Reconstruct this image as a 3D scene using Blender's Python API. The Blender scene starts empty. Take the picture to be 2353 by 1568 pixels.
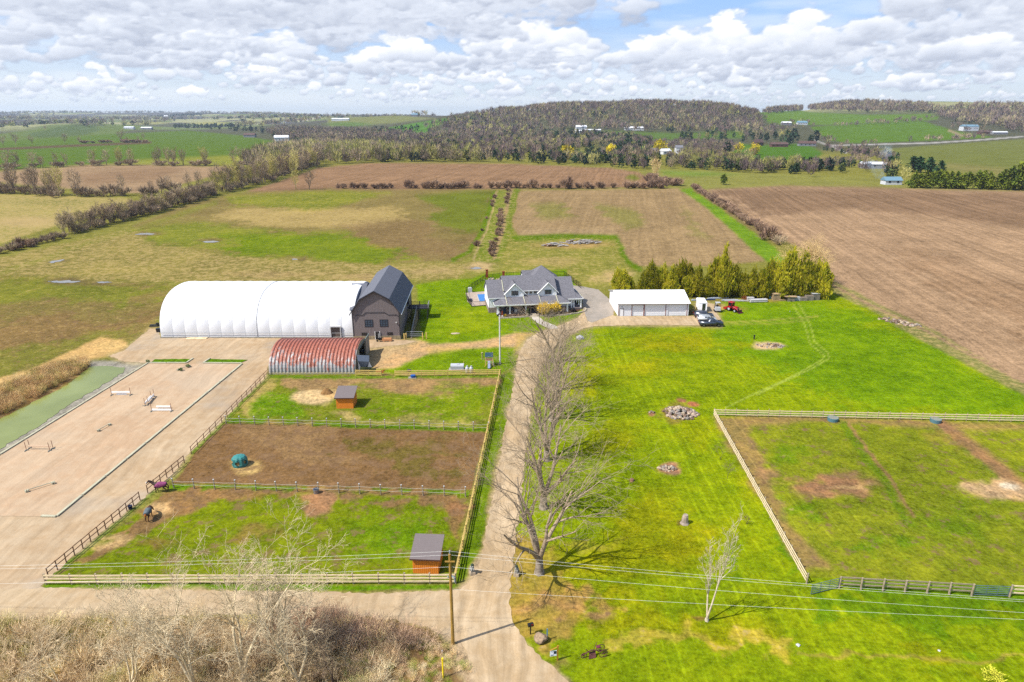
import bpy, bmesh, math, random
import numpy as np
from mathutils import Vector, Matrix
rnd = random.Random(7)
sc = bpy.context.scene
# ---------------------------------------------------------------- camera, sky, sun, exposure
F, CX, CY, CAMH = 1500.0, 1176.5, 784.0, 48.0        # focal length and centre in units of a 2353 px wide frame
PITCH = math.atan(520 / 1500.0)
cp, sp = math.cos(PITCH), math.sin(PITCH)
cam = bpy.data.cameras.new('camera'); camo = bpy.data.objects.new('camera', cam)
sc.collection.objects.link(camo); sc.camera = camo
cam.sensor_width = 36; cam.lens = 36 * F / 2353
camo.location = (0, 0, CAMH); camo.rotation_euler = (math.pi / 2 - PITCH, 0, 0)
cam.clip_start = 0.5; cam.clip_end = 40000
SUN_EL, SUN_AZ = math.radians(52), math.radians(246)   # azimuth measured from +Y clockwise: sun stands left and a little behind
sun = bpy.data.lights.new('sun', 'SUN'); suno = bpy.data.objects.new('sun', sun)
sc.collection.objects.link(suno)
sun.energy = 4.1; sun.angle = math.radians(0.6); sun.color = (1, .955, .88)
sd = Vector((math.sin(SUN_AZ) * math.cos(SUN_EL), math.cos(SUN_AZ) * math.cos(SUN_EL), math.sin(SUN_EL)))
suno.rotation_euler = sd.to_track_quat('Z', 'Y').to_euler()
sc.view_settings.view_transform = 'Standard'; sc.view_settings.look = 'None'
sc.view_settings.exposure = 0.88; sc.view_settings.gamma = 1; sc.view_settings.use_curve_mapping = False
sc.render.engine = 'CYCLES'
sc.cycles.max_bounces = 5; sc.cycles.diffuse_bounces = 2; sc.cycles.glossy_bounces = 2
sc.cycles.volume_bounces = 0; sc.cycles.transparent_max_bounces = 8
sc.cycles.use_denoising = False

class NT:
    """small helper for writing node trees"""
    def __init__(s, tree): s.t = tree; s.t.nodes.clear()
    def n(s, kind, **kw):
        nd = s.t.nodes.new(kind)
        for k, v in kw.items(): setattr(nd, k, v)
        return nd
    def l(s, a, b): s.t.links.new(a, b)
    def setin(s, sock, v):
        if v is None: return
        if hasattr(v, 'is_output') or hasattr(v, 'links'): s.l(v, sock)
        else: sock.default_value = v
    def math(s, op, a, b=None, c=None, clamp=False):
        nd = s.n('ShaderNodeMath', operation=op, use_clamp=clamp)
        s.setin(nd.inputs[0], a); s.setin(nd.inputs[1], b); s.setin(nd.inputs[2], c)
        return nd.outputs[0]
    def vmath(s, op, a, b=None):
        nd = s.n('ShaderNodeVectorMath', operation=op)
        s.setin(nd.inputs[0], a); s.setin(nd.inputs[1], b)
        return nd.outputs[0]
    def noise(s, vec, scale, detail=3, rough=.55, dist=0, out='Fac', lac=2.0):
        nd = s.n('ShaderNodeTexNoise'); s.setin(nd.inputs['Vector'], vec)
        nd.inputs['Scale'].default_value = scale; nd.inputs['Detail'].default_value = detail
        nd.inputs['Roughness'].default_value = rough; nd.inputs['Distortion'].default_value = dist
        nd.inputs['Lacunarity'].default_value = lac
        return nd.outputs[out]
    def ss(s, x, lo, hi):
        nd = s.n('ShaderNodeMapRange', interpolation_type='SMOOTHSTEP')
        s.setin(nd.inputs[0], x); s.setin(nd.inputs[1], lo); s.setin(nd.inputs[2], hi)
        return nd.outputs[0]
    def mix(s, f, a, b, mode='MIX'):
        nd = s.n('ShaderNodeMix', data_type='RGBA', blend_type=mode, clamp_factor=True)
        s.setin(nd.inputs[0], f)
        for k, v in ((6, a), (7, b)):
            if isinstance(v, (tuple, list)) and len(v) == 3: v = (*v, 1)
            s.setin(nd.inputs[k], v)
        return nd.outputs[2]
    def scale(s, col, f):
        nd = s.n('ShaderNodeVectorMath', operation='SCALE')
        s.setin(nd.inputs[0], col); s.setin(nd.inputs['Scale'], f)
        return nd.outputs[0]

world = bpy.data.worlds.new('World'); sc.world = world; world.use_nodes = True
w = NT(world.node_tree)
sky = w.n('ShaderNodeTexSky', sky_type='NISHITA', sun_disc=False)
sky.sun_elevation = SUN_EL; sky.sun_rotation = SUN_AZ
sky.air_density = 1.0; sky.dust_density = 1.2; sky.ozone_density = 1.6
bg = w.n('ShaderNodeBackground'); w.l(sky.outputs[0], bg.inputs[0]); bg.inputs[1].default_value = .135
wo = w.n('ShaderNodeOutputWorld'); w.l(bg.outputs[0], wo.inputs[0])

# ---------------------------------------------------------------- geometry helpers
def lin(c): 
    c = c / 255.0
    return c / 12.92 if c <= .04045 else ((c + .055) / 1.055) ** 2.4
KEX = 2.28
def alb(r, g, b, k=None):
    """albedo of a surface that reads as this sRGB colour in full sun at this exposure"""
    k = k or KEX
    if max(r, g, b) <= 1: return (r, g, b)
    return tuple(min(.85, max(.003, lin(x) / k)) for x in (r, g, b))

def ray(u, v):
    dx = (u - CX) / F; dy = (CY - v) / F
    return dx, cp + dy * sp, -sp + dy * cp
def G(u, v, z=0.0):
    x, y, zz = ray(u, v); t = (z - CAMH) / zz
    return (x * t, y * t)
def proj(X, Y, Z):
    d = Y * cp - (Z - CAMH) * sp; up = Y * sp + (Z - CAMH) * cp
    return CX + X / d * F, CY - up / d * F

def _hash(ix, iy, seed):
    h = (ix.astype(np.int64) * 374761393 + iy.astype(np.int64) * 668265263 + seed * 1442695041) & 0xffffffff
    h = ((h ^ (h >> 13)) * 1274126177) & 0xffffffff
    return ((h ^ (h >> 16)) & 0xffff) / 65535.0
def vnoise(x, y, seed=0):
    x = np.asarray(x, float); y = np.asarray(y, float)
    ix = np.floor(x); iy = np.floor(y); fx = x - ix; fy = y - iy
    fx = fx * fx * (3 - 2 * fx); fy = fy * fy * (3 - 2 * fy)
    a = _hash(ix, iy, seed); b = _hash(ix + 1, iy, seed); c = _hash(ix, iy + 1, seed); d = _hash(ix + 1, iy + 1, seed)
    return (a * (1 - fx) + b * fx) * (1 - fy) + (c * (1 - fx) + d * fx) * fy
def fbm(x, y, seed=0, octv=4):
    s = 0; a = 1; t = 0
    for i in range(octv):
        s = s + a * vnoise(x * 2 ** i + 17.3 * i, y * 2 ** i - 9.1 * i, seed + i); t += a; a *= .5
    return s / t
def sstep(x, lo, hi):
    t = np.clip((x - lo) / (hi - lo), 0, 1); return t * t * (3 - 2 * t)

# hills: (u, v of the bare top, distance, half width m, half depth m)
def _z(u, v, Y):
    x, y, zz = ray(u, v); return CAMH + zz / y * Y
HILLS = []
for (u, v, Y, wx, wy) in ((1500, 247, 2150, 330, 430), (1330, 254, 2050, 260, 380), (1130, 262, 2100, 240, 380), (1660, 258, 2150, 160, 380),
                          (960, 266, 2700, 420, 420), (1880, 258, 2500, 420, 700), (2080, 243, 2600, 420, 620),
                          (140, 260, 6400, 900, 900), (420, 259.5, 7000, 1100, 900), (30, 275, 3300, 330, 420), (170, 284, 2300, 190, 240), (560, 262, 5600, 700, 700), (2400, 245, 2350, 420, 600), (2600, 242, 2300, 500, 700), (760, 268, 4000, 700, 700)):
    HILLS.append(((u - CX) / F * Y / (cp + (CY - v) / F * sp), Y, _z(u, v, Y), wx, wy))
def hgt(x, y):
    x = np.asarray(x, float); y = np.asarray(y, float)
    m = np.zeros(np.broadcast(x, y).shape)
    for (hx, hy, hz_, wx, wy) in HILLS:
        q = np.exp(-(np.abs(x - hx) / wx) ** 2.4 * .7 - (np.abs(y - hy) / wy) ** 2.2 * .7) * hz_
        m = np.maximum(m, q) + .12 * np.minimum(m, q)
    r = np.sqrt(x * x + y * y)
    roll = sstep(r, 2600, 5200) * (22 + 46 * (fbm(x / 1700, y / 1500, 5, 4) - .42)) + sstep(r, 900, 2200) * 10 * (fbm(x / 420, y / 420, 9, 3) - .45)
    return np.maximum(m, roll) * sstep(y, 880, 1400)
def place(u, v):
    """point of the terrain seen at (u, v)"""
    x, y, zz = ray(u, v)
    if zz < -0.03:
        t = -CAMH / zz
        if y * t < 850: return (x * t, y * t, 0.0)
    ts = np.geomspace(700, 9000, 900)
    h = hgt(x * ts, y * ts); below = np.nonzero(CAMH + zz * ts < h)[0]
    i = below[0] if len(below) else 899
    t = ts[i]
    return (x * t, y * t, float(h[i]))

def pip(pu, pv, poly):
    """vectorised point in polygon"""
    ins = np.zeros(pu.shape, bool); n = len(poly)
    for i in range(n):
        x1, y1 = poly[i]; x2, y2 = poly[(i + 1) % n]
        if y1 == y2: continue
        c = ((y1 > pv) != (y2 > pv)) & (pu < (x2 - x1) * (pv - y1) / (y2 - y1) + x1)
        ins ^= c
    return ins
def pdist(pu, pv, poly, closed=True):
    best = np.full(pu.shape, 1e9); n = len(poly)
    for i in range(n if closed else n - 1):
        x1, y1 = poly[i]; x2, y2 = poly[(i + 1) % n]
        dx, dy = x2 - x1, y2 - y1; L = dx * dx + dy * dy + 1e-9
        t = np.clip(((pu - x1) * dx + (pv - y1) * dy) / L, 0, 1)
        best = np.minimum(best, (pu - x1 - t * dx) ** 2 + (pv - y1 - t * dy) ** 2)
    return np.sqrt(best)
# road outlines as (u, v)
ROADS = {
    'gravel_lane': [(-600, 1356), (0, 1352), (105, 1353), (500, 1359), (900, 1365), (1062, 1358), (1058, 1470), (1030, 1462), (980, 1440), (900, 1424), (800, 1413), (500, 1412), (220, 1420), (0, 1424), (-600, 1470)],
    'gravel_yard': [(1062, 1357), (900, 1364), (500, 1358), (105, 1352), (92, 1348), (110, 1332), (230, 1225), (385, 1102), (436, 1040), (514, 964), (612, 864), (617, 838), (640, 800), (852, 800), (930, 792), (960, 784), (919, 781), (815, 778), (368, 777), (362, 758), (345, 755), (310, 785), (285, 806), (250, 818), (285, 832), (345, 834), (300, 864), (150, 957), (0, 1047), (-250, 1205), (-700, 1440), (-600, 1470), (0, 1424), (220, 1420), (500, 1412), (800, 1413), (900, 1424), (980, 1440), (1030, 1462), (1064, 1490)],
    'driveway': [(1060, 1760), (1075, 1568), (1078, 1530), (1066, 1488), (1056, 1470), (1050, 1420), (1056, 1358), (1075, 1343), (1092, 1322), (1105, 1285), (1120, 1200), (1139, 1122), (1159, 993), (1178, 900), (1187, 838), (1194, 808), (1212, 780), (1240, 763), (1275, 752), (1299, 743), (1327, 731), (1340, 717), (1335, 700), (1409, 702), (1409, 727), (1600, 727), (1600, 700), (1608, 692), (1640, 700), (1648, 722), (1660, 740), (1660, 752), (1600, 748), (1480, 747), (1366, 750), (1341, 755), (1307, 770), (1285, 790), (1262, 815), (1244, 842), (1230, 885), (1213, 990), (1202, 1100), (1190, 1200), (1178, 1290), (1170, 1380), (1176, 1420), (1195, 1458), (1230, 1500), (1300, 1562), (1420, 1680), (1500, 1760)],
}
# ---------------------------------------------------------------- ground sheet and its land cover
def build_ground():
    az = np.radians(np.linspace(-52, 52, 860))
    dep = np.radians(np.concatenate([np.linspace(60, 47, 12)[:-1], np.linspace(47, 3.2, 330)]))
    r = np.concatenate([CAMH / np.tan(dep), np.geomspace(CAMH / math.tan(math.radians(3.2)), 9500, 115)[1:]])
    rr, aa = np.meshgrid(r, az, indexing='ij')
    X = rr * np.sin(aa); Y = rr * np.cos(aa) 
    Z = hgt(X, Y)
    # shallow basin under the pond and small bumps in the rough meadow
    n_r, n_a = X.shape
    x, y, z = X.ravel(), Y.ravel(), Z.ravel()
    j1 = fbm(x / 6, y / 6, 21) - .5; j2 = fbm(x / 6, y / 6, 22) - .5
    j1 = j1 + (fbm(x / 1.6, y / 1.6, 25, 3) - .5) * .55; j2 = j2 + (fbm(x / 1.6, y / 1.6, 26, 3) - .5) * .55
    k1 = fbm(x / 40, y / 40, 23) - .5; k2 = fbm(x / 40, y / 40, 24) - .5
    cache = {}
    def uv(jit):
        if jit not in cache:
            s = 1 + np.clip(rr.ravel() - 300, 0, 3000) / 500
            cache[jit] = proj(x + (j1 * 2 + k1 * 2.5) * jit * s, y + (j2 * 2 + k2 * 2.5) * jit * s, z)
        return cache[jit]
    pu0, pv0 = proj(x, y, z)
    col = np.zeros((len(x), 3)); prm = np.zeros((len(x), 3)); prm2 = np.zeros((len(x), 3))
    def setc(a, c, dry=None, mud=None, rows=None, lush=None, stripe=None):
        a = a[:, None]
        if c is not None:
            if c[1] > c[0]: c = (c[0] + .16 * (c[1] - c[0]), c[1] * .965, c[2])
            col[:] = col * (1 - a) + np.array(alb(*c)) * a
        for arr, k, val in ((prm, 0, dry), (prm, 1, mud), (prm, 2, rows), (prm2, 0, lush), (prm2, 1, stripe)):
            if val is not None: arr[:, k] = arr[:, k] * (1 - a[:, 0]) + val * a[:, 0]
    def poly(pts, c, feather=3, jit=.6, op=1.0, **kw):
        if jit >= 1.5: jit, feather = round(jit * 2.2, 1), feather * .7
        pu, pv = uv(jit)
        us = [p[0] for p in pts]; vs = [p[1] for p in pts]
        m = (pu > min(us) - feather) & (pu < max(us) + feather) & (pv > min(vs) - feather) & (pv < max(vs) + feather) & (y > 0)
        idx = np.nonzero(m)[0]
        if not len(idx): return
        a = np.zeros(len(x)); su, sv = pu[idx], pv[idx]
        ins = pip(su, sv, pts); d = pdist(su, sv, pts) * np.where(ins, 1, -1)
        a[idx] = sstep(d, -feather, feather) * op
        setc(a, c, **kw)
    def line(pts, wd, c, feather=None, jit=.3, op=1.0, **kw):
        pu, pv = uv(jit); feather = feather or wd * .6
        us = [p[0] for p in pts]; vs = [p[1] for p in pts]; e = wd + feather
        idx = np.nonzero((pu > min(us) - e) & (pu < max(us) + e) & (pv > min(vs) - e) & (pv < max(vs) + e) & (y > 0))[0]
        if not len(idx): return
        a = np.zeros(len(x)); d = pdist(pu[idx], pv[idx], pts, False)
        a[idx] = (1 - sstep(d, wd / 2 - feather / 2, wd / 2 + feather / 2)) * op
        setc(a, c, **kw)
    def ell(u, v, ru, rv, c, soft=.5, jit=1.0, op=1.0, **kw):
        jit = round(min(jit * 1.9, 4.5), 1)
        pu, pv = uv(jit)
        d = np.sqrt(((pu - u) / ru) ** 2 + ((pv - v) / rv) ** 2)
        a = (1 - sstep(d, 1 - soft, 1 + soft * .4)) * op * (y > 0)
        setc(a, c, **kw)
    LAWN = (132, 166, 12); LIME = (150, 172, 20); MEAD = (150, 146, 66); STRAW = (208, 182, 122); BROWN = (172, 138, 102)
    one = np.ones(len(x))
    setc(one, MEAD, dry=.35, mud=.15)
    # far country: woods floor and pale farmland patches beyond 1.2 km
    r0 = np.sqrt(x * x + y * y)
    setc(sstep(r0, 900, 1200), (104, 104, 78), dry=.2, mud=.2)
    pn = fbm(x / 330, y / 520, 61, 3); pm = fbm(x / 260, y / 380, 67, 3)
    far = sstep(r0, 2300, 2700)
    setc(far * sstep(pn, .50, .54), (128, 152, 84), dry=.2, mud=0)
    setc(far * sstep(pm, .52, .56), (182, 180, 130), dry=.3, mud=0)
    setc(far * sstep(.46 - pn, .0, .04), (104, 100, 96), dry=0, mud=0)
    # ---- left distance
    poly([(-400, 312), (0, 308), (120, 292), (230, 290), (330, 292), (250, 312), (0, 330), (-400, 345)], (112, 138, 62), 3, 1)
    poly([(60, 310), (150, 288), (215, 287), (230, 300), (190, 312), (90, 318)], (96, 122, 62), 3, 1)
    poly([(-400, 345), (0, 326), (260, 308), (430, 300), (560, 312), (640, 326), (745, 332), (800, 338), (700, 352), (560, 374), (380, 368), (0, 392), (-400, 405)], (96, 134, 44), 2.5, 1, dry=.1, mud=.1, lush=.3)
    poly([(560, 350), (700, 336), (745, 337), (640, 358), (560, 368)], (140, 165, 60), 5, 1)
    poly([(300, 368), (520, 358), (600, 366), (520, 378), (300, 378)], (150, 160, 62), 5, 1)
    line([(-200, 352), (0, 343), (200, 334), (345, 328)], 5, (112, 92, 70), 4, 1)
    poly([(-400, 414), (0, 394), (200, 380), (330, 379), (520, 384), (560, 392), (470, 410), (330, 445), (130, 432), (0, 420), (-400, 440)], (184, 153, 116), 2.5, .8, dry=.25, mud=.3, rows=.3)
    poly([(180, 400), (380, 382), (420, 390), (360, 415), (200, 425)], (158, 126, 94), 10, 1, op=.7)
    poly([(-400, 445), (0, 446), (150, 450), (290, 455), (330, 470), (180, 505), (0, 560), (-400, 650)], (178, 168, 88), 3, 1, dry=.65, mud=.1, lush=.1)
    ell(120, 465, 120, 10, (140, 150, 60), .6); ell(60, 510, 100, 14, STRAW, .6)
    # ---- middle distance
    poly([(560, 442), (640, 418), (730, 386), (850, 375), (1150, 376), (1400, 386), (1470, 396), (1494, 414), (1500, 430), (1200, 434), (700, 440)], (168, 132, 98), 2, .6, dry=.1, mud=.15, rows=.8)
    poly([(560, 442), (700, 430), (1500, 424), (1500, 432), (1200, 434), (700, 440)], (140, 110, 84), 3, .6, op=.6)
    ell(1455, 408, 18, 8, (130, 140, 50), .6)
    poly([(1495, 388), (1560, 390), (1700, 396), (2000, 410), (2353, 430), (2900, 442), (2900, 452), (2353, 440), (1800, 427), (1620, 436), (1560, 432), (1510, 412)], (152, 156, 74), 2.5, .8, dry=.35, mud=.1)
    poly([(1520, 392), (1640, 396), (1700, 402), (1600, 406), (1530, 402)], (128, 158, 62), 5, .8)
    # the big hay field left of the lanes
    poly([(300, 520), (430, 470), (520, 448), (700, 437), (1000, 436), (1128, 438), (1136, 450), (1108, 520), (1082, 585), (1050, 600), (900, 607), (700, 600), (560, 584), (420, 575), (330, 560)], (152, 134, 78), 4, 1, dry=.3, mud=.3, rows=.1)
    poly([(500, 452), (760, 440), (900, 440), (820, 462), (700, 490), (560, 470)], (134, 152, 46), 9, 3.2, op=.85, lush=.5, dry=.42, mud=.05)
    poly([(560, 478), (700, 484), (900, 478), (960, 500), (800, 525), (640, 520), (480, 500)], (206, 178, 108), 10, 3, op=.75, dry=.6)
    poly([(300, 525), (420, 508), (620, 525), (700, 560), (560, 580), (400, 570), (310, 560)], (130, 154, 42), 14, 4, op=.75, lush=.5, dry=.35, mud=0)
    poly([(520, 545), (760, 538), (900, 565), (960, 590), (900, 606), (700, 600), (560, 585)], (112, 148, 26), 13, 4, op=.85, lush=.6, dry=.1, mud=0)
    poly([(960, 450), (1060, 440), (1132, 440), (1105, 520), (1050, 560), (980, 540), (1010, 480)], (112, 136, 32), 12, 2, op=.8, mud=.15, dry=.15)
    poly([(760, 520), (960, 500), (1080, 540), (1060, 590), (960, 590), (840, 560)], (150, 122, 82), 16, 3, op=.7)
    line([(1040, 598), (1080, 578), (1112, 515), (1134, 446)], 9, (106, 140, 24), 5, .6)
    # lanes between the fields
    poly([(1136, 440), (1186, 438), (1178, 520), (1160, 600), (1092, 602), (1112, 540), (1130, 480)], (126, 150, 44), 3, .6, dry=.5, lush=.3)
    line([(1140, 440), (1126, 500), (1104, 560), (1088, 596)], 4, (190, 168, 112), 3, .5)
    line([(1172, 440), (1152, 530), (1136, 592)], 9, (176, 150, 104), 5, .6)
    line([(1186, 440), (1172, 500), (1162, 580), (1180, 600)], 14, (116, 142, 34), 8, .6)
    poly([(1192, 438), (1560, 433), (1600, 455), (1660, 505), (1740, 575), (1760, 600), (1640, 612), (1470, 612), (1440, 600), (1420, 545), (1188, 541), (1174, 522), (1188, 460)], (176, 147, 104), 3, .8, dry=.3, mud=.25, rows=.55)
    poly([(1215, 470), (1290, 465), (1310, 500), (1240, 505)], (128, 142, 50), 12, 2, op=.6)
    poly([(1370, 470), (1450, 480), (1480, 520), (1440, 530), (1390, 500)], (130, 142, 52), 12, 2, op=.6)
    poly([(1560, 470), (1610, 520), (1640, 560), (1590, 540)], (130, 142, 52), 10, 2, op=.4)
    poly([(1200, 526), (1410, 526), (1420, 540), (1190, 540)], (186, 158, 116), 5, 1, op=.6)
    poly([(1170, 545), (1418, 545), (1436, 600), (1460, 650), (1340, 660), (1160, 640), (1150, 600)], (152, 150, 66), 4, 1, dry=.45, mud=.15, lush=.25)
    line([(1180, 548), (1300, 543), (1418, 546), (1440, 600), (1470, 620)], 12, (104, 142, 26), 7, 1)
    ell(1320, 562, 110, 9, (186, 158, 96), .6, 2); ell(1270, 600, 90, 12, (190, 166, 104), .7, 2, op=.7); ell(1400, 640, 50, 18, (206, 180, 120), .7, 3)
    ell(1100, 612, 55, 12, (214, 184, 128), .5, 1.5); ell(1240, 632, 80, 9, (190, 160, 104), .7, 2)
    # green lane and the great ploughed field on the right
    poly([(1625, 436), (1800, 427), (2353, 440), (2900, 455), (2900, 1250), (2353, 885), (2200, 800), (2000, 690), (1900, 642), (1880, 590), (1790, 548), (1700, 492)], (188, 154, 118), 3, .8, dry=.12, mud=.12, rows=.9)
    poly([(1650, 438), (1800, 430), (2353, 443), (2900, 458), (2900, 560), (2353, 520), (2000, 480), (1760, 500)], (146, 116, 88), 14, 4, op=.75)
    poly([(2353, 640), (2150, 600), (2000, 560), (2200, 690), (2500, 860)], (166, 132, 98), 24, 6, op=.6)
    poly([(1562, 436), (1592, 432), (1640, 465), (1700, 512), (1780, 568), (1812, 600), (1800, 620), (1760, 600), (1700, 545), (1620, 475)], (112, 164, 40), 3, .8, lush=.6, dry=.1)
    line([(1596, 434), (1650, 470), (1720, 520), (1790, 560)], 9, (150, 130, 84), 5, .8)
    # right distance
    poly([(1985, 346), (2200, 330), (2353, 320), (2900, 290), (2900, 440), (2353, 416), (2180, 392), (2040, 372)], (128, 140, 66), 2.5, 1, dry=.3, mud=.15)
    poly([(2100, 370), (2353, 390), (2900, 420), (2900, 440), (2353, 420)], (158, 146, 88), 8, 2, op=.7)
    poly([(1740, 258), (1830, 252), (1860, 258), (1990, 264), (2140, 262), (2160, 275), (2020, 282), (1900, 288), (1770, 286)], (104, 146, 44), 2, 1, dry=.05, mud=0)
    poly([(1860, 292), (2000, 284), (2120, 278), (2190, 300), (2280, 316), (2180, 322), (1960, 330), (1905, 322)], (98, 142, 38), 2, 1, dry=.05, mud=0)
    poly([(1700, 252), (1850, 247), (1850, 253), (1720, 258)], (96, 140, 50), 2, .5)
    poly([(1670, 330), (1760, 334), (1850, 330), (1890, 350), (1870, 372), (1760, 372), (1690, 352)], (84, 136, 38), 4, 1, dry=.1)
    poly([(1290, 298), (1440, 302), (1560, 306), (1700, 300), (1720, 318), (1500, 322), (1420, 314)], (96, 132, 54), 3, 1, dry=.2)
    line([(2353, 314), (2250, 322), (2140, 329), (2020, 332), (1900, 335)], 3, (196, 190, 180), 1.5, .1)
    line([(1870, 322), (1920, 340), (1945, 352)], 4, (190, 184, 170), 2, .1)
    line([(2180, 300), (2210, 312)], 5, (180, 160, 120), 3, .1)
    # centre-left hills
    poly([(845, 302), (960, 282), (1050, 268), (1010, 286), (975, 306)], (88, 146, 52), 2, .6, dry=.05, mud=0)
    poly([(745, 268), (830, 262), (930, 266), (1000, 272), (900, 284), (760, 292)], (140, 150, 84), 3, 1)
    ell(800, 286, 60, 6, (104, 140, 62)); line([(762, 262), (720, 272), (690, 280)], 2.5, (214, 204, 190), 1.5, .1)
    for (u, v, ru, rv, cc) in ((330, 283, 60, 4, (172, 176, 104)), (480, 284, 50, 3.5, (178, 180, 104)), (120, 268, 60, 3, (140, 150, 110)), (640, 268, 70, 3, (150, 150, 100)), (250, 266, 40, 3, (150, 160, 104))):
        ell(u, v, ru, rv, cc, .4, .6)
    # ---- rough meadow behind the arena building
    poly([(-400, 640), (0, 590), (150, 560), (300, 525), (330, 560), (560, 590), (900, 608), (1090, 604), (1060, 640), (960, 640), (900, 660), (420, 650), (0, 640)], (158, 146, 76), 6, 1.5, dry=.55, mud=.25, lush=.15)
    line([(-300, 640), (0, 628), (200, 560), (500, 466)], 10, (138, 150, 50), 9, 2, op=.6)
    poly([(-400, 650), (0, 636), (300, 648), (390, 655), (370, 760), (280, 790), (100, 830), (0, 870), (-400, 1000)], (146, 130, 72), 6, 1.5, dry=.35, mud=.35, lush=.15)
    poly([(-200, 650), (60, 645), (330, 655), (380, 660), (300, 700), (100, 690), (-200, 690)], (126, 146, 42), 14, 4, op=.7, lush=.4, dry=.3, mud=.2)
    poly([(-300, 760), (100, 720), (330, 740), (350, 762), (250, 785), (0, 800), (-300, 880)], (150, 120, 78), 18, 5, op=.7)
    poly([(0, 800), (150, 770), (330, 758), (340, 770), (250, 785), (60, 840), (-200, 930), (-300, 900)], (128, 146, 44), 14, 4, op=.55, dry=.3)
    ell(620, 632, 160, 9, (186, 158, 104), .7, 3, op=.7); ell(860, 640, 100, 7, (190, 160, 110), .7, 3, op=.7); ell(330, 620, 120, 8, (176, 160, 84), .7, 3, op=.6)
    ell(1000, 625, 60, 8, (198, 170, 114), .7, 2, op=.7)
    for (u, v, ru) in ((335, 539, 42), (484, 554, 34), (130, 600, 34), (150, 648, 60), (1092, 617, 20), (676, 597, 14), (238, 650, 30)): ell(u, v, ru, ru * .16, (128, 108, 76), .5, 1.5, op=.7, dry=.2, mud=.1)
    # ---- lawns
    poly([(960, 655), (1010, 645), (1085, 640), (1110, 630), (1300, 620), (1320, 655), (1340, 720), (1290, 760), (1225, 770), (1190, 800), (1188, 845), (1150, 862), (840, 862), (870, 838), (930, 800), (965, 770)], (118, 162, 14), 3, .8, dry=.22, mud=.02, lush=.5)
    poly([(975, 708), (1050, 715), (1130, 735), (1120, 770), (1010, 765)], (140, 168, 24), 16, 3, op=.6)
    poly([(1366, 750), (1660, 752), (1642, 700), (1700, 686), (1890, 690), (1905, 664), (1960, 690), (2100, 768), (2230, 842), (2353, 908), (2900, 1240), (2900, 1700), (1290, 1700), (1215, 1500), (1165, 1400), (1180, 1260), (1205, 1000), (1232, 870), (1262, 815), (1300, 778)], LAWN, 3, .5, dry=.06, mud=0, lush=.6, stripe=.75)
    poly([(1640, 690), (1900, 690), (2150, 800), (2353, 920), (2353, 940), (1900, 930), (1700, 800), (1640, 740)], (100, 158, 8), 24, 3, op=.7, stripe=.2)
    for (u, v, ru, rv, o) in ((1560, 790, 130, 20, .75), (1480, 850, 110, 26, .5), (1400, 1010, 90, 40, .45), (1520, 1200, 100, 90, .6), (1420, 1300, 150, 70, .65), (1640, 1280, 110, 80, .7),
                              (1330, 880, 60, 50, .5), (1760, 1130, 60, 60, .35), (1500, 1440, 160, 50, .7), (1700, 1480, 160, 40, .6), (1600, 1000, 60, 40, .3), (2260, 1560, 90, 24, .5), (1750, 795, 70, 10, .5)):
        ell(u, v, ru, rv, (166, 168, 22), .9, 4, op=o, dry=.22)
    poly([(1180, 1260), (1260, 1230), (1310, 1300), (1420, 1380), (1400, 1450), (1250, 1500), (1200, 1470), (1168, 1400)], (182, 154, 74), 22, 2, op=.85, dry=.35, mud=.12)
    ell(1335, 1385, 80, 26, (190, 150, 96), .8, 2, op=.8, mud=.3); ell(1300, 1300, 60, 50, (150, 150, 34), .9, 2, op=.6)
    poly([(1380, 1490), (1520, 1478), (1700, 1480), (1900, 1500), (1890, 1530), (1700, 1518), (1500, 1524), (1400, 1520)], (196, 178, 70), 14, 2, op=.75, dry=.5)
    ell(1395, 1422, 26, 16, (170, 140, 88), .5, 1, mud=.4); ell(1255, 1415, 22, 20, (184, 158, 84), .6, 1, op=.8)
    ell(1250, 1555, 70, 18, (180, 150, 90), .8, 1.5, op=.6); ell(1330, 1440, 60, 14, (186, 160, 80), .8, 2, op=.5)
    line([(1850, 1512), (2100, 1522), (2353, 1530), (2600, 1536)], 8, (172, 150, 76), 8, 1.2, op=.6, dry=.4)
    poly([(1900, 1350), (2353, 1368), (2900, 1390), (2900, 1560), (2300, 1500), (1950, 1500)], (84, 142, 6), 40, 4, op=.7, stripe=.2)
    ell(1400, 1240, 100, 12, (190, 150, 100), .9, 3, op=.25)
    # bare soil rings in the lawn
    ell(1552, 952, 42, 26, (150, 140, 60), .3, .8, op=.9, mud=.3); ell(1594, 930, 16, 6, (176, 116, 84), .4, .4); ell(1568, 922, 12, 6, (170, 118, 88), .4, .4)
    ell(1537, 1078, 26, 15, (176, 134, 104), .35, .5, mud=.4); ell(1498, 950, 10, 6, (170, 128, 96), .4, .3); ell(1452, 1104, 7, 3, (170, 130, 96), .4, .3)
    ell(1770, 795, 38, 11, (222, 196, 150), .45, .8, mud=.1); ell(1573, 1203, 12, 8, (120, 110, 50), .5, .3); ell(1622, 1424, 14, 6, (150, 130, 60), .5, .3)
    # tyre tracks in the grass
    for pts in ([(1822, 700), (1848, 742), (1862, 790), (1895, 818), (1890, 826), (1840, 855), (1790, 880), (1720, 912), (1670, 936)],
                [(1836, 700), (1860, 740), (1872, 785), (1903, 812), (1905, 824), (1860, 850), (1800, 878), (1740, 908)]):
        line(pts, 2.7, (174, 200, 80), 2.4, .1, op=.85, stripe=0, lush=0)
    line([(1660, 742), (1750, 738), (1880, 728)], 3, (176, 178, 84), 3, .5, op=.7); line([(1660, 746), (1780, 744), (1860, 736)], 3, (168, 172, 80), 3, .5, op=.5)
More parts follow.
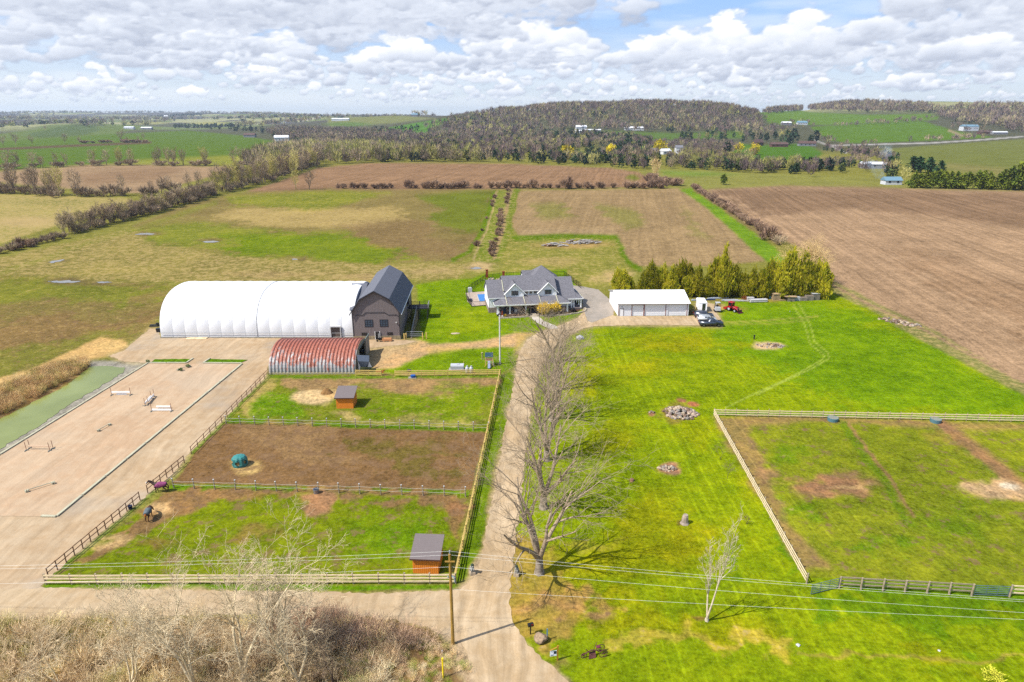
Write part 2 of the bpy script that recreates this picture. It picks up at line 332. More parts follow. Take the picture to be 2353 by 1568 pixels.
    ell(1645, 706, 26, 10, (190, 160, 110), .7, .8); ell(1720, 690, 120, 4, (168, 136, 84), .7, 1, op=.8); ell(1690, 712, 30, 6, (160, 150, 70), .7, .8, op=.7)
    # ---- the hedge margin beside the ploughed field
    poly([(1895, 634), (1960, 668), (2150, 762), (2353, 880), (2900, 1200), (2900, 1245), (2353, 912), (2230, 842), (2100, 775), (2010, 716), (1900, 668)], (152, 150, 84), 3, .8, dry=.5, mud=.2, lush=.15)
    line([(1900, 648), (2000, 700), (2130, 762), (2353, 880)], 6, (182, 148, 116), 4, .6)
    # ---- dirt around barn and sheds
    poly([(838, 790), (960, 782), (990, 790), (1060, 788), (1120, 782), (1185, 768), (1225, 766), (1195, 800), (1140, 798), (1060, 802), (985, 812), (950, 830), (905, 848), (860, 850)], (214, 180, 130), 4, .8, dry=.3, mud=.12)
    poly([(985, 800), (1060, 798), (1060, 806), (985, 815)], (196, 176, 90), 6, 1, op=.5)
    poly([(1195, 770), (1290, 755), (1262, 800), (1235, 840), (1190, 840), (1185, 810)], (200, 176, 84), 8, 1, op=.6, dry=.5)
    # orange sand bank, rough bank beside the pond
    poly([(-300, 985), (0, 868), (60, 850), (160, 808), (235, 775), (290, 785), (310, 800), (250, 818), (150, 838), (60, 860), (0, 888), (-300, 1010)], (232, 190, 122), 3, .8, mud=.05, dry=.2)
    poly([(-300, 1020), (0, 892), (60, 862), (140, 838), (205, 828), (212, 842), (175, 870), (93, 917), (0, 964), (-300, 1080)], (150, 118, 72), 3, .8, dry=.5, mud=.4, lush=.1)
    ell(262, 792, 34, 10, (236, 196, 126), .5, 1)
    poly([(203, 830), (285, 828), (342, 833), (300, 864), (150, 958), (0, 1052), (-300, 1240), (-300, 1160), (0, 1020), (97, 968), (225, 885), (280, 850), (206, 848)], (186, 178, 160), 3, .6, dry=.1, mud=0, lush=.05)
    # ---- paddocks left of the drive
    poly([(612, 856), (1152, 858), (1130, 985), (1118, 992), (514, 970), (600, 875)], (128, 148, 38), 3, .5, dry=.3, mud=.3, lush=.3)
    poly([(640, 866), (1148, 866), (1142, 885), (1000, 900), (850, 888), (760, 905), (700, 890)], (184, 146, 104), 9, 1.5, op=.85, mud=.4)
    poly([(1020, 890), (1120, 900), (1110, 970), (960, 960), (850, 940), (900, 905)], (120, 158, 22), 14, 2, op=.8, lush=.6)
    poly([(545, 945), (610, 870), (650, 880), (590, 935), (610, 960), (540, 960)], (206, 178, 110), 9, 1.5, op=.7)
    poly([(560, 950), (620, 905), (700, 910), (680, 955), (620, 965)], (100, 156, 18), 12, 2, op=.8, lush=.7)
    ell(722, 914, 54, 19, (238, 206, 150), .25, .6, dry=.1, mud=0); ell(770, 905, 20, 10, (226, 190, 130), .4, .4); ell(800, 950, 60, 10, (216, 186, 124), .7, 2, op=.7); ell(1080, 968, 40, 6, (214, 192, 118), .7, 2, op=.7)
    ell(940, 960, 160, 8, (200, 176, 110), .8, 2, op=.5)
    poly([(512, 962), (1128, 985), (1124, 992), (508, 975)], (92, 142, 20), 2, .4, lush=.5, dry=.05)
    poly([(508, 974), (1118, 992), (1080, 1146), (392, 1116), (440, 1050)], (146, 112, 72), 3, .5, dry=.12, mud=.5)
    poly([(800, 1000), (1100, 1000), (1070, 1110), (900, 1120), (760, 1060)], (120, 108, 48), 26, 4, op=.8, mud=.45)
    poly([(560, 985), (760, 990), (740, 1080), (600, 1070), (500, 1040)], (168, 134, 90), 20, 3, op=.7)
    ell(545, 1078, 40, 18, (222, 186, 116), .6, .8, dry=.3)
    poly([(395, 1112), (1082, 1128), (1078, 1142), (385, 1126)], (96, 146, 22), 3, .4, lush=.5, dry=.05, mud=.05)
    poly([(385, 1126), (1078, 1142), (1072, 1160), (1050, 1270), (1040, 1340), (110, 1345), (230, 1240)], (122, 148, 24), 3, .5, dry=.14, mud=.36, lush=.45)
    poly([(385, 1127), (700, 1132), (1076, 1142), (1070, 1180), (1000, 1160), (780, 1150), (560, 1148), (430, 1175), (300, 1230), (220, 1290), (190, 1280), (280, 1200)], (158, 122, 84), 9, 1.5, op=.9, mud=.45)
    ell(715, 1168, 52, 30, (176, 136, 98), .35, 1.2, mud=.3); ell(365, 1166, 34, 15, (226, 190, 134), .6, 1); ell(250, 1240, 50, 14, (214, 182, 126), .7, 1.5); ell(570, 1150, 40, 10, (150, 132, 58), .8, 2)
    ell(560, 1255, 70, 16, (150, 118, 72), .7, 3, op=.6); ell(350, 1265, 60, 14, (140, 112, 62), .7, 2, op=.7); ell(920, 1220, 120, 50, (104, 158, 14), .8, 2, dry=.32, op=.8)
    poly([(1035, 1150), (1072, 1160), (1052, 1240), (1030, 1200)], (160, 120, 84), 8, 1, op=.8)
    # grass verges
    poly([(1152, 866), (1185, 850), (1180, 900), (1152, 1010), (1125, 1140), (1098, 1290), (1080, 1330), (1050, 1345), (1068, 1250), (1100, 1120), (1135, 960)], (108, 148, 24), 3, .5, dry=.25, mud=.08, lush=.4)
    line([(617, 862), (516, 968), (440, 1042)], 7, (96, 146, 20), 4, .4); line([(385, 1104), (250, 1215), (110, 1335)], 7, (96, 146, 20), 4, .4)
    line([(108, 1346), (600, 1350), (1060, 1350)], 11, (104, 158, 14), 4, .3)
    line([(617, 866), (840, 868), (1150, 866)], 6, (100, 150, 20), 4, .4)
    # ---- paddocks on the right
    poly([(1638, 956), (2353, 968), (2900, 978), (2900, 1372), (2353, 1352), (1858, 1336)], (136, 156, 36), 3, .5, dry=.12, mud=.32, lush=.45)
    poly([(1640, 960), (1900, 962), (2150, 968), (2353, 972), (2353, 984), (2100, 985), (1900, 975), (1720, 985), (1760, 1060), (1830, 1220), (1940, 1330), (1862, 1334)], (170, 134, 96), 9, 1.4, op=.68, mud=.4)
    ell(1960, 1140, 90, 34, (168, 128, 92), .6, 2, mud=.4); ell(1985, 1135, 40, 8, (210, 174, 118), .8, 1.5); ell(1800, 1110, 40, 16, (172, 132, 100), .8, 1.5, op=.7)
    poly([(1925, 965), (1945, 970), (2000, 1050), (2070, 1150), (2120, 1220), (2100, 1215), (2040, 1130), (1970, 1040)], (104, 148, 28), 4, .8, op=.7)
    line([(1950, 975), (2020, 1070), (2110, 1190)], 6, (172, 128, 96), 4, .5, op=.8)
    line([(2160, 975), (2230, 1030), (2353, 1125), (2500, 1230)], 30, (168, 126, 96), 18, .8, op=.85, mud=.3)
    line([(2140, 972), (2220, 1040), (2353, 1150)], 5, (104, 148, 28), 4, .6, op=.6)
    ell(2300, 1130, 70, 34, (214, 180, 134), .5, 1.5); ell(2318, 1118, 22, 9, (238, 222, 190), .5, .4)
    ell(1840, 1060, 44, 36, (100, 150, 20), .9, 2.4, dry=.4, op=.8); ell(1870, 1200, 66, 30, (100, 150, 20), .9, 2.4, dry=.4, op=.8); ell(2110, 1300, 84, 22, (92, 146, 16), .9, 2.4, dry=.35, op=.8)
    ell(2250, 1230, 90, 70, (96, 146, 22), .9, 3, op=.6); ell(2160, 1010, 50, 16, (150, 126, 70), .9, 2, op=.6)
    line([(1642, 950), (1900, 955), (2353, 962), (2900, 972)], 7, (92, 150, 14), 4, .3)
    # ---- the rough corner in front, with brush
    poly([(-400, 1440), (0, 1424), (300, 1420), (800, 1414), (900, 1425), (1000, 1445), (1050, 1480), (1080, 1530), (1075, 1700), (-400, 1800)], (164, 132, 84), 4, .8, dry=.45, mud=.35, lush=.05)
    ell(870, 1545, 40, 22, (104, 158, 24), .8, 1.5, op=.8, lush=.8); ell(1000, 1440, 40, 8, (180, 160, 90), .8, 1); ell(1030, 1500, 24, 14, (128, 152, 50), .8, .8); ell(80, 1440, 80, 9, (196, 186, 170), .6, .8)
    for nm_, pts in ROADS.items():
        if nm_ in ('driveway', 'gravel_yard'):
            poly(pts, (214, 186, 146), 7, .9, dry=.25, mud=.12, lush=0, stripe=0, rows=0)
            line(pts + pts[:1], 10, (176, 162, 96), 12, .9, op=.35, dry=.4)
    # write the mesh
    verts = np.stack([x, y, z], 1)
    i = np.arange(n_r - 1)[:, None] * n_a + np.arange(n_a - 1)[None, :]
    quads = np.stack([i, i + 1, i + n_a + 1, i + n_a], -1).reshape(-1, 4)
    me = np_mesh('ground', verts, quads)
    for nm, arr in (('cover', col), ('wear', prm), ('growth', prm2)):
        at = me.attributes.new(nm, 'FLOAT_COLOR', 'POINT')
        at.data.foreach_set('color', np.concatenate([arr, np.ones((len(x), 1))], 1).astype(np.float32).ravel())
    me.polygons.foreach_set('use_smooth', np.ones(len(me.polygons), bool))
    return me

def np_mesh(name, verts, faces):
    me = bpy.data.meshes.new(name); verts = np.asarray(verts, np.float32); faces = np.asarray(faces, np.int32)
    k = faces.shape[1]
    me.vertices.add(len(verts)); me.vertices.foreach_set('co', verts.ravel())
    me.loops.add(faces.size); me.loops.foreach_set('vertex_index', faces.ravel())
    me.polygons.add(len(faces)); me.polygons.foreach_set('loop_start', np.arange(0, faces.size, k, dtype=np.int32))
    me.polygons.foreach_set('loop_total', np.full(len(faces), k, np.int32))
    me.update(calc_edges=True)
    return me

def mat_ground():
    m = bpy.data.materials.new('land cover'); m.use_nodes = True; t = NT(m.node_tree)
    geo = t.n('ShaderNodeNewGeometry'); pos = geo.outputs['Position']
    def attr(n):
        a = t.n('ShaderNodeAttribute', attribute_name=n); return a.outputs['Color']
    base = attr('cover'); s1 = t.n('ShaderNodeSeparateColor'); t.l(attr('wear'), s1.inputs[0]); s2 = t.n('ShaderNodeSeparateColor'); t.l(attr('growth'), s2.inputs[0])
    dry, mud, rows = s1.outputs[0], s1.outputs[1], s1.outputs[2]; lush, stripe = s2.outputs[0], s2.outputs[1]
    nf = t.noise(pos, 2.2, 4, .7); nm = t.noise(pos, .32, 5, .66); nc = t.noise(pos, .045, 5, .6); nk = t.noise(pos, .9, 4, .72)
    # brightness variation
    v = t.math('ADD', t.math('ADD', t.math('MULTIPLY', t.math('SUBTRACT', nf, .5), 1.9), t.math('MULTIPLY', t.math('SUBTRACT', nk, .5), 1.25)), t.math('ADD', t.math('MULTIPLY', t.math('SUBTRACT', nm, .5), 1.15), t.math('MULTIPLY', t.math('SUBTRACT', nc, .5), .85)))
    c = t.scale(base, t.math('ADD', 1.0, v))
    # hue variation: fresh green against yellow
    hue = t.ss(t.math('ADD', t.math('MULTIPLY', nm, .6), t.math('MULTIPLY', nc, .4)), .40, .62)
    c = t.mix(t.math('MULTIPLY', hue, t.math('MULTIPLY', lush, .8)), c, t.mix(1.0, c, (1.5, 1.14, .8, 1), 'MULTIPLY'))
    # dry straw tufts
    sd_ = t.math('ADD', t.math('MULTIPLY', nk, .55), t.math('MULTIPLY', nm, .45))
    th = t.math('SUBTRACT', .72, t.math('MULTIPLY', dry, .36))
    fd = t.ss(sd_, t.math('SUBTRACT', th, .05), t.math('ADD', th, .05))
    c = t.mix(t.math('MULTIPLY', fd, t.math('MINIMUM', t.math('MULTIPLY', dry, 3.0), .8)), c, t.mix(nf, alb(232, 206, 140), alb(170, 140, 88)))
    # bare earth showing through
    n5 = t.noise(t.vmath('ADD', pos, (31, 17, 5)), .55, 6, .74)
    th2 = t.math('SUBTRACT', .70, t.math('MULTIPLY', mud, .34))
    fm = t.ss(n5, t.math('SUBTRACT', th2, .05), t.math('ADD', th2, .06))
    c = t.mix(t.math('MULTIPLY', fm, t.math('MINIMUM', t.math('MULTIPLY', mud, 2.5), .75)), c, t.mix(nk, alb(104, 76, 50), alb(186, 150, 112)))
    # plough rows and mowing stripes, both laid along the fields
    sx = t.n('ShaderNodeSeparateXYZ'); t.l(pos, sx.inputs[0])
    wob = t.math('MULTIPLY', t.math('SUBTRACT', nc, .5), 5.0)
    rot = t.math('ADD', t.math('ADD', t.math('MULTIPLY', sx.outputs[0], .985), t.math('MULTIPLY', sx.outputs[1], -.17)), wob)
    cr = t.n('ShaderNodeCombineXYZ'); t.l(t.math('MULTIPLY', rot, .8), cr.inputs[0]); t.l(t.math('MULTIPLY', sx.outputs[1], .012), cr.inputs[1])
    rn = t.noise(cr.outputs[0], .55, 4, .7)
    c = t.scale(c, t.math('ADD', 1.0, t.math('MULTIPLY', t.math('SUBTRACT', rn, .5), t.math('MULTIPLY', rows, 1.7))))
    st = t.math('ADD', sx.outputs[0], t.math('MULTIPLY', wob, .22))
    c2 = t.n('ShaderNodeCombineXYZ'); t.l(st, c2.inputs[0]); t.l(t.math('MULTIPLY', sx.outputs[1], .009), c2.inputs[1])
    sn = t.noise(c2.outputs[0], .75, 2, .6)
    saw = t.math('SINE', t.math('ADD', t.math('MULTIPLY', st, 2 * math.pi / 1.62), t.math('MULTIPLY', sn, 6.0)))
    edge = t.math('ADD', t.math('MULTIPLY', t.ss(saw, .72, 1.0), .30), t.math('MULTIPLY', t.math('SUBTRACT', sn, .5), .55))
    edge = t.math('MULTIPLY', edge, t.ss(t.noise(t.vmath('ADD', pos, (7, 3, 0)), .04, 3, .6), .36, .60))
    c = t.scale(c, t.math('ADD', 1.0, t.math('MULTIPLY', edge, stripe)))
    b = t.n('ShaderNodeBsdfPrincipled'); t.l(c, b.inputs['Base Color']); b.inputs['Roughness'].default_value = .95
    b.inputs['Specular IOR Level'].default_value = 0
    bp = t.n('ShaderNodeBump'); bp.inputs['Strength'].default_value = .55; bp.inputs['Distance'].default_value = .22
    t.l(t.noise(pos, 1.3, 2, .7), bp.inputs['Height']); t.l(bp.outputs[0], b.inputs['Normal'])
    o = t.n('ShaderNodeOutputMaterial'); t.l(b.outputs[0], o.inputs[0])
    return m

def link(name, me, mat=None, parent=None, loc=None, label=None, kind=None, cat=None, group=None):
    o = bpy.data.objects.new(name, me); sc.collection.objects.link(o)
    if mat is not None and me is not None and not me.materials: me.materials.append(mat)
    if parent: o.parent = parent
    if loc: o.location = loc
    if label: o['label'] = label
    if kind: o['kind'] = kind
    if cat: o['category'] = cat
    if group: o['group'] = group
    return o
link('ground', build_ground(), mat_ground(), kind='structure')
# ---------------------------------------------------------------- the sky with its fair-weather clouds: a far dome, open overhead
def build_sky():
    azd = np.concatenate([np.arange(-180, -44, 1.0), np.arange(-44, 44, .082), np.arange(44, 180.01, 1.0)])
    eld = np.concatenate([np.arange(-1.2, .0, .3), np.arange(0, 10.0, .088), np.arange(10.0, 34.1, .5)])
    A, E = np.meshgrid(np.radians(azd), np.radians(eld)); n_e, n_a = A.shape
    cov = np.zeros(A.shape); light = np.zeros(A.shape)
    rg = np.random.default_rng(11)
    azr, elr = np.radians(azd), np.radians(eld)
    wx = fbm(np.degrees(A) * .55, np.degrees(E) * 1.6, 71, 5) - .5; wy = fbm(np.degrees(A) * .55 + 40, np.degrees(E) * 1.6, 81, 5) - .5
    fine = fbm(np.degrees(A) * 2.2, np.degrees(E) * 5.0, 91, 4) - .5
    BASE = 1500.0
    def patch(a0, e0, ra, re):
        i0, i1 = np.searchsorted(azr, [a0 - ra, a0 + ra]); j0, j1 = np.searchsorted(elr, [e0 - re, e0 + re])
        return slice(max(j0, 0), j1), slice(i0, i1)
    def over(sl, a, val):
        cov[sl] = cov[sl] + a * (1 - cov[sl]); light[sl] = light[sl] * (1 - a) + val * a
    clouds = []
    for k in range(2300):
        y = 9000 * (10.5 ** (rg.random() ** .75)); a = rg.uniform(-math.pi, math.pi)
        keep = float(fbm(np.array(y * math.sin(a) / 2600.0 + 20), np.array(y * math.cos(a) / 5200.0 + 7), 55, 2))
        if keep < (.50 if y < 22000 else .44) + .05 * rg.random(): continue
        if abs(a) > 1.0 and rg.random() < .5: continue
        clouds.append((y, a, rg.uniform(520, 1500), rg.uniform(.5, 1.2)))
    clouds.sort(key=lambda c: -c[0])
    for (d, a, Rc, hh) in clouds:
        H0 = BASE + rg.uniform(-60, 100)
        n = int(rg.integers(12, 26)) if d < 26000 else 6
        L = rg.uniform(1.1, 2.3); tone = rg.uniform(.88, 1.06)
        pf = []
        for q in range(n):
            x = rg.uniform(-1, 1); yy = rg.uniform(-1, 1)
            r = Rc * rg.uniform(.16, .42) * (1.15 - .6 * abs(x)); z = H0 + r * .45 + Rc * .60 * hh * rg.random() * (1 - x * x)
            pf.append((d + yy * Rc * .6, a + x * Rc * L / d, r, z))
        pf.sort(key=lambda p: -p[0])
        top = Rc * (.25 + .6 * hh)
        for (dd, aa, r, z) in pf:
            e = math.atan2(z - 48, dd); ra = r / dd * 1.35; re = r / dd * .85
            sl = patch(aa, e, ra * 1.5, re * 1.7)
            if cov[sl].size == 0: continue
            k = r / dd
            nx = (A[sl] + wx[sl] * k * 2.0 - aa) / ra; ny = (E[sl] + wy[sl] * k * 1.2 - e) / re
            q = np.sqrt(nx * nx + ny * ny)
            al = 1 - sstep(q + fine[sl] * .35, .55, 1.0)
            up_ = np.clip((np.tan(E[sl]) * dd + 48 - H0) / top, 0, 1)
            lgt = .34 + .62 * up_ ** .8 + .22 * np.clip(ny * .9 - nx * .35, -1, 1) + fine[sl] * .10
            over(sl, al * .95, np.clip(lgt * tone, .1, 1.1))
        e1 = math.atan2(H0 - 48, max(d - Rc * .75, 2000)); e0 = math.atan2(H0 - 48, d + Rc * .75)
        em, re, ra = (e0 + e1) / 2, (e1 - e0) / 2 * 1.0, Rc * L / d * .95
        sl = patch(a, em, ra * 1.4, re * 1.8)
        if cov[sl].size:
            k = Rc / d
            nx = (A[sl] + wx[sl] * k * 1.7 - a) / ra; ny = (E[sl] + wy[sl] * k * .6 - em) / (re + 1e-5)
            q = np.sqrt(nx * nx + ny * ny)
            al = (1 - sstep(q + fine[sl] * .3, .35, 1.15)) * rg.uniform(.35, .8) * (1.0 if d < 30000 else .5)
            over(sl, al, (.24 + .22 * rg.random() + fine[sl] * .2 + .2 * np.clip(q, 0, 1)) * tone)
    # thin veil streaks and haze near the horizon
    veil = sstep(fbm(np.degrees(A) * .12, np.degrees(E) * .9, 101, 5), .40, .66) * .30
    elg = np.degrees(E)
    light = light * cov + .86 * veil * (1 - cov); cl = cov + veil * (1 - cov); light = light / np.maximum(cl, 1e-3)
    hz = (1 - sstep(elg, -.2, 2.2))[..., None]
    light = np.clip(light, 0, 1.1)[..., None]
    dark, mid, hi = np.array([.20, .23, .305]), np.array([.44, .47, .53]), np.array([.66, .66, .665])
    col = np.where(light < .5, dark + (mid - dark) * light * 2, mid + (hi - mid) * (np.clip(light, 0, 1) - .5) * 2)
    low, top_ = np.array([.42, .465, .51]), np.array([.19, .315, .54])
    blue = low + (top_ - low) * sstep(elg, .0, 9.0)[..., None]
    cl = cl[..., None]; col = col * cl + blue * (1 - cl)
    col = col * (1 - hz * .55) + low * hz * .55
    c2 = (1 - sstep(elg, 18, 33)) * (.9 + .1 * cl[..., 0])
    Rr = 26000.0
    v = np.stack([Rr * np.sin(A) * np.cos(E), Rr * np.cos(A) * np.cos(E), Rr * np.sin(E)], -1).reshape(-1, 3)
    i = np.arange(n_e - 1)[:, None] * n_a + np.arange(n_a - 1)[None, :]
    me = np_mesh('sky', v, np.stack([i, i + n_a, i + n_a + 1, i + 1], -1).reshape(-1, 4))
    at = me.attributes.new('cloud', 'FLOAT_COLOR', 'POINT')
    at.data.foreach_set('color', np.concatenate([col, c2[..., None]], -1).reshape(-1, 4).astype(np.float32).ravel())
    me.polygons.foreach_set('use_smooth', np.ones(len(me.polygons), bool))
    m = bpy.data.materials.new('clouds'); m.use_nodes = True; t = NT(m.node_tree)
    a = t.n('ShaderNodeAttribute', attribute_name='cloud')
    em = t.n('ShaderNodeEmission'); t.l(a.outputs['Color'], em.inputs[0]); tr = t.n('ShaderNodeBsdfTransparent')
    mx = t.n('ShaderNodeMixShader'); t.l(a.outputs['Alpha'], mx.inputs[0]); t.l(tr.outputs[0], mx.inputs[1]); t.l(em.outputs[0], mx.inputs[2])
    o = t.n('ShaderNodeOutputMaterial'); t.l(mx.outputs[0], o.inputs[0])
    m.cycles.emission_sampling = 'NONE'
    link('sky', me, m, kind='structure')
build_sky()
# ---------------------------------------------------------------- materials
MATS = {}
def mat(name, rgb, rough=.7, spec=.3, metal=0, var=0.0, vscale=2.0, bump=0, alpha=None, coat=0, stretch=None, var2=None, kind='srgb', emit=None):
    if name in MATS: return MATS[name]
    m = bpy.data.materials.new(name.replace('_', ' ')); m.use_nodes = True; t = NT(m.node_tree)
    c = alb(*rgb) if kind == 'srgb' else rgb
    b = t.n('ShaderNodeBsdfPrincipled'); b.inputs['Roughness'].default_value = rough; b.inputs['Metallic'].default_value = metal
    b.inputs['Specular IOR Level'].default_value = spec; b.inputs['Coat Weight'].default_value = coat
    if var or var2:
        tcn = t.n('ShaderNodeTexCoord'); vec = tcn.outputs['Object']
        if stretch:
            mp = t.n('ShaderNodeMapping'); t.l(vec, mp.inputs[0]); mp.inputs['Scale'].default_value = stretch; vec = mp.outputs[0]
        nz = t.noise(vec, vscale, 4, .6)
        cc = t.mix(t.ss(nz, .35, .65), tuple(x * (1 - var) for x in c), tuple(min(.9, x * (1 + var)) for x in c))
        if var2: cc = t.mix(t.math('MULTIPLY', t.ss(t.noise(vec, vscale * .37, 5, .7), .52, .66), .8), cc, alb(*var2))
        t.l(cc, b.inputs['Base Color'])
    else: b.inputs['Base Color'].default_value = (*c, 1)
    if bump:
        tcn = t.n('ShaderNodeTexCoord'); bp = t.n('ShaderNodeBump'); bp.inputs['Strength'].default_value = bump; bp.inputs['Distance'].default_value = .05
        t.l(t.noise(tcn.outputs['Object'], vscale * 2, 3, .6), bp.inputs['Height']); t.l(bp.outputs[0], b.inputs['Normal'])
    o = t.n('ShaderNodeOutputMaterial'); t.l(b.outputs[0], o.inputs[0]); MATS[name] = m
    return m

def mat_gravel(name, c0, c1, track=None, grey=None):
    m = bpy.data.materials.new(name); m.use_nodes = True; t = NT(m.node_tree)
    pos = t.n('ShaderNodeNewGeometry').outputs['Position']
    nb = t.noise(pos, .09, 5, .6); nm = t.noise(pos, .6, 5, .65); nf = t.noise(pos, 5.0, 3, .7)
    c = t.mix(t.ss(t.math('ADD', t.math('MULTIPLY', nb, .5), t.math('MULTIPLY', nm, .5)), .38, .62), alb(*c0), alb(*c1))
    if grey: c = t.mix(t.math('MULTIPLY', t.ss(t.noise(t.vmath('ADD', pos, (50, 20, 0)), .05, 5, .6), .5, .68), .6), c, alb(*grey))
    if track:                                     # worn wheel lines that run along the lane
        mp = t.n('ShaderNodeMapping'); t.l(t.vmath('ADD', pos, t.scale(t.noise(pos, .07, 2, .5, out='Color'), 5.0)), mp.inputs[0]); mp.inputs['Rotation'].default_value = (0, 0, track[0]); mp.inputs['Scale'].default_value = (1, track[1], 1)
        wv = t.noise(mp.outputs[0], track[2], 4, .65)
        c = t.scale(c, t.math('ADD', 1.0, t.math('MULTIPLY', t.math('SUBTRACT', wv, .5), track[3])))
    c = t.scale(c, t.math('ADD', 1.0, t.math('MULTIPLY', t.math('SUBTRACT', nf, .5), .3)))
    b = t.n('ShaderNodeBsdfPrincipled'); t.l(c, b.inputs['Base Color']); b.inputs['Roughness'].default_value = .95; b.inputs['Specular IOR Level'].default_value = 0
    bp = t.n('ShaderNodeBump'); bp.inputs['Strength'].default_value = .4; bp.inputs['Distance'].default_value = .05
    t.l(t.noise(pos, 4, 2, .7), bp.inputs['Height']); t.l(bp.outputs[0], b.inputs['Normal'])
    o = t.n('ShaderNodeOutputMaterial'); t.l(b.outputs[0], o.inputs[0]); return m

# ---------------------------------------------------------------- mesh collector
class MB:
    def __init__(s): s.v = []; s.f = []
    def add(s, vs, fs):
        k = len(s.v); s.v += [tuple(p) for p in vs]; s.f += [tuple(i + k for i in f) for f in fs]; return s
    def box(s, cx, cy, cz, sx, sy, sz, rz=0, taper=1.0):
        """box whose base centre is (cx, cy, cz)"""
        ca, sa = math.cos(rz), math.sin(rz); vs = []
        for z, k in ((0, 1), (sz, taper)):
            for ax, ay in ((-.5, -.5), (.5, -.5), (.5, .5), (-.5, .5)):
                X, Y = ax * sx * k, ay * sy * k
                vs.append((cx + X * ca - Y * sa, cy + X * sa + Y * ca, cz + z))
        return s.add(vs, [(3, 2, 1, 0), (4, 5, 6, 7), (0, 1, 5, 4), (1, 2, 6, 5), (2, 3, 7, 6), (3, 0, 4, 7)])
    def tube(s, pts, rad, n=6, cap=True):
        pts = [Vector(p) for p in pts]
        if not isinstance(rad, (list, tuple)): rad = [rad] * len(pts)
        base = len(s.v); N = len(pts)
        for i, p in enumerate(pts):
            d = (pts[min(i + 1, N - 1)] - pts[max(i - 1, 0)]).normalized()
            a = d.cross(Vector((0, 0, 1)) if abs(d.z) < .95 else Vector((1, 0, 0))).normalized(); b = d.cross(a)
            for q in range(n):
                th = 2 * math.pi * q / n; o = a * math.cos(th) * rad[i] + b * math.sin(th) * rad[i]
                s.v.append(tuple(p + o))
        for i in range(N - 1):
            for q in range(n):
                q2 = (q + 1) % n; s.f.append((base + i * n + q, base + i * n + q2, base + (i + 1) * n + q2, base + (i + 1) * n + q))
        if cap: s.f.append(tuple(base + q for q in range(n))); s.f.append(tuple(base + (N - 1) * n + q for q in reversed(range(n))))
        return s
    def prism(s, poly, z0, z1):
        n = len(poly); return s.add([(x, y, z0) for x, y in poly] + [(x, y, z1) for x, y in poly],
            [tuple(reversed(range(n))), tuple(range(n, 2 * n))] + [(i, (i + 1) % n, n + (i + 1) % n, n + i) for i in range(n)])
    def extr(s, poly, axis, a0, a1):
        """profile in the plane across `axis`: for 'y' the profile is (x, z); for 'x' it is (y, z)"""
        n = len(poly)
        f = (lambda p, a: (p[0], a, p[1])) if axis == 'y' else (lambda p, a: (a, p[0], p[1]))
        return s.add([f(p, a0) for p in poly] + [f(p, a1) for p in poly],
            [tuple(range(n)), tuple(reversed(range(n, 2 * n)))] + [(i, n + i, n + (i + 1) % n, (i + 1) % n) for i in range(n)])
    def slab(s, quad, t):
        """a plate of thickness t hung under four corner points"""
        q = [Vector(p) for p in quad]; nrm = (q[1] - q[0]).cross(q[-1] - q[0]).normalized()
        if nrm.z < 0: nrm = -nrm
        lo = [p - nrm * t for p in q]; n = len(q)
        return s.add(q + lo, [tuple(range(n)), tuple(reversed(range(n, 2 * n)))] + [(i, n + i, n + (i + 1) % n, (i + 1) % n) for i in range(n)])
    def ball(s, c, r, n=8, m=5, z0=-1.0):
        k = len(s.v); cx, cy, cz = c; rx, ry, rz = r if isinstance(r, (tuple, list)) else (r, r, r)
        for j in range(m + 1):
            ph = math.asin(z0) + (math.pi / 2 - math.asin(z0)) * j / m
            for i in range(n):
                th = 2 * math.pi * i / n; s.v.append((cx + rx * math.cos(ph) * math.cos(th), cy + ry * math.cos(ph) * math.sin(th), cz + rz * math.sin(ph)))
        for j in range(m):
            for i in range(n): s.f.append((k + j * n + i, k + j * n + (i + 1) % n, k + (j + 1) * n + (i + 1) % n, k + (j + 1) * n + i))
        s.f.append(tuple(k + i for i in reversed(range(n)))); return s
    def mesh(s, name, smooth=False, fix=True):
        me = bpy.data.meshes.new(name); me.from_pydata(s.v, [], s.f)
        if fix:
            bm = bmesh.new(); bm.from_mesh(me); bmesh.ops.recalc_face_normals(bm, faces=bm.faces); bm.to_mesh(me); bm.free()
        if smooth: me.polygons.foreach_set('use_smooth', [True] * len(me.polygons))
        me.update(); return me
def thing(name, label, cat, loc=(0, 0, 0), rz=0, group=None, mesh=None, m=None, scale=None):
    o = link(name, mesh, m, label=label, cat=cat, group=group); o.location = loc; o.rotation_euler = (0, 0, rz)
    if scale: o.scale = (scale,) * 3 if not isinstance(scale, tuple) else scale
    return o
def part(name, mb, m, parent, label=None, smooth=False, loc=None, rot=None, scale=None, fix=True):
    me = mb.mesh(name, smooth, fix) if isinstance(mb, MB) else mb
    o = link(name, me, m, parent=parent, loc=loc, label=label)
    if rot: o.rotation_euler = rot
    if scale: o.scale = scale
    return o
def dup(o, parent=None):
    c = o.copy(); sc.collection.objects.link(c); c.parent = parent
    for ch in list(o.children): dup(ch, c)
    return c
UNIT = MB().box(0, 0, -.5, 1, 1, 1)
UNITS = {}
def ubox(name, m, parent, p0, p1, wy, wz):
    """a straight board from p0 to p1 sharing one unit mesh per material"""
    key = (name, m.name)
    if key not in UNITS: UNITS[key] = UNIT.mesh(name); UNITS[key].materials.append(m)
    p0, p1 = Vector(p0), Vector(p1); d = p1 - p0
    o = link(name, UNITS[key], parent=parent); o.location = (p0 + p1) / 2
    o.rotation_euler = d.to_track_quat('X', 'Z').to_euler(); o.scale = (d.length, wy, wz); return o

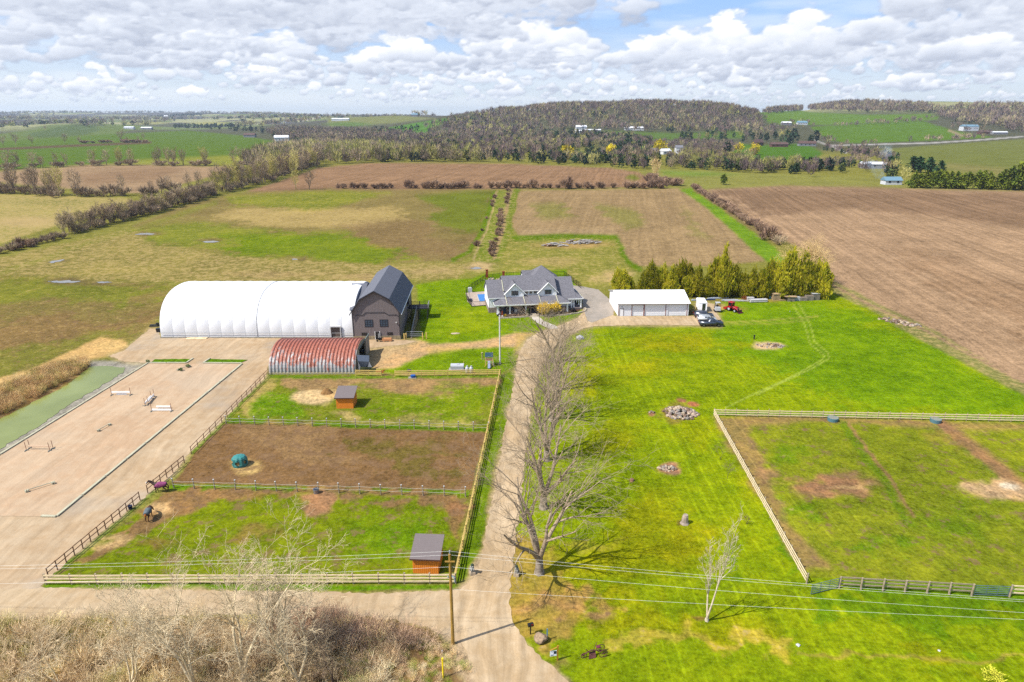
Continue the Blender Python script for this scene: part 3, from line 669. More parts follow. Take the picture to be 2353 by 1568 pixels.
def sheet(name, pts, z, m, jit=.25, step=.8, kind='structure', uvz=0.0, **kw):
    """a flat sheet from an outline given by ground points seen at (u, v)"""
    w_ = [G(u, v, uvz) for u, v in pts]; out = []
    for i in range(len(w_)):
        a, b = Vector(w_[i]), Vector(w_[(i + 1) % len(w_)]); n = max(1, int((b - a).length / step)); nn = (b - a).normalized(); nn = Vector((-nn.y, nn.x))
        for q in range(n):
            p = a.lerp(b, q / n)
            if q: p = p + nn * jit * 2 * (rnd.random() - .5)
            out.append((p.x, p.y, z))
    from mathutils.geometry import tessellate_polygon
    tri = []
    for (i0, i1, i2) in tessellate_polygon([[Vector((p[0], p[1], 0)) for p in out]]):
        a, b, c = out[i0], out[i1], out[i2]
        cr = (b[0] - a[0]) * (c[1] - a[1]) - (b[1] - a[1]) * (c[0] - a[0])
        if abs(cr) > 1e-9: tri.append((i0, i1, i2) if cr > 0 else (i0, i2, i1))
    me = bpy.data.meshes.new(name); me.from_pydata(out, [], tri); me.update()
    return link(name, me, m, kind=kind, **kw)

# ---------------------------------------------------------------- gravel, arena, pond
gv = mat_gravel('pale gravel', (214, 182, 142), (230, 203, 166), (.03, .04, .9, .8), (192, 182, 168))
gd = mat_gravel('driveway gravel', (216, 185, 142), (236, 209, 170), (.06, .025, 1.25, 1.15), None)
gp = mat_gravel('grey gravel', (186, 176, 162), (206, 192, 176), (.9, .2, .5, .3), (222, 196, 164))
ga = mat_gravel('arena sand', (226, 190, 152), (236, 206, 170), (.12, .045, .9, .62), (226, 202, 172))
sheet('gravel_yard', ROADS['gravel_yard'], .02, gv, .2, .5)
gl_ = mat_gravel('lane gravel', (216, 186, 144), (234, 208, 170), (math.pi / 2, .035, 1.1, .8), None)
sheet('gravel_lane', ROADS['gravel_lane'], .028, gl_, .25, .5)
sheet('driveway', ROADS['driveway'], .035, gd, .2, .5)
sheet('parking_pad', [(1341, 712), (1337, 680), (1312, 656), (1339, 659), (1375, 666), (1398, 686), (1412, 706), (1409, 724), (1360, 742), (1350, 738)], .05, gp, .1)
sheet('riding_arena', [(340, 836), (556, 837), (131, 1188), (-120, 1186), (-700, 1440), (-700, 1380), (0, 1046)], .05, ga, .05, 4)
wt = bpy.data.materials.new('pond water'); wt.use_nodes = True
t = NT(wt.node_tree); b = t.n('ShaderNodeBsdfPrincipled'); b.inputs['Base Color'].default_value = (*alb(150, 172, 108), 1); b.inputs['Roughness'].default_value = .12
b.inputs['Specular IOR Level'].default_value = .22
bp = t.n('ShaderNodeBump'); bp.inputs['Strength'].default_value = .08; pos = t.n('ShaderNodeNewGeometry').outputs['Position']
t.l(t.noise(pos, 2.0, 3, .6), bp.inputs['Height']); t.l(bp.outputs[0], b.inputs['Normal'])
cw = t.mix(t.ss(t.noise(pos, .06, 3, .5), .4, .6), alb(154, 162, 78), alb(174, 182, 98)); t.l(cw, b.inputs['Base Color'])
o = t.n('ShaderNodeOutputMaterial'); t.l(b.outputs[0], o.inputs[0])
sheet('pond_water', [(208, 843), (250, 842), (286, 844.7), (285, 855), (232, 888), (162, 929), (97, 975), (28, 1015), (0, 1033), (-300, 1205), (-300, 1090), (0, 963.5), (37.5, 944.7), (93.8, 916.6), (140.7, 894.7), (175, 869.7)], .045, wt, .3)
pud = mat('puddle_water', (150, 146, 138), .15, .35)
for pts in ([(302, 541), (318, 535), (345, 534), (368, 538), (350, 542), (325, 541)], [(458, 556), (475, 553), (495, 552), (510, 556), (490, 560), (470, 560)], [(105, 605), (125, 598), (155, 592), (140, 602), (115, 609)],
            [(100, 646), (150, 643), (195, 646), (180, 651), (130, 653)], [(1078, 616), (1090, 612), (1107, 614), (1105, 620), (1088, 622)], [(668, 595), (682, 594), (686, 598), (672, 599)], [(215, 648), (250, 646), (262, 650), (235, 653)]):
    cu, cv = sum(p[0] for p in pts) / len(pts), sum(p[1] for p in pts) / len(pts)
    sheet('puddle', [(cu + (p[0] - cu) * .8, cv + (p[1] - cv) * .55) for p in pts], .06, pud, .6, .7)
grs = mat('verge_grass', (104, 142, 18), .95, 0, var=.35, vscale=1.2, bump=.5)
for pts in ([(347, 834), (429, 834.5), (443, 826), (356, 826.5)], [(470, 834), (552, 835), (570, 828), (485, 826)]):
    sheet('grass_strip', pts, .09, grs, .12, .7)
# kickboards round the arena: boards that stand on edge, each a part
bw = mat('weathered_board', (.36, .34, .24), .8, .2, var=.18, vscale=1.5)
ar = thing('arena_kickboard', 'low weathered timber kickboard edging the open air riding arena', 'kickboard')
def boards(par, pts, zw, th, L, m, name='board', z=.05):
    for a, b in zip(pts[:-1], pts[1:]):
        A, B = Vector((*G(*a), z + zw / 2)), Vector((*G(*b), z + zw / 2)); n = max(1, round((B - A).length / L))
        for i in range(n): ubox(name, m, par, A.lerp(B, (i + .012) / n) + Vector((0, 0, (i % 2) * .012)), A.lerp(B, (i + .988) / n) + Vector((0, 0, (i % 2) * .012)), th, zw)
boards(ar, [(338, 835), (428, 835.3), (444, 824.6)], .16, .30, 4.8, bw); boards(ar, [(483, 824.6), (467, 835), (556, 836)], .16, .30, 4.8, bw)
boards(ar, [(556.4, 837), (129.7, 1188.6), (95, 1187.6)], .16, .34, 4.8, bw); boards(ar, [(339, 836), (0, 1046), (-250, 1200)], .16, .30, 4.8, bw)

# ---------------------------------------------------------------- fences
wood_g = mat('grey_fence_wood', (206, 188, 158), .85, .15, var=.25, vscale=3)
wood_y = mat('new_fence_wood', (.56, .40, .13), .8, .15, var=.2, vscale=3)
wood_p = mat('pale_fence_wood', (.62, .50, .31), .8, .15, var=.22, vscale=3)
wood_b = mat('brown_fence_wood', (176, 134, 102), .85, .15, var=.25, vscale=3)
cap_m = mat('white_insulator', (245, 245, 240), .4, .4)
tape_m = mat('fence_tape', (226, 222, 210), .5, .3)
def rail_fence(label, pts, n, pm, rm, ph=1.35, pr=.17, heights=(.45, .82, 1.2), side=1, rh=.17, gap=None, group=None):
    """posts and rails along a line of ground points; n = bays between first and last point of each leg"""
    o0 = G(*pts[0]); o = thing('board_fence', label, 'fence', (*o0, 0), 0, group)
    first = True
    for li, (a, b) in enumerate(zip(pts[:-1], pts[1:])):
        A, B = Vector((*G(*a), 0)) - Vector((*o0, 0)), Vector((*G(*b), 0)) - Vector((*o0, 0)); d = (B - A).normalized(); nn = Vector((-d.y, d.x, 0)) * side
        N = n[li] if isinstance(n, (list, tuple)) else n
        js = [Vector((rnd.uniform(-.04, .04), rnd.uniform(-.04, .04), rnd.uniform(-.05, .04))) for _ in range(N + 1)]
        for i in range(N + 1):
            if i == 0 and not first: continue
            p = A.lerp(B, i / N); top = p + js[i] + Vector((0, 0, ph))
            if ('p', pm.name, pr) not in UNITS:
                UNITS[('p', pm.name, pr)] = MB().tube([(0, 0, -.2), (0, 0, 1)], [pr * .5, pr * .46], 8).mesh('post'); UNITS[('p', pm.name, pr)].materials.append(pm)
            q = link('post', UNITS[('p', pm.name, pr)], parent=o, loc=p); q.scale = (1, 1, ph + js[i].z); q.rotation_euler = (js[i].x * .7, js[i].y * .7, 0)
        for i in range(N):
            for hz_ in heights:
                e0 = rnd.uniform(-.03, .03); e1 = rnd.uniform(-.03, .03)
                ubox('rail', rm, o, A.lerp(B, (i + .01) / N) + nn * pr * .62 + Vector((0, 0, hz_ + e0)), A.lerp(B, (i + .99) / N) + nn * pr * .62 + Vector((0, 0, hz_ + e1)), .05, rh)
        first = False
    return o
rail_fence('pale three rail board fence along the gravel lane, in front of the lower paddock', [(107, 1343), (1047, 1341)], 16, wood_g, wood_p, 1.4, .22, (.4, .82, 1.22), -1, .2)
rail_fence('yellowish board fence running between the paddocks and the driveway', [(1047, 1341), (1150, 863)], 20, wood_y, wood_y, 1.35, .16, side=1)
rail_fence('long new yellow board fence beside the propane tanks', [(908, 866), (1150, 863)], 8, wood_y, wood_y, 1.3, .14, side=-1)
rail_fence('short yellow board fence against the rusty arched hut', [(818, 864), (877, 865)], 2, wood_y, wood_y, 1.3, .14, side=-1)
rail_fence('brown two rail fence between the lower paddock and the gravel yard', [(112, 1328), (322, 1150)], 12, wood_b, wood_b, 1.3, .13, (.6, 1.15), 1, .1)
rail_fence('brown two rail fence behind the purple rugged horse', [(340, 1134), (424, 1065)], 6, wood_b, wood_b, 1.3, .13, (.6, 1.15), 1, .1)
rail_fence('thin brown fence running up to the left end of the rusty hut', [(440, 1044), (617, 862)], 15, wood_b, wood_b, 1.3, .12, (.6, 1.15), 1, .08)
rail_fence('grey board fence along the top of the right hand paddocks', [(1641, 956), (2400, 971), (2700, 977)], [30, 12], wood_g, wood_p, 1.4, .16, (.35, .75, 1.15), -1, .15)
rail_fence('grey board fence down the left side of the right hand paddocks', [(1641, 956), (1853, 1342)], 17, wood_g, wood_p, 1.4, .2, (.45, .82, 1.2), -1, .16)
rail_fence('grey post and rail fence between the two metal gates at lower right', [(1928, 1352), (2232, 1369)], 6, wood_g, wood_g, 1.5, .22, (.45, .88, 1.3), 1, .17)
rail_fence('grey post and rail fence right of the second metal gate', [(2319, 1372), (2700, 1392)], 8, wood_g, wood_p, 1.5, .22, (.45, .88, 1.3), 1, .17)
def tape_fence(label, a, b, n, hs=(.65, 1.15)):
    o0 = G(*a); o = thing('tape_fence', label, 'fence', (*o0, 0), 0, 'white capped tape fences across the left paddocks')
    B = Vector((*G(*b), 0)) - Vector((*o0, 0)); me = MB().tube([(0, 0, -.2), (0, 0, 1.45)], [.09, .075], 8).mesh('post'); me.materials.append(wood_g)
    cm = MB().box(0, 0, 1.45, .17, .17, .09).mesh('post_cap'); cm.materials.append(cap_m)
    js = [rnd.uniform(-.08, .08) for _ in range(n + 1)]
    for i in range(n + 1):
        p = link('post', me, parent=o, loc=B * (i / n)); p.rotation_euler = (js[i] * .6, rnd.uniform(-.05, .05), 0); link('post_cap', cm, parent=p)
    for h in hs:
        mb = MB()
        for i in range(n):
            A_, B_ = B * (i / n), B * ((i + 1) / n)
            mb.tube([A_ + Vector((0, -.09, h)), (A_ + B_) / 2 + Vector((0, -.09, h - .06 - .06 * rnd.random())), B_ + Vector((0, -.09, h))], .018, 4)
        part('wire', mb, tape_m, o)
tape_fence('electric tape fence with white capped posts below the upper brown shed', (520, 975), (1122, 990), 18)
tape_fence('electric tape fence with white capped posts above the two horses', (400, 1122), (1070, 1142), 14)
# ---------------------------------------------------------------- fabric covered riding hall
fab = bpy.data.materials.new('white membrane'); fab.use_nodes = True; t = NT(fab.node_tree)
b = t.n('ShaderNodeBsdfPrincipled'); b.inputs['Roughness'].default_value = .55; b.inputs['Specular IOR Level'].default_value = .25
oc = t.n('ShaderNodeTexCoord').outputs['Object']
t.l(t.mix(t.ss(t.noise(oc, .35, 4, .6), .42, .68), (.60, .605, .61), (.53, .535, .545)), b.inputs['Base Color'])
o = t.n('ShaderNodeOutputMaterial'); t.l(b.outputs[0], o.inputs[0])
def arch(n, Rw, hh, p1=.85, p2=.80):
    out = []
    for i in range(n + 1):
        a = math.pi * i / n; c, s_ = math.cos(a), math.sin(a)
        out.append((-math.copysign(abs(c) ** p1, c) * Rw, (s_ if s_ > 0 else 0) ** p2 * hh))
    return out
hall = thing('fabric_riding_hall', 'long white fabric covered riding hall joined to the grey barn', 'riding hall', (-79.9, 152.6, 0))
NB = 16; BW = 44.0 / NB; pr = arch(34, 11.8, 9.5)
def bay_mesh(door=False):
    xs = [0, .04, .16, .5, .84, .96, 1]; bl = [0, .01, .08, .13, .08, .01, 0]
    vs = []; fs = []
    for k, xx in enumerate(xs):
        for i, (yy, zz) in enumerate(pr):
            nx, nz = yy / 11.8, zz / 9.5; ln = math.hypot(nx, nz); fade = min(1, zz / 2.2)
            vs.append((xx * BW, yy + nx / ln * bl[k] * fade, zz + nz / ln * bl[k] * fade))
    n = len(pr)
    for k in range(len(xs) - 1):
        for i in range(n - 1):
            if door and i < 4 and 0 < k < 5 and pr[i + 1][1] < 3.2: continue
            fs.append((k * n + i, (k + 1) * n + i, (k + 1) * n + i + 1, k * n + i + 1))
    me = bpy.data.meshes.new('cover_panel'); me.from_pydata(vs, [], fs); me.polygons.foreach_set('use_smooth', [True] * len(fs)); me.update(); me.materials.append(fab); return me
bay, bayd = bay_mesh(), bay_mesh(True)
for i in range(NB): link('cover_panel', bayd if i == 14 else bay, parent=hall, loc=(i * BW, 0, 0))
seam_m = mat('grey_seam', (214, 218, 222), .6)
mb = MB(); 
for sx in (22.0,): mb.tube([(sx, y * 1.006, z * 1.006 + .01) for y, z in pr], .05, 5)
part('seam', mb, seam_m, hall, smooth=True)
rib_me = MB().tube([(0, y * 1.004, z * 1.004 + .0) for y, z in pr], .016, 4, False).mesh('rib_line', True); rib_me.materials.append(seam_m)
for i in range(1, NB):
    if i != 8: link('rib_line', rib_me, parent=hall, loc=(i * BW, 0, 0))
for sx in (0, 44.0): part('end_panel', MB().extr([(y, z) for y, z in pr], 'x', sx - .05 if sx else 0, sx if sx else .05), fab, hall)
mb = MB(); mb.box(22, -12.02, 1.15, 43.9, .05, .07); part('skirt_rail', mb, seam_m, hall)
part('footing', MB().box(22, -11.88, 0, 44.1, .25, .22), mat('concrete', (196, 190, 178), .9, .1, var=.15), hall)
dfr = MB(); x0 = 14 * BW + .35; dfr.box(x0 - .08, -11.98, 0, .12, .3, 2.9); dfr.box(x0 + 2.18, -11.98, 0, .12, .3, 2.9); dfr.box(x0 + 1.05, -11.98, 2.62, 2.4, .34, .3)
dr = part('door', MB().box(x0 + 1.05, -11.7, 0, 2.12, .06, 2.6), mat('door_brown', (132, 116, 108), .7, var=.1), hall); part('door_frame', dfr, fab, dr)
thing('plank_stack', 'pale boards lying on the gravel at the foot of the white hall', 'planks', (*G(452, 778.5), 0), mesh=MB().box(0, 0, .03, 4.6, .9, .08).box(.3, .1, .12, 4.2, .5, .06, .03).mesh('planks'), m=wood_p)
blk = mat('black_plastic', (38, 40, 44), .5, .4)
thing('feed_bin', 'small black bin by the left end of the white hall', 'bin', (*G(366, 763), 0), .2, mesh=MB().box(0, 0, 0, 1.0, .8, .8, taper=1.1).box(0, 0, .8, 1.15, .95, .08).mesh('bin'), m=blk)
thing('scrap_heap', 'low dark heap of scrap on the grass edge left of the white hall', 'scrap', (*G(354, 750.5), 0), .1, mesh=MB().box(0, 0, 0, 2.0, .8, .5, taper=.8).box(.8, .2, 0, .9, .6, .8, .4, .7).mesh('heap'), m=mat('dark_scrap', (70, 72, 66), .8, var=.4))

# ---------------------------------------------------------------- grey gambrel barn
def mat_siding(name, rgb, pitch, axis=0, depth=.25, seam=.62):
    m = bpy.data.materials.new(name); m.use_nodes = True; t = NT(m.node_tree)
    oc = t.n('ShaderNodeTexCoord').outputs['Object']; s3 = t.n('ShaderNodeSeparateXYZ'); t.l(oc, s3.inputs[0])
    cc = t.math('ADD', s3.outputs[0], s3.outputs[1]) if axis == 2 else s3.outputs[axis]
    fr = t.math('FRACT', t.math('DIVIDE', cc, pitch)); g = t.ss(t.math('ABSOLUTE', t.math('SUBTRACT', fr, .5)), .36, .49)
    mp = t.n('ShaderNodeMapping'); t.l(oc, mp.inputs[0]); mp.inputs['Scale'].default_value = (3, 3, .4)
    c = t.scale(t.mix(t.math('MULTIPLY', g, 1 - seam), (*alb(*rgb), 1), (.02, .02, .02, 1)), t.math('ADD', .86, t.math('MULTIPLY', t.noise(mp.outputs[0], 1.2, 4, .6), .28)))
    b = t.n('ShaderNodeBsdfPrincipled'); t.l(c, b.inputs['Base Color']); b.inputs['Roughness'].default_value = .7; b.inputs['Specular IOR Level'].default_value = .2
    bp = t.n('ShaderNodeBump'); bp.inputs['Strength'].default_value = depth; bp.inputs['Distance'].default_value = .03; bp.invert = True
    t.l(g, bp.inputs['Height']); t.l(bp.outputs[0], b.inputs['Normal'])
    o = t.n('ShaderNodeOutputMaterial'); t.l(b.outputs[0], o.inputs[0]); return m
bs = mat_siding('grey brown siding', (166, 152, 150), .32, 2, .4, .55)
shg = mat('dark_shingle', (.105, .11, .13), .9, .1, var=.16, vscale=9, bump=.4)
trim_d = mat('dark_trim', (62, 58, 66), .6)
glass_d = mat('dark_glass', (40, 46, 54), .08, .6)
conc = mat('concrete', (196, 190, 178), .9, .1, var=.15)
barn = thing('gambrel_barn', 'tall grey brown gambrel barn with dark shingle roof and two black windows', 'barn', (-35.7, 139.3, 0), math.radians(2.4))
W, D, EZ, BZ, RZ = 10.5, 25.2, 6.4, 9.45, 11.3; h2 = W / 2
prof = [(0, .85), (W, .85), (W, EZ), (h2 + 3.3, BZ), (h2, RZ), (h2 - 3.3, BZ), (0, EZ)]
for y0, y1 in ((0, .22), (D - .22, D)):
    part('gable_wall', MB().extr(prof, 'y', y0, y1), bs, barn)
part('side_wall', MB().box(.11, D / 2, .85, .22, D - .44, EZ - .85), bs, barn)
part('side_wall', MB().box(W - .11, 7.6, .85, .22, 14.8, EZ - .85).box(W - .11, 22.2, .85, .22, 5.2, EZ - .85).box(W - .11, 17.3, 5.6, .22, 4.6, EZ - 5.6).box(W - .11, 17.3, .85, .22, 4.6, 1.9), bs, barn)
part('doorway_shade', MB().box(W - .5, 17.3, 2.75, .1, 4.6, 2.85), blk, barn, 'black panel standing for the shade inside the opening high in the side wall')  # black panel behind the opening stands in for the shade inside the barn
part('foundation', MB().box(h2, .1, 0, W + .1, .36, .86).box(W - .12, D / 2, 0, .36, D - .6, .86).box(.12, D / 2, 0, .36, D - .6, .86), mat('barn_foundation', (196, 178, 142), .9, .1, var=.2), barn)
ov = .45
def rp(name, a, b, m=shg, y0=-ov, y1=D + ov, th=.14, par=barn):
    return part(name, MB().slab([(a[0], y0, a[1]), (b[0], y0, b[1]), (b[0], y1, b[1]), (a[0], y1, a[1])], th), m, par)
sl = (BZ - EZ) / (h2 - 3.3); 
rp('roof_panel', (W + .5, EZ - .5 * sl * .62 + .16), (h2 + 3.3, BZ + .17)); rp('roof_panel', (h2 + 3.3, BZ + .17), (h2, RZ + .17))
rp('roof_panel', (h2 - 3.3, BZ + .17), (h2, RZ + .17)); rp('roof_panel', (-.5, EZ - .5 * sl * .62 + .16), (h2 - 3.3, BZ + .17))
vb = MB()
for a, b in (((-.5, EZ - .42), (h2 - 3.3, BZ + .08)), ((h2 - 3.3, BZ + .08), (h2, RZ + .08)), ((h2, RZ + .08), (h2 + 3.3, BZ + .08)), ((h2 + 3.3, BZ + .08), (W + .5, EZ - .42))):
    vb.add([(a[0], -ov - .05, a[1]), (b[0], -ov - .05, b[1]), (b[0], -ov - .05, b[1] - .26), (a[0], -ov - .05, a[1] - .26), (a[0], -ov, a[1]), (b[0], -ov, b[1]), (b[0], -ov, b[1] - .26), (a[0], -ov, a[1] - .26)],
           [(0, 1, 2, 3), (7, 6, 5, 4), (0, 4, 5, 1), (1, 5, 6, 2), (2, 6, 7, 3), (3, 7, 4, 0)])
part('rake_board', vb, trim_d, barn)
part('gutter', MB().box(W + .55, D / 2, EZ - .5, .12, D + .9, .12), mat('white_trim', (.78, .78, .75), .5), barn)
for x in (.05, W - .05): part('corner_board', MB().box(x, -.03, .86, .16, .08, EZ - .9), trim_d, barn)
def sx(X): return X + 35.7
tb = MB(); pts = [(sx(-34.9), 5.5), (sx(-34.7), 5.82), (sx(-33.3), 5.82), (sx(-32.6), 6.4), (sx(-28.5), 6.4), (sx(-27.75), 5.82), (sx(-25.95), 5.82), (sx(-25.3), 5.3)]
for a, b in zip(pts[:-1], pts[1:]): tb.tube([(a[0], -.04, a[1]), (b[0], -.04, b[1])], .07, 4)
part('trim_band', tb, trim_d, barn)
def window(par, cx, z, w_, h_, y, nx, nz, frame, glass, sill=None, fr=.09, ax='x', dep=.05, name='window', mun=.05):
    """frame with panes set into a wall that faces -y (or +x when ax = 'y')"""
    def T(x, yy, zz): return (x, yy, zz) if ax == 'x' else (yy, x, zz)
    f = MB()
    def bb(x, zz, sx_, sz, d=dep):
        if ax == 'x': f.box(x, y - d / 2, zz, sx_, d, sz)
        else: f.box(y + d / 2, x, zz, d, sx_, sz)
    bb(cx, z, w_, fr); bb(cx, z + h_ - fr, w_, fr); bb(cx - w_ / 2 + fr / 2, z + fr, fr, h_ - 2 * fr); bb(cx + w_ / 2 - fr / 2, z + fr, fr, h_ - 2 * fr)
    for i in range(1, nx): bb(cx - w_ / 2 + w_ * i / nx, z + fr, mun, h_ - 2 * fr, dep * .8)
    for i in range(1, nz): bb(cx, z + h_ * i / nz - mun / 2, w_ - 2 * fr, mun, dep * .72)
    wd = part(name, f, frame, par)
    iw, ih = (w_ - 2 * fr) / nx, (h_ - 2 * fr) / nz; pm = MB().box(0, 0, 0, iw * .96, .02, ih * .96).mesh('pane') if ax == 'x' else MB().box(0, 0, 0, .02, iw * .96, ih * .96).mesh('pane')
    pm.materials.append(glass)
    for i in range(nx):
        for j in range(nz):
            x = cx - w_ / 2 + fr + iw * (i + .5); l_ = (x, y - .012, z + fr + ih * (j + .02)) if ax == 'x' else (y + .012, x, z + fr + ih * (j + .02))
            link('pane', pm, parent=wd, loc=l_)
    return wd
for cx in (sx(-32.05), sx(-28.7)): window(barn, cx, 3.0, 1.85, 1.7, 0, 3, 3, trim_d, mat('window_glass', (96, 110, 126), .06, .7), fr=.12, mun=.07)
for cx in (sx(-33.25), sx(-27.5)): window(barn, cx, 1.02, 1.25, .66, 0, 2, 1, trim_d, glass_d)
d_ = part('door', MB().box(sx(-30.3), -.06, .02, .95, .1, 1.75), blk, barn, 'black slab standing for the shade in the open door at ground level'); part('door_frame', MB().box(sx(-30.83), -.09, 0, .1, .2, 1.9).box(sx(-29.76), -.09, 0, .1, .2, 1.9), mat('white_trim', (.78, .78, .75), .5), d_)  # black slab on the wall stands in for the shade of the open door
part('wall_lamp', MB().ball((sx(-25.9), -.2, 4.0), .16, 8, 5).box(sx(-25.9), -.12, 3.7, .1, .2, .2), cap_m, barn)
# side deck with railing and the link roof towards the hall
dk = part('deck', MB().box(W + 2.6, 17.0, 2.62, 5.0, 3.6, .16), trim_d, barn)
for yy in (15.3, 18.7):
    for xx in (W + .6, W + 2.7, W + 4.9): link('post', (lambda me: (me.materials.append(trim_d), me)[1])(MB().box(0, 0, 0, .18, .18, 3.6).mesh('post')), parent=dk, loc=(xx, yy, 0))
rl = MB()
for yy in (15.3, 18.7):
    for zz in (3.15, 3.6): rl.box(W + 2.75, yy, zz, 4.4, .06, .1)
for k in range(12): rl.box(W + .7 + k * .38, 15.3, 2.78, .05, .05, .85)
q = part('railing', rl, trim_d, dk); q['kind'] = 'stuff'; part('end_railing', MB().box(W + 5.1, 17, 2.78, .12, 3.7, 1.0), mat('pale_rail', (206, 200, 196), .7), dk)
cr = MB(); cr.slab([(-2.2, 13.4, 9.75), (1.6, 13.4, 9.75), (1.6, 2.6, 6.6), (-1.0, 2.6, 6.2)], .14); cr.slab([(-2.2, 13.4, 9.75), (1.6, 13.4, 9.75), (1.6, 24, 6.6), (-1.0, 24, 6.2)], .14)
part('link_roof', cr, shg, barn)
# fenced ramp along the side wall
rmp = thing('ramp_wall', 'stone edged ramp climbing beside the barn with a grey handrail', 'ramp', (-25.0, 140.2, 0), math.radians(2.4))
part('retaining_wall', MB().extr([(0, 0), (15, 0), (15, 2.6), (1.2, .3)], 'x', 1.9, 2.3), mat('fieldstone', (170, 150, 124), .9, .1, var=.35, vscale=3, bump=.6), rmp)
hr = MB(); hr.tube([(2.1, .4, 1.4), (2.1, 14.5, 3.5)], .05, 5); hr.tube([(2.1, .4, .9), (2.1, 14.5, 3.0)], .04, 5)
for k in range(6): hr.tube([(2.1, .4 + k * 2.8, .1 + k * .46), (2.1, .4 + k * 2.8, 1.4 + k * .415)], .05, 5)
part('handrail', hr, mat('galvanised', (190, 194, 200), .4, .5, .6), rmp)
gt = thing('pipe_gate', 'small silver pipe gate on yellow wooden posts at the barn corner', 'gate', (-24.4, 139.4, 0))
gm = MB(); 
for zz in (.5, .95, 1.5): gm.tube([(.5, 1.2, zz), (4.0, 1.2, zz)], .05, 5)
for xx in (.5, 4.0): gm.tube([(xx, 1.2, .3), (xx, 1.2, 1.6)], .05, 5)
part('pipe_frame', gm, mat('galvanised', (190, 194, 200)), gt)
pm_ = MB().box(0, 0, 0, .22, .22, 1.5).mesh('post'); pm_.materials.append(wood_y)
for p in ((.1, -.1, 0), (.5, .1, 0), (4.2, .3, 0), (5.0, .6, 0)): link('post', pm_, parent=gt, loc=p)
thing('orange_bale_feeder', 'peach coloured low tub trailer parked at the barn foundation', 'feeder', (-28.0, 138.4, 0), .05, mesh=MB().box(0, 0, .25, 2.3, 1.0, .45, taper=.86).box(-.7, 0, 0, .3, 1.0, .25).box(.7, 0, 0, .3, 1.0, .25).mesh('feeder'), m=mat('peach_plastic', (238, 170, 116), .5))
wbt = thing('wheelbarrow', 'small dark wheelbarrow standing outside the barn door', 'wheelbarrow', (-29.4, 138.2, 0), .4)
part('tray', MB().add([(-.5, -.3, .35), (.4, -.25, .35), (.4, .25, .35), (-.5, .3, .35), (-.7, -.42, .75), (.6, -.36, .75), (.6, .36, .75), (-.7, .42, .75)], [(3, 2, 1, 0), (0, 1, 5, 4), (1, 2, 6, 5), (2, 3, 7, 6), (3, 0, 4, 7)]), blk, wbt)
part('wheel', MB().tube([(-.75, -.05, .25), (-.75, .05, .25)], .25, 10), blk, wbt); part('handles', MB().tube([(-.7, -.2, .3), (1.1, -.3, .7)], .03, 5).tube([(-.7, .2, .3), (1.1, .3, .7)], .03, 5), wood_y, wbt)
thing('white_post', 'thin white post leaning by the barn door', 'post', (-29.9, 138.9, 0), mesh=MB().tube([(0, 0, 0), (-.08, 0, 1.6)], .07, 6).mesh('p'), m=cap_m)

# ---------------------------------------------------------------- rusty arched hut
rust = bpy.data.materials.new('rusted corrugated steel'); rust.use_nodes = True; t = NT(rust.node_tree)
oc = t.n('ShaderNodeTexCoord').outputs['Object']; pos = t.n('ShaderNodeNewGeometry').outputs['Position']; s3 = t.n('ShaderNodeSeparateXYZ'); t.l(pos, s3.inputs[0])
mp = t.n('ShaderNodeMapping'); t.l(pos, mp.inputs[0]); mp.inputs['Scale'].default_value = (1.6, .35, .35)
n1 = t.noise(mp.outputs[0], 1.9, 5, .75); n2 = t.noise(pos, .35, 4, .65); n3 = t.noise(pos, 3.5, 3, .7)
r = t.math('ADD', t.math('MULTIPLY', t.math('SUBTRACT', s3.outputs[2], 2.3), .24), t.math('ADD', t.math('MULTIPLY', t.math('SUBTRACT', n1, .5), 3.0), t.math('MULTIPLY', t.math('SUBTRACT', n2, .5), 2.4)))
rf = t.ss(r, -.22, .12)
rc = t.mix(t.ss(n3, .35, .65), alb(176, 84, 56), alb(222, 140, 112)); gc = t.mix(n3, alb(196, 200, 204), alb(232, 228, 220))
b = t.n('ShaderNodeBsdfPrincipled'); t.l(t.mix(rf, gc, rc), b.inputs['Base Color']); b.inputs['Roughness'].default_value = .6; t.l(t.math('MULTIPLY', t.math('SUBTRACT', 1.0, rf), .35), b.inputs['Metallic'])
o = t.n('ShaderNodeOutputMaterial'); t.l(b.outputs[0], o.inputs[0])
hut = thing('arched_hut', 'rusty corrugated steel arched hut with an open end door', 'hut', (-47.6, 124.9, 0), math.radians(.5))
HL, NR = 16.9, 24; pw = HL / NR; ap = arch(26, 6.25, 4.7, .95, .92)
vs, fs = [], []; offs = [(0, 0), (.18, .02), (.36, .15), (.5, .19), (.64, .15), (.82, .02), (1, 0)]
for (xx, dz) in offs:
    for (yy, zz) in ap:
        nx, nz = yy / 6.25, zz / 4.7; ln = math.hypot(nx, nz) + 1e-6; vs.append((xx * pw, yy + nx / ln * dz, zz + nz / ln * dz))
na = len(ap)
for k in range(6):
    for i in range(na - 1): fs.append((k * na + i, (k + 1) * na + i, (k + 1) * na + i + 1, k * na + i + 1))
rm_ = bpy.data.meshes.new('roof_panel'); rm_.from_pydata(vs, [], fs); rm_.update(); rm_.materials.append(rust)
for i in range(NR): link('roof_panel', rm_, parent=hut, loc=(i * pw, 0, rnd.uniform(-.02, .02)))
beige = mat('beige_end_wall', (206, 194, 168), .8, .1, var=.12)
part('end_wall', MB().extr([p for p in ap], 'x', 0.05, .15), beige, hut)
dy0, dy1, dz = -1.9, 3.6, 3.5
lo = [p for p in ap if p[0] <= dy0]; hi_ = [p for p in ap if p[0] >= dy1]; top = [p for p in ap if p[0] >= -2.2 and p[0] <= 3.9]
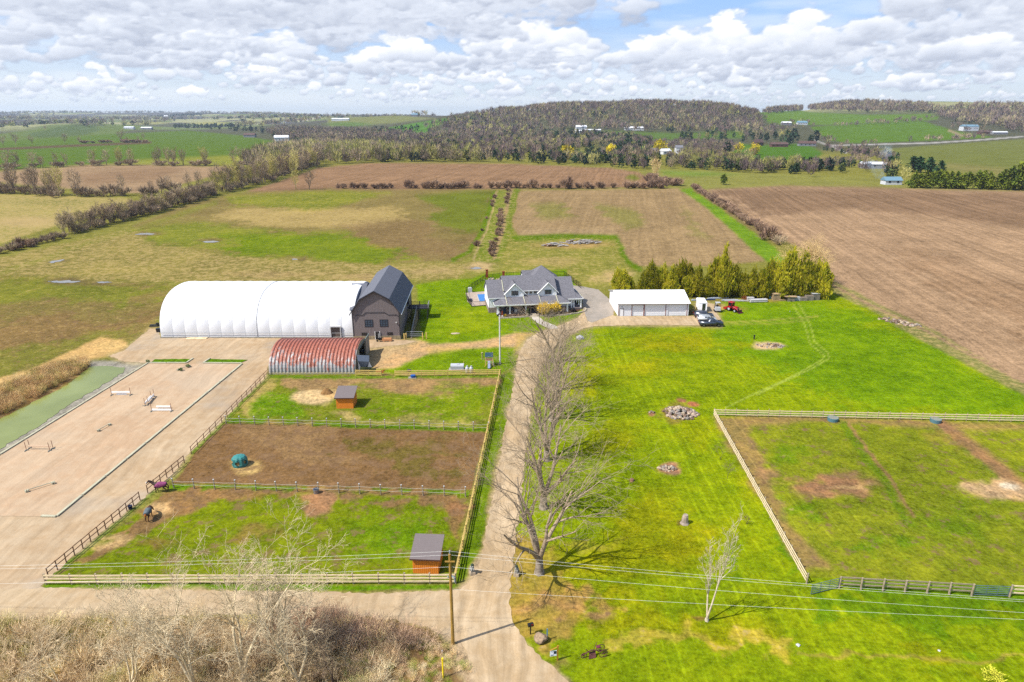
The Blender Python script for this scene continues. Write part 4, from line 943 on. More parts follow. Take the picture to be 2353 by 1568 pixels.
ew = MB(); ew.extr([(lo[0][0], 0)] + lo[1:] + [(dy0, lo[-1][1]), (dy0, 0)], 'x', HL - .12, HL); ew.extr([(dy1, 0), (dy1, hi_[0][1])] + hi_[:-1] + [(hi_[-1][0], 0)], 'x', HL - .12, HL)
ew.extr([(dy0, dz), (dy0, top[0][1])] + [p for p in ap if dy0 < p[0] < dy1] + [(dy1, hi_[0][1]), (dy1, dz)], 'x', HL - .12, HL)
part('end_wall', ew, beige, hut)
part('doorway_shade', MB().box(HL - 1.2, (dy0 + dy1) / 2, 0, .1, dy1 - dy0, dz), blk, hut, 'black panel standing for the shade inside the open end')  # black sheet set back in the open end, painting the hut's inner shade
dd = part('door', MB().box(HL + .12, 5.4, .05, .1, 3.5, 3.65), mat('grey_door', (190, 180, 164), .7, var=.1), hut, 'sliding door pushed open past the corner')
part('door_rail', MB().box(HL + .14, 2.4, 3.72, .12, 9.8, .14), mat('teal_metal', (132, 156, 152), .6, var=.2), hut)
part('base_sill', MB().box(HL / 2, -6.3, 0, HL, .22, .35), mat('pale_sill', (222, 206, 160), .9), hut)
galv = mat('galvanised', (190, 194, 200))
cf = thing('tin_hopper', 'upturned galvanised tin hopper lying beside the rusty hut', 'hopper', (-29.4, 120.0, .55), .5)
cf.rotation_euler = (.35, .25, .6)
part('box', MB().add([(-1, -.7, 0), (1, -.7, 0), (1, .7, 0), (-1, .7, 0), (-1.2, -.9, 1.2), (1.2, -.9, 1.2), (1.2, .9, 1.2), (-1.2, .9, 1.2)], [(3, 2, 1, 0), (0, 1, 5, 4), (1, 2, 6, 5), (2, 3, 7, 6), (3, 0, 4, 7)]), galv, cf, fix=False)
part('lid', MB().slab([(-1.2, .9, 1.2), (1.2, .9, 1.2), (1.3, 1.9, 2.0), (-1.3, 1.9, 2.0)], .06), galv, cf); part('leg', MB().box(-.8, -.5, -.9, .2, .2, .9), galv, cf); part('leg', MB().box(.8, -.5, -.9, .2, .2, .9), galv, cf)

# ---------------------------------------------------------------- garage
wht = mat('white_metal_siding', (.76, .76, .77), .5, .3, var=.03)
whr = mat_siding('white ribbed metal', (.62, .62, .63), .3, 0, .3, .93)
gar = thing('garage', 'long white three door garage with a low pitched white roof', 'garage', (26.7, 157.6, 0), math.radians(1.2))
GW, GD, GE, GR = 17.8, 13.2, 3.3, 5.0
part('side_wall', MB().extr([(0, 0), (GD, 0), (GD, GE), (GD / 2, GR), (0, GE)], 'x', 0, .18), wht, gar); part('side_wall', MB().extr([(0, 0), (GD, 0), (GD, GE), (GD / 2, GR), (0, GE)], 'x', GW - .18, GW), wht, gar)
part('back_wall', MB().box(GW / 2, GD - .1, 0, GW - .36, .18, GE), wht, gar)
ops = [(3.5, 6.3, 2.85), (6.75, 11.9, 2.95), (12.6, 17.1, 2.75)]
fw = MB(); x = .18
for (a, b_, h_) in ops: fw.box((x + a) / 2, .1, 0, a - x, .18, GE); fw.box((a + b_) / 2, .1, h_, b_ - a, .18, GE - h_); x = b_
fw.box((x + GW - .18) / 2, .1, 0, GW - .18 - x, .18, GE); part('front_wall', fw, mat('pale_grey_metal', (.62, .63, .66), .5), gar)
rt = mat('rust_red_trim', (178, 106, 84), .7)
for (a, b_, h_) in ops:
    nz_ = 5
    dr = part('garage_door', MB().box((a + b_) / 2, .2, 0, b_ - a, .06, h_), mat('door_panel', (.70, .71, .73), .5), gar)
    pl = MB().box(0, 0, 0, b_ - a - .08, .04, h_ / nz_ - .05).mesh('panel'); pl.materials.append(mat('door_panel', (.70, .71, .73), .5))
    for k in range(nz_): link('panel', pl, parent=dr, loc=((a + b_) / 2, .15, .025 + k * h_ / nz_))
tm = MB().box(3.42, -.02, 0, .12, .08, GE - .2).box(6.52, -.02, 0, .26, .1, GE - .05).box(12.0, -.02, 0, .12, .08, GE - .2).box(17.4, -.02, 0, .1, .08, GE - .2).box(.05, -.03, 0, .1, .1, GE - .2).box(9.8, -.03, GE - .18, GW - 6, .08, .14).box(3.4, -.04, GE - .14, 6.4, .06, .1).box(5, -.02, 2.86, 3.0, .06, .1)
part('corner_trim', tm, rt, gar)
dr = part('door', MB().box(.85, -.01, .02, .85, .06, 1.95), mat('door_panel', (.70, .71, .73), .5), gar); part('door_frame', MB().box(.38, -.03, 0, .08, .1, 2.05).box(1.32, -.03, 0, .08, .1, 2.05).box(.85, -.03, 2.0, 1.0, .1, .08), mat('taupe_trim', (170, 150, 132), .6), dr)
part('wall_lamp', MB().box(.9, -.1, 2.4, .2, .16, .16), cap_m, gar)
for (y0, z0) in ((-.4, GE - .03), (GD + .4, GE - .03)):
    part('roof_panel', MB().slab([(-.35, y0, z0), (GW + .35, y0, z0), (GW + .35, GD / 2, GR + .1), (-.35, GD / 2, GR + .1)], .1), whr, gar)
part('gutter', MB().box(GW / 2, -.45, GE - .12, GW + .7, .12, .12), mat('taupe_trim', (170, 150, 132), .6), gar)

# ---------------------------------------------------------------- brown paddock shelters
cedar_w = mat_siding('orange brown board and batten', (.62, .19, .02), .22, 2, .5, .7)
grey_rf = mat_siding('grey brown metal roof', (150, 138, 136), .28, 1, .2, .9)
def shelter(label, loc, rz, w_, d_, zf, zb, o_=.25):
    s = thing('paddock_shelter', label, 'shelter', loc, rz, 'brown paddock shelters')
    part('front_wall', MB().box(w_ / 2, .06, 0, w_, .12, zf), cedar_w, s)
    part('back_post', MB().box(w_ - .1, d_ - .1, 0, .16, .16, zb), cedar_w, s); part('back_post', MB().box(.1, d_ - .1, 0, .16, .16, zb), cedar_w, s)
    for xx in (0.0, w_ - .12): part('side_wall', MB().extr([(.12, 0), (d_, 0), (d_, zb), (.12, zf + (zb - zf) * .12 / d_)], 'x', xx, xx + .12), cedar_w, s)
    k = (zb - zf) / d_
    part('roof', MB().slab([(-o_, -o_, zf - k * o_ + .1), (w_ + o_, -o_, zf - k * o_ + .1), (w_ + o_, d_ + o_, zb + k * o_ + .1), (-o_, d_ + o_, zb + k * o_ + .1)], .1), grey_rf, s)
    part('fascia', MB().box(w_ / 2, -o_ - .02, zf - k * o_ - .06, w_ + 2 * o_, .04, .16), mat('brown_fascia', (110, 74, 58), .7), s)
    return s
shelter('small brown wooden paddock shelter standing by the pale sand heap', (-30.3, 102.8, 0), .02, 2.9, 3.0, 2.05, 2.75)
shelter('brown wooden paddock shelter in the corner next to the utility pole', (-10.95, 59.9, 0), -.06, 2.85, 2.9, 2.05, 2.8)
# ---------------------------------------------------------------- white farmhouse (local x along the front, y to the back)
wsd = mat_siding('white board and batten', (.74, .75, .76), .42, 2, .3, .86)
shr = mat('grey_shingle', (146, 144, 150), .92, .08, var=.28, vscale=5, bump=.5)
wtr = mat('white_trim', (.78, .78, .75), .5)
stn = mat('grey_stone', (190, 172, 160), .9, .1, var=.3, vscale=3, bump=.5)
deckm = mat('porch_boards', (150, 138, 138), .8, .1, var=.15, vscale=3)
house = thing('farmhouse', 'white two storey farmhouse with grey shingle roofs and a wraparound porch', 'house', (-3.55, 157.87, 0), math.radians(8))
def hp(name, mb, m, label=None, par=None): return part(name, mb, m, par or house, label)
def slope(quad, th=.16, m=shr, name='roof'): return hp(name, MB().slab(quad, th), m)
fl = .45
hp('porch_floor', MB().box(9.0, 1.55, 0, 18.4, 3.3, fl).box(19.2, 4.6, 0, 6.4, 3.6, fl - .01).box(20.3, 10.2, 0, 3.2, 7.6, fl - .02), deckm)
hp('porch_skirt', MB().box(9.0, -.13, 0, 18.5, .05, fl - .02).box(22.45, 8, 0, .05, 10, fl - .05), mat('dark_skirt', (58, 50, 48), .8))
# walls: main block, left wing, right wing, rear wing
hp('wall', MB().box(8.75, 8.0, fl + .9, 13.5, 8.4, 4.05), wsd); hp('stone_base', MB().box(8.75, 8.0, 0, 13.56, 8.46, fl + .9), stn)
hp('wall', MB().extr([(3.0, 1.35), (13.0, 1.35), (13.0, 4.2), (8.0, 7.3), (3.0, 4.2)], 'x', -2.0, -1.8), wsd)
hp('wall', MB().box(.05, 3.1, 1.35, 3.9, .2, 2.9), wsd); hp('wall', MB().box(.05, 12.9, 1.35, 3.9, .2, 2.9), wsd)
hp('stone_base', MB().box(.0, 3.08, 0, 4.06, .3, 1.35).box(-1.9, 8, 0, .26, 10, 1.35), stn)
hp('wall', MB().box(18.1, 9.6, fl, 5.2, 9.6, 2.9), wsd); hp('wall', MB().extr([(5.0, 3.3), (14.6, 3.3), (9.8, 7.0)], 'x', 20.5, 20.7), wsd)
hp('wall', MB().extr([(3.8, 5.4), (12.2, 5.4), (8.0, 8.2)], 'x', 2.0, 2.2), wsd); hp('wall', MB().extr([(3.8, 5.4), (12.2, 5.4), (8.0, 8.2)], 'x', 15.3, 15.5), wsd)
hp('wall', MB().box(14.6, 18.0, 0, 9.0, 10.2, 4.6), wsd)
# roofs
slope([(1.75, 3.35, 5.42), (15.75, 3.35, 5.42), (15.75, 8.0, 8.4), (1.75, 8.0, 8.4)]); slope([(1.75, 12.65, 5.42), (15.75, 12.65, 5.42), (15.75, 8.0, 8.4), (1.75, 8.0, 8.4)])
slope([(-2.25, 2.5, 4.0), (1.99, 2.5, 4.0), (1.99, 8.0, 7.45), (-2.25, 8.0, 7.45)]); slope([(-2.25, 13.5, 4.0), (1.99, 13.5, 4.0), (1.99, 8.0, 7.45), (-2.25, 8.0, 7.45)])
slope([(15.51, 3.0, 2.95), (20.85, 3.0, 2.95), (20.85, 9.8, 7.25), (15.51, 9.8, 7.25)]); slope([(15.51, 16.4, 3.1), (20.85, 16.4, 3.1), (20.85, 9.8, 7.25), (15.51, 9.8, 7.25)])
slope([(20.86, 3.0, 2.95), (22.7, 3.0, 2.95), (22.7, 16.2, 2.95), (20.86, 16.2, 4.3), (20.86, 9.8, 4.7), (20.86, 5.2, 4.2)])
# porch roof: hip at the left, steps to the dormer walls
slope([(-.9, -.55, 2.9), (2.3, -.55, 2.9), (2.3, 2.95, 4.05), (1.2, 3.0, 4.0), (-.9, 2.99, 2.95)]); 
for (x0, x1) in ((2.36, 6.9), (6.96, 10.96), (11.02, 15.4)):
    slope([(x0, -.55, 2.9), (x1, -.55, 2.9), (x1, 3.6 if x0 > 6.9 and x0 < 11 else 3.0, 4.2 if x0 > 6.9 and x0 < 11 else 4.02), (x0, 3.6 if x0 > 6.9 and x0 < 11 else 3.0, 4.2 if x0 > 6.9 and x0 < 11 else 4.02)])
slope([(15.46, -.55, 2.9), (18.6, -.55, 2.9), (16.4, 3.0, 4.0), (15.46, 3.0, 4.0)]); slope([(18.6, -.55, 2.9), (18.6, 3.02, 2.92), (16.4, 3.0, 4.0)])
for x in (2.33, 6.93, 10.99, 15.43): part('flashing', MB().tube([(x, -.6, 3.0), (x, 3.0, 4.1)], .11, 4), mat('cream_trim', (244, 240, 206), .6), house)
part('flashing', MB().tube([(1.86, 3.3, 5.5), (1.86, 6.6, 7.6)], .11, 4), mat('cream_trim', (244, 240, 206)), house)
hp('fascia', MB().box(8.85, -.6, 2.72, 19.6, .07, .2).box(20.6, 2.95, 2.74, 4.4, .07, .2).box(22.75, 9.6, 2.74, .07, 13.2, .2).box(-.1, 2.45, 3.82, 4.5, .06, .16).box(8.95, 3.28, 5.26, 4.0, .07, .16).box(-.93, 1.2, 2.75, .06, 3.6, .18), wtr)
hp('porch_beam', MB().box(9, -.1, 2.45, 18.2, .22, .28).box(20.3, 3.35, 2.45, 4.4, .22, .28), wtr)
cm_ = MB().box(0, 0, 0, .26, .26, 2.0).box(0, 0, 0, .36, .36, .18).box(0, 0, 1.9, .34, .34, .1).mesh('column'); cm_.materials.append(wtr)
for (x, y) in ((-.1, .0), (.25, .9), (3.05, -.05), (7.15, 0), (11.1, 0), (14.6, 0), (17.9, 0), (17.9, .9), (19.7, 3.3), (22.2, 3.3), (22.2, 5.6), (22.2, 8), (20.4, 3.6)): link('column', cm_, parent=house, loc=(x, y, fl))
# gabled dormers with steep little roofs
for dx in (4.7, 13.3):
    dm = MB().extr([(dx - 2.35, 3.9), (dx + 2.35, 3.9), (dx + 2.35, 5.1), (dx, 7.4), (dx - 2.35, 5.1)], 'y', 2.98, 3.12); dm.box(dx - 2.28, 4.0, 3.9, .14, 1.8, 1.3); dm.box(dx + 2.28, 4.0, 3.9, .14, 1.8, 1.3)
    d_ = hp('dormer', dm, wsd)
    for s_ in (-1, 1):
        part('dormer_roof', MB().slab([(dx + s_ * 2.75, 2.6, 4.85), (dx, 2.6, 7.6), (dx, 7.0, 7.6), (dx + s_ * 2.75, 3.4, 4.85)], .14), shr, d_)
        part('rake_board', MB().tube([(dx + s_ * 2.8, 2.55, 4.72), (dx, 2.55, 7.5)], .1, 4), wtr, d_)
    window(house, dx + .05, 4.35, 1.75, 1.2, 2.97, 3, 1, trim_d, mat('window_glass', (96, 110, 126)), fr=.1, mun=.08)
for wx in (7.85, 9.0, 10.15): window(house, wx, 4.35, .95, .95, 3.76, 1, 1, wtr, mat('window_glass', (96, 110, 126)), fr=.08)
hp('dormer_wall', MB().box(9.0, 3.83, 4.2, 4.0, .14, 1.2), wsd)
# ground floor windows, doors, wood cladding by the entrance
hp('cladding', MB().box(8.2, 3.66, fl + .02, 1.0, .18, 2.5).box(10.5, 3.66, fl + .02, 1.2, .18, 2.5), mat('brown_cladding', (150, 84, 48), .7, var=.2))
ed = hp('door', MB().box(9.3, 3.7, fl + .02, 1.3, .12, 2.3), mat('front_door', (48, 52, 64), .4)); 
window(house, 4.7, 1.0, 2.0, 1.7, 3.76, 2, 2, trim_d, glass_d); window(house, 13.3, 1.0, 2.2, 1.7, 3.76, 2, 2, trim_d, glass_d); window(house, .7, 1.1, .9, 1.5, 2.98, 1, 2, trim_d, glass_d); window(house, 7.3, 1.0, .6, 1.7, 3.76, 1, 2, trim_d, glass_d)
window(house, 17.8, 1.1, 1.5, 1.4, 4.78, 2, 1, trim_d, glass_d)
# rear wing: hipped roof with a small side gable
pk = (14.6, 19.6, 8.3)
for a, b in (((9.4, 12.8), (19.6, 12.8)), ((19.6, 12.8), (19.6, 23.6)), ((19.6, 23.6), (9.4, 23.6)), ((9.4, 23.6), (9.4, 12.8))):
    slope([(*a, 4.55), (*b, 4.55), pk], .14)
hp('wall', MB().extr([(17.2, 4.5), (22.0, 4.5), (19.6, 6.6)], 'x', 9.2, 9.4), wsd)
slope([(9.0, 16.9, 4.6), (12, 16.9, 4.6), (12.4, 19.6, 7.0), (9.0, 19.6, 7.0)], .12); slope([(9.0, 22.3, 4.6), (12, 22.3, 4.6), (12.4, 19.6, 7.0), (9.0, 19.6, 7.0)], .12)
hp('chimney_vent', MB().box(17.0, 11.0, 5.8, .3, .3, 1.0), trim_d)
HM = Matrix.Translation(house.location) @ Matrix.Rotation(house.rotation_euler.z, 4, 'Z')
def HL_(x, y, z=0): return tuple(HM @ Vector((x, y, z)))
HR = math.radians(8)
# low stone edging and steps
edg = mat('cream_stone', (232, 216, 190), .9, .1, var=.12)
ew_ = thing('stone_edging', 'low cream stone edging along the planting bed before the porch', 'edging', HL_(0, 0), HR)
def stones(par, pts, L=.8, h_=.32, w_=.34, m=edg, name='stone', z=0):
    me = MB().box(0, 0, 0, L * .96, w_, h_, taper=.93).mesh(name); me.materials.append(m)
    for a, b in zip(pts[:-1], pts[1:]):
        A, B = Vector((*a, z)), Vector((*b, z)); n = max(1, round((B - A).length / L)); an = math.atan2(B.y - A.y, B.x - A.x)
        for i in range(n):
            q = link(name, me, parent=par, loc=A.lerp(B, (i + .5) / n)); q.rotation_euler = (0, 0, an + rnd.uniform(-.05, .05)); q.scale = ((B - A).length / n / L, 1, rnd.uniform(.85, 1.15))
stones(ew_, [(-.2, -2.5), (7.2, -2.1)]); stones(ew_, [(10.0, -1.9), (17, -1.9), (20.5, -.8), (22.6, .5), (23.4, 2.2), (23.2, 4)])
st_ = thing('porch_steps', 'cream stone steps climbing to the porch entrance', 'steps', HL_(8.6, 0), HR)
for k in range(3): part('step', MB().box(0, -1.9 + k * .55, 0, 2.2, .55, .13 * (k + 1)), edg, st_)
part('pier', MB().box(-1.35, -1.8, 0, .45, .45, .8), edg, st_); part('pier', MB().box(1.35, -1.8, 0, .45, .45, .6), edg, st_)
sheet('front_path', [(1222, 728), (1238, 728), (1250, 738), (1278, 750), (1284, 756), (1262, 757), (1235, 743), (1222, 733)], .06, mat('path_stone', (236, 224, 206), .9, var=.1), .06)
sheet('planting_bed', [(1148, 733), (1222, 727), (1240, 727), (1290, 724), (1330, 716), (1337, 708), (1310, 708), (1290, 716), (1222, 722), (1150, 726)], .045, mat('bed_soil', (110, 84, 64), .95, 0, var=.3), .05)
# bronze planters, porch chairs, shrubs
for (x, y, lb) in ((.9, -1.5, 'rust orange tapered planter at the left end of the porch bed'), ):
    thing('tall_planter', lb, 'planter', HL_(x, y), HR, mesh=MB().box(0, 0, 0, .42, .42, 1.6, taper=.55).mesh('planter'), m=mat('rust_planter', (184, 84, 44), .6, var=.2))
def chair(par_label, loc, rz, m, grp='patio chairs on the porch'):
    c = thing('patio_chair', par_label, 'chair', loc, rz, grp)
    part('seat', MB().box(0, 0, .42, .6, .6, .08), m, c); part('backrest', MB().box(0, .28, .5, .6, .06, .55), m, c)
    lg = MB().box(0, 0, 0, .06, .06, .42).mesh('leg'); lg.materials.append(m)
    for sx_ in (-.25, .25):
        for sy_ in (-.25, .25): link('leg', lg, parent=c, loc=(sx_, sy_, 0))
    return c
blu = mat('blue_cushion', (84, 104, 134), .8); whp = mat('white_plastic', (236, 238, 244), .4)
chair('blue patio chair nearest the left porch corner', HL_(1.9, .8, fl), HR + .5, blu); chair('blue patio chair left of the white table', HL_(3.9, 1.3, fl), HR - .4, blu)
chair('blue patio chair right of the white table', HL_(5.9, 1.1, fl), HR + .3, blu); chair('pale chair by the right hand window on the porch', HL_(12.6, 1.6, fl), HR, mat('pale_rail', (206, 200, 196)))
tb_ = thing('patio_table', 'small white patio table on the porch between blue chairs', 'table', HL_(4.9, 1.2, fl), HR)
part('tabletop', MB().box(0, 0, .68, 1.2, .8, .05), whp, tb_)
for q in ((-.5, -.3), (.5, -.3), (-.5, .3), (.5, .3)): part('leg', MB().box(q[0], q[1], 0, .06, .06, .68), whp, tb_)
chair('white patio chair in front of the white table', HL_(4.6, .2, fl), HR + math.pi, whp)
# pool terrace
pvg = mat('pool_paving', (222, 200, 180), .8, .1, var=.1, vscale=1.2)
sheet('pool_terrace', [(1070, 674), (1122, 670), (1140, 676), (1130, 700), (1122, 702), (1086, 705), (1074, 694)], .10, pvg, .03)
wtp = mat('pool_water_blue', (22, 142, 232), .06, .5)
pb = thing('swimming_pool', 'bright blue swimming pool at the left side of the farmhouse', 'pool', (0, 0, 0))
P4 = [G(1096.5, 678), G(1128, 676.5), G(1134, 692), G(1102, 694)]
part('water', MB().prism(P4, .05, .13), wtp, pb)
cx_ = sum(p[0] for p in P4) / 4; cy_ = sum(p[1] for p in P4) / 4
big = [(cx_ + (p[0] - cx_) * 1.08, cy_ + (p[1] - cy_) * 1.08) for p in P4]
cop = MB()
for i in range(4):
    j = (i + 1) % 4; a, b, c, d = P4[i], P4[j], big[j], big[i]; cop.prism([a, b, c, d], .05, .17)
part('coping', cop, mat('coping', (240, 232, 220), .7), pb)
thing('pool_heater', 'white square pool heater box at the corner of the terrace', 'heater', (*G(1080, 672), 0), .1, mesh=MB().box(0, 0, 0, 1.2, 1.0, 1.3, taper=.92).box(0, 0, 1.3, .8, .7, .12).mesh('h'), m=whp)
thing('lounge_cover', 'dark covered sun lounger beside the pool fence', 'lounger', (*G(1081, 692), .1), 1.4, mesh=MB().box(0, 0, .25, 1.9, .7, .12).box(-.8, 0, .3, .5, .7, .4, 0, .7).box(.7, 0, 0, .1, .6, .25).box(-.7, 0, 0, .1, .6, .25).mesh('l'), m=mat('dark_blue', (70, 72, 104), .7))
# black iron fence round the garden
pf = thing('iron_fence', 'black iron picket fence around the pool and back garden', 'fence', (*G(1122, 702), 0)); org = Vector((*G(1122, 702), 0))
blkm = mat('black_iron', (30, 28, 28), .5, .4)
route = [(1122, 703), (1084, 706), (1073, 690), (1071, 673), (1116, 642), (1180, 636), (1296, 634), (1336, 664)]
ppm = MB().box(0, 0, 0, .1, .1, 1.6).mesh('post'); ppm.materials.append(blkm)
for a, b in zip(route[:-1], route[1:]):
    A, B = Vector((*G(*a), 0)) - org, Vector((*G(*b), 0)) - org; n = max(1, round((B - A).length / 2.4)); dr_ = (B - A).normalized(); pk_ = MB()
    for i in range(n): link('post', ppm, parent=pf, loc=A.lerp(B, i / n)); 
    for z in (.25, 1.4):
        ubox('rail', blkm, pf, A + Vector((0, 0, z)), B + Vector((0, 0, z)), .05, .06)
    m_ = int((B - A).length / .32)
    for i in range(m_): p = A.lerp(B, i / m_); pk_.box(p.x, p.y, .1, .035, .035, 1.4)
    q = part('picket_row', pk_, blkm, pf, fix=False); q['kind'] = 'stuff'
for (u, v, lb) in ((1119, 638, 'orange brown wooden post at the back left corner of the garden'), (1157, 642, 'orange brown wooden post behind the left wing of the farmhouse')):
    thing('wooden_post', lb, 'post', (*G(u, v), 0), mesh=MB().box(0, 0, 0, .8, .5, 2.4, taper=.9).box(0, 0, 2.4, .9, .6, .1).mesh('p'), m=mat('orange_timber', (176, 84, 44), .7, var=.2))

def rock_mesh(name, seed, r=1.0, flat=.6, sub=2):
    bm = bmesh.new(); bmesh.ops.create_icosphere(bm, subdivisions=sub, radius=r); rr_ = random.Random(seed)
    dirs = [Vector((rr_.uniform(-1, 1), rr_.uniform(-1, 1), rr_.uniform(-1, 1))).normalized() for _ in range(9)]; cut = [rr_.uniform(.62, .95) for _ in dirs]
    for v in bm.verts:
        for d, k in zip(dirs, cut):
            dd = v.co.dot(d)
            if dd > k * r: v.co -= d * (dd - k * r)
        v.co.z *= flat
    me = bpy.data.meshes.new(name); bm.to_mesh(me); bm.free(); return me
rockm = [mat('pinkish_stone', (206, 178, 160), .9, .1, var=.25, vscale=3), mat('grey_fieldstone', (178, 168, 158), .9, .1, var=.25, vscale=3), mat('cream_fieldstone', (228, 206, 176), .9, .1, var=.2, vscale=3), mat('brown_fieldstone', (150, 124, 104), .9, .1, var=.25, vscale=3)]
RM = []
for i in range(8):
    me = rock_mesh('stone', 40 + i, 1, .55 + .1 * (i % 3), 1 if i else 2); me.materials.append(rockm[i % 4]); RM.append(me)
def rock_pile(label, u, v, n, rx, ry, hmax, size, cat='stone pile', m=None, name='stone_pile', extra=0):
    x, y = G(u, v); o = thing(name, label, cat, (x, y, 0))
    for i in range(n):
        a = rnd.uniform(0, 2 * math.pi); q = math.sqrt(rnd.random()); z = max(0, (1 - q * q)) * hmax * rnd.random() ** .5
        s_ = size * rnd.uniform(.55, 1.35); r_ = link('stone', RM[rnd.randrange(8)], parent=o, loc=(math.cos(a) * q * rx, math.sin(a) * q * ry, z)); r_.scale = (s_, s_ * rnd.uniform(.7, 1), s_); r_.rotation_euler = (rnd.uniform(-.5, .5), rnd.uniform(-.5, .5), rnd.uniform(0, 6))
    return o
rock_pile('large pile of pinkish field stones on the lawn near the paddock corner', 1563, 951, 200, 2.9, 2.5, .8, .38)
rock_pile('small stone heap alone on the lawn left of the large pile', 1497, 949, 14, .5, .4, .35, .22)
rock_pile('low pile of brown stones in a bare patch of the front lawn', 1533, 1077, 60, 1.3, .8, .3, .24)
rock_pile('flat pale rubble patch in the lawn below the parked cars', 1770, 795, 60, 3.0, 1.6, .25, .34)
rock_pile('row of grey stones in long grass beside the ploughed field', 2065, 741, 90, 1.8, 5.0, .35, .42).rotation_euler = (0, 0, .75)
rock_pile('pale boulders lining the garden behind the left wing', 1137, 643, 16, 3.4, .5, .3, .5)
for (u, v, n) in ((1620, 690, 0),): pass
# ---------------------------------------------------------------- vegetation
def tubes_mesh(name, segs, mats=None):
    """segs: array rows (x0,y0,z0,x1,y1,z1,r0,r1); three sided twigs, five sided limbs"""
    S = np.array(segs, float); V = []; Fq = []; base = 0
    for n, sel in ((6, S[:, 6] > .09), (3, S[:, 6] <= .09)):
        T = S[sel]
        if not len(T): continue
        p0, p1 = T[:, :3], T[:, 3:6]; d = p1 - p0; d /= np.linalg.norm(d, axis=1)[:, None] + 1e-9
        up = np.where(np.abs(d[:, 2:3]) < .9, [[0, 0, 1.0]], [[1.0, 0, 0]]); a = np.cross(d, up); a /= np.linalg.norm(a, axis=1)[:, None]; b = np.cross(d, a)
        ring = []
        for P, r in ((p0, T[:, 6]), (p1, T[:, 7])):
            for q in range(n):
                th = 2 * math.pi * q / n; ring.append(P + (a * math.cos(th) + b * math.sin(th)) * r[:, None])
        vv = np.stack(ring, 1).reshape(-1, 3); k = np.arange(len(T))[:, None] * 2 * n + base
        for q in range(n):
            q2 = (q + 1) % n; Fq.append(np.concatenate([k + q, k + n + q, k + n + q2, k + q2], 1))
        V.append(vv); base += len(vv)
    me = np_mesh(name, np.concatenate(V), np.concatenate(Fq)); me.polygons.foreach_set('use_smooth', np.ones(len(me.polygons), bool)); return me
def grow(seed, h, trunk_r, forks, spread, levels=4, droop=.0, twig=.016, trunk_h=.18, kids=(5, 5, 4, 4), up=.35, lean=(0, 0), ratio=.62):
    R_ = random.Random(seed); trunk, limbs = [], []
    def branch(p, d, L, r, lev, out):
        n = 5 if lev < 2 else 3; pts = [p]; rs = [r]
        for i in range(n):
            w_ = (.10 if up > 1 and lev == 0 else .22) if lev < 2 else .32
            d = (d + Vector((R_.gauss(0, w_), R_.gauss(0, w_), R_.gauss(0, w_ * .7))) * .55 + Vector((0, 0, up * (.16 if lev < 2 else .08) - droop * lev * .05))).normalized()
            q = pts[-1] + d * (L / n); pts.append(q); rs.append(max(twig * .7, r * (1 - .72 * (i + 1) / n)))
        for i in range(n): out.append((*pts[i], *pts[i + 1], rs[i], rs[i + 1]))
        if lev >= levels: return
        k = kids[min(lev, len(kids) - 1)]
        for j in range(k):
            t_ = .25 + .75 * (j + R_.random()) / k if lev else .35 + .65 * (j + R_.random()) / k
            i = min(n - 1, int(t_ * n)); fr = t_ * n - i; q = pts[i].lerp(pts[i + 1], min(1, fr)); dd = (pts[i + 1] - pts[i]).normalized()
            side = Vector((R_.gauss(0, 1), R_.gauss(0, 1), R_.gauss(0, .6))); side = (side - dd * side.dot(dd)).normalized()
            a = R_.uniform(.5, .95)
            nd = (dd * math.cos(a) + side * math.sin(a)).normalized()
            branch(q, nd, L * ratio * R_.uniform(.7, 1.15), max(twig, rs[i] * .55), lev + 1, limbs)
    th = h * trunk_h; t0 = Vector((0, 0, -.3)); d = Vector((lean[0], lean[1], 1)).normalized()
    top = t0 + d * (th + .3)
    trunk.append((*t0, *(t0 + d * .7), trunk_r * 1.5, trunk_r * 1.05)); trunk.append((*(t0 + d * .65), *top, trunk_r * 1.05, trunk_r * .85))
    for k in range(forks):
        a = 2 * math.pi * (k + R_.uniform(-.25, .25)) / max(forks, 1); s_ = spread * R_.uniform(.5, 1.2) if forks > 1 else .08
        nd = Vector((math.cos(a) * s_ + lean[0], math.sin(a) * s_ + lean[1], 1)).normalized()
        branch(top - d * .2 * R_.random(), nd, (h - th) * R_.uniform(.72, 1.0) * (.92 if k else 1), trunk_r * (.62 if forks > 1 else .85), 0, limbs)
    return trunk, limbs
bark = mat('grey_bark', (.22, .18, .14), .9, .1, var=.3, vscale=4)
bark_w = mat('pale_bark', (.46, .40, .30), .85, .1, var=.18, vscale=4)
bark_b = mat('brown_bark', (128, 106, 90), .9, .1, var=.3, vscale=4)
twig_b = mat('twig_brown', (176, 150, 124), .9, .05, var=.2, vscale=.5)
twig_t = mat('twig_tan', (214, 190, 152), .9, .05, var=.2, vscale=.5)
def bare_tree(label, x, y, seed, h, r, forks, spread, mt=bark, ml=twig_b, rz=0, group=None, sc_=1.0, **kw):
    tr, li = grow(seed, h, r, forks, spread, **kw)
    t_ = thing('bare_tree', label, 'tree', (x, y, 0), rz, group)
    part('trunk', tubes_mesh('trunk', tr), mt, t_); part('crown', tubes_mesh('crown', li), ml, t_); t_.scale = (sc_,) * 3
    return t_
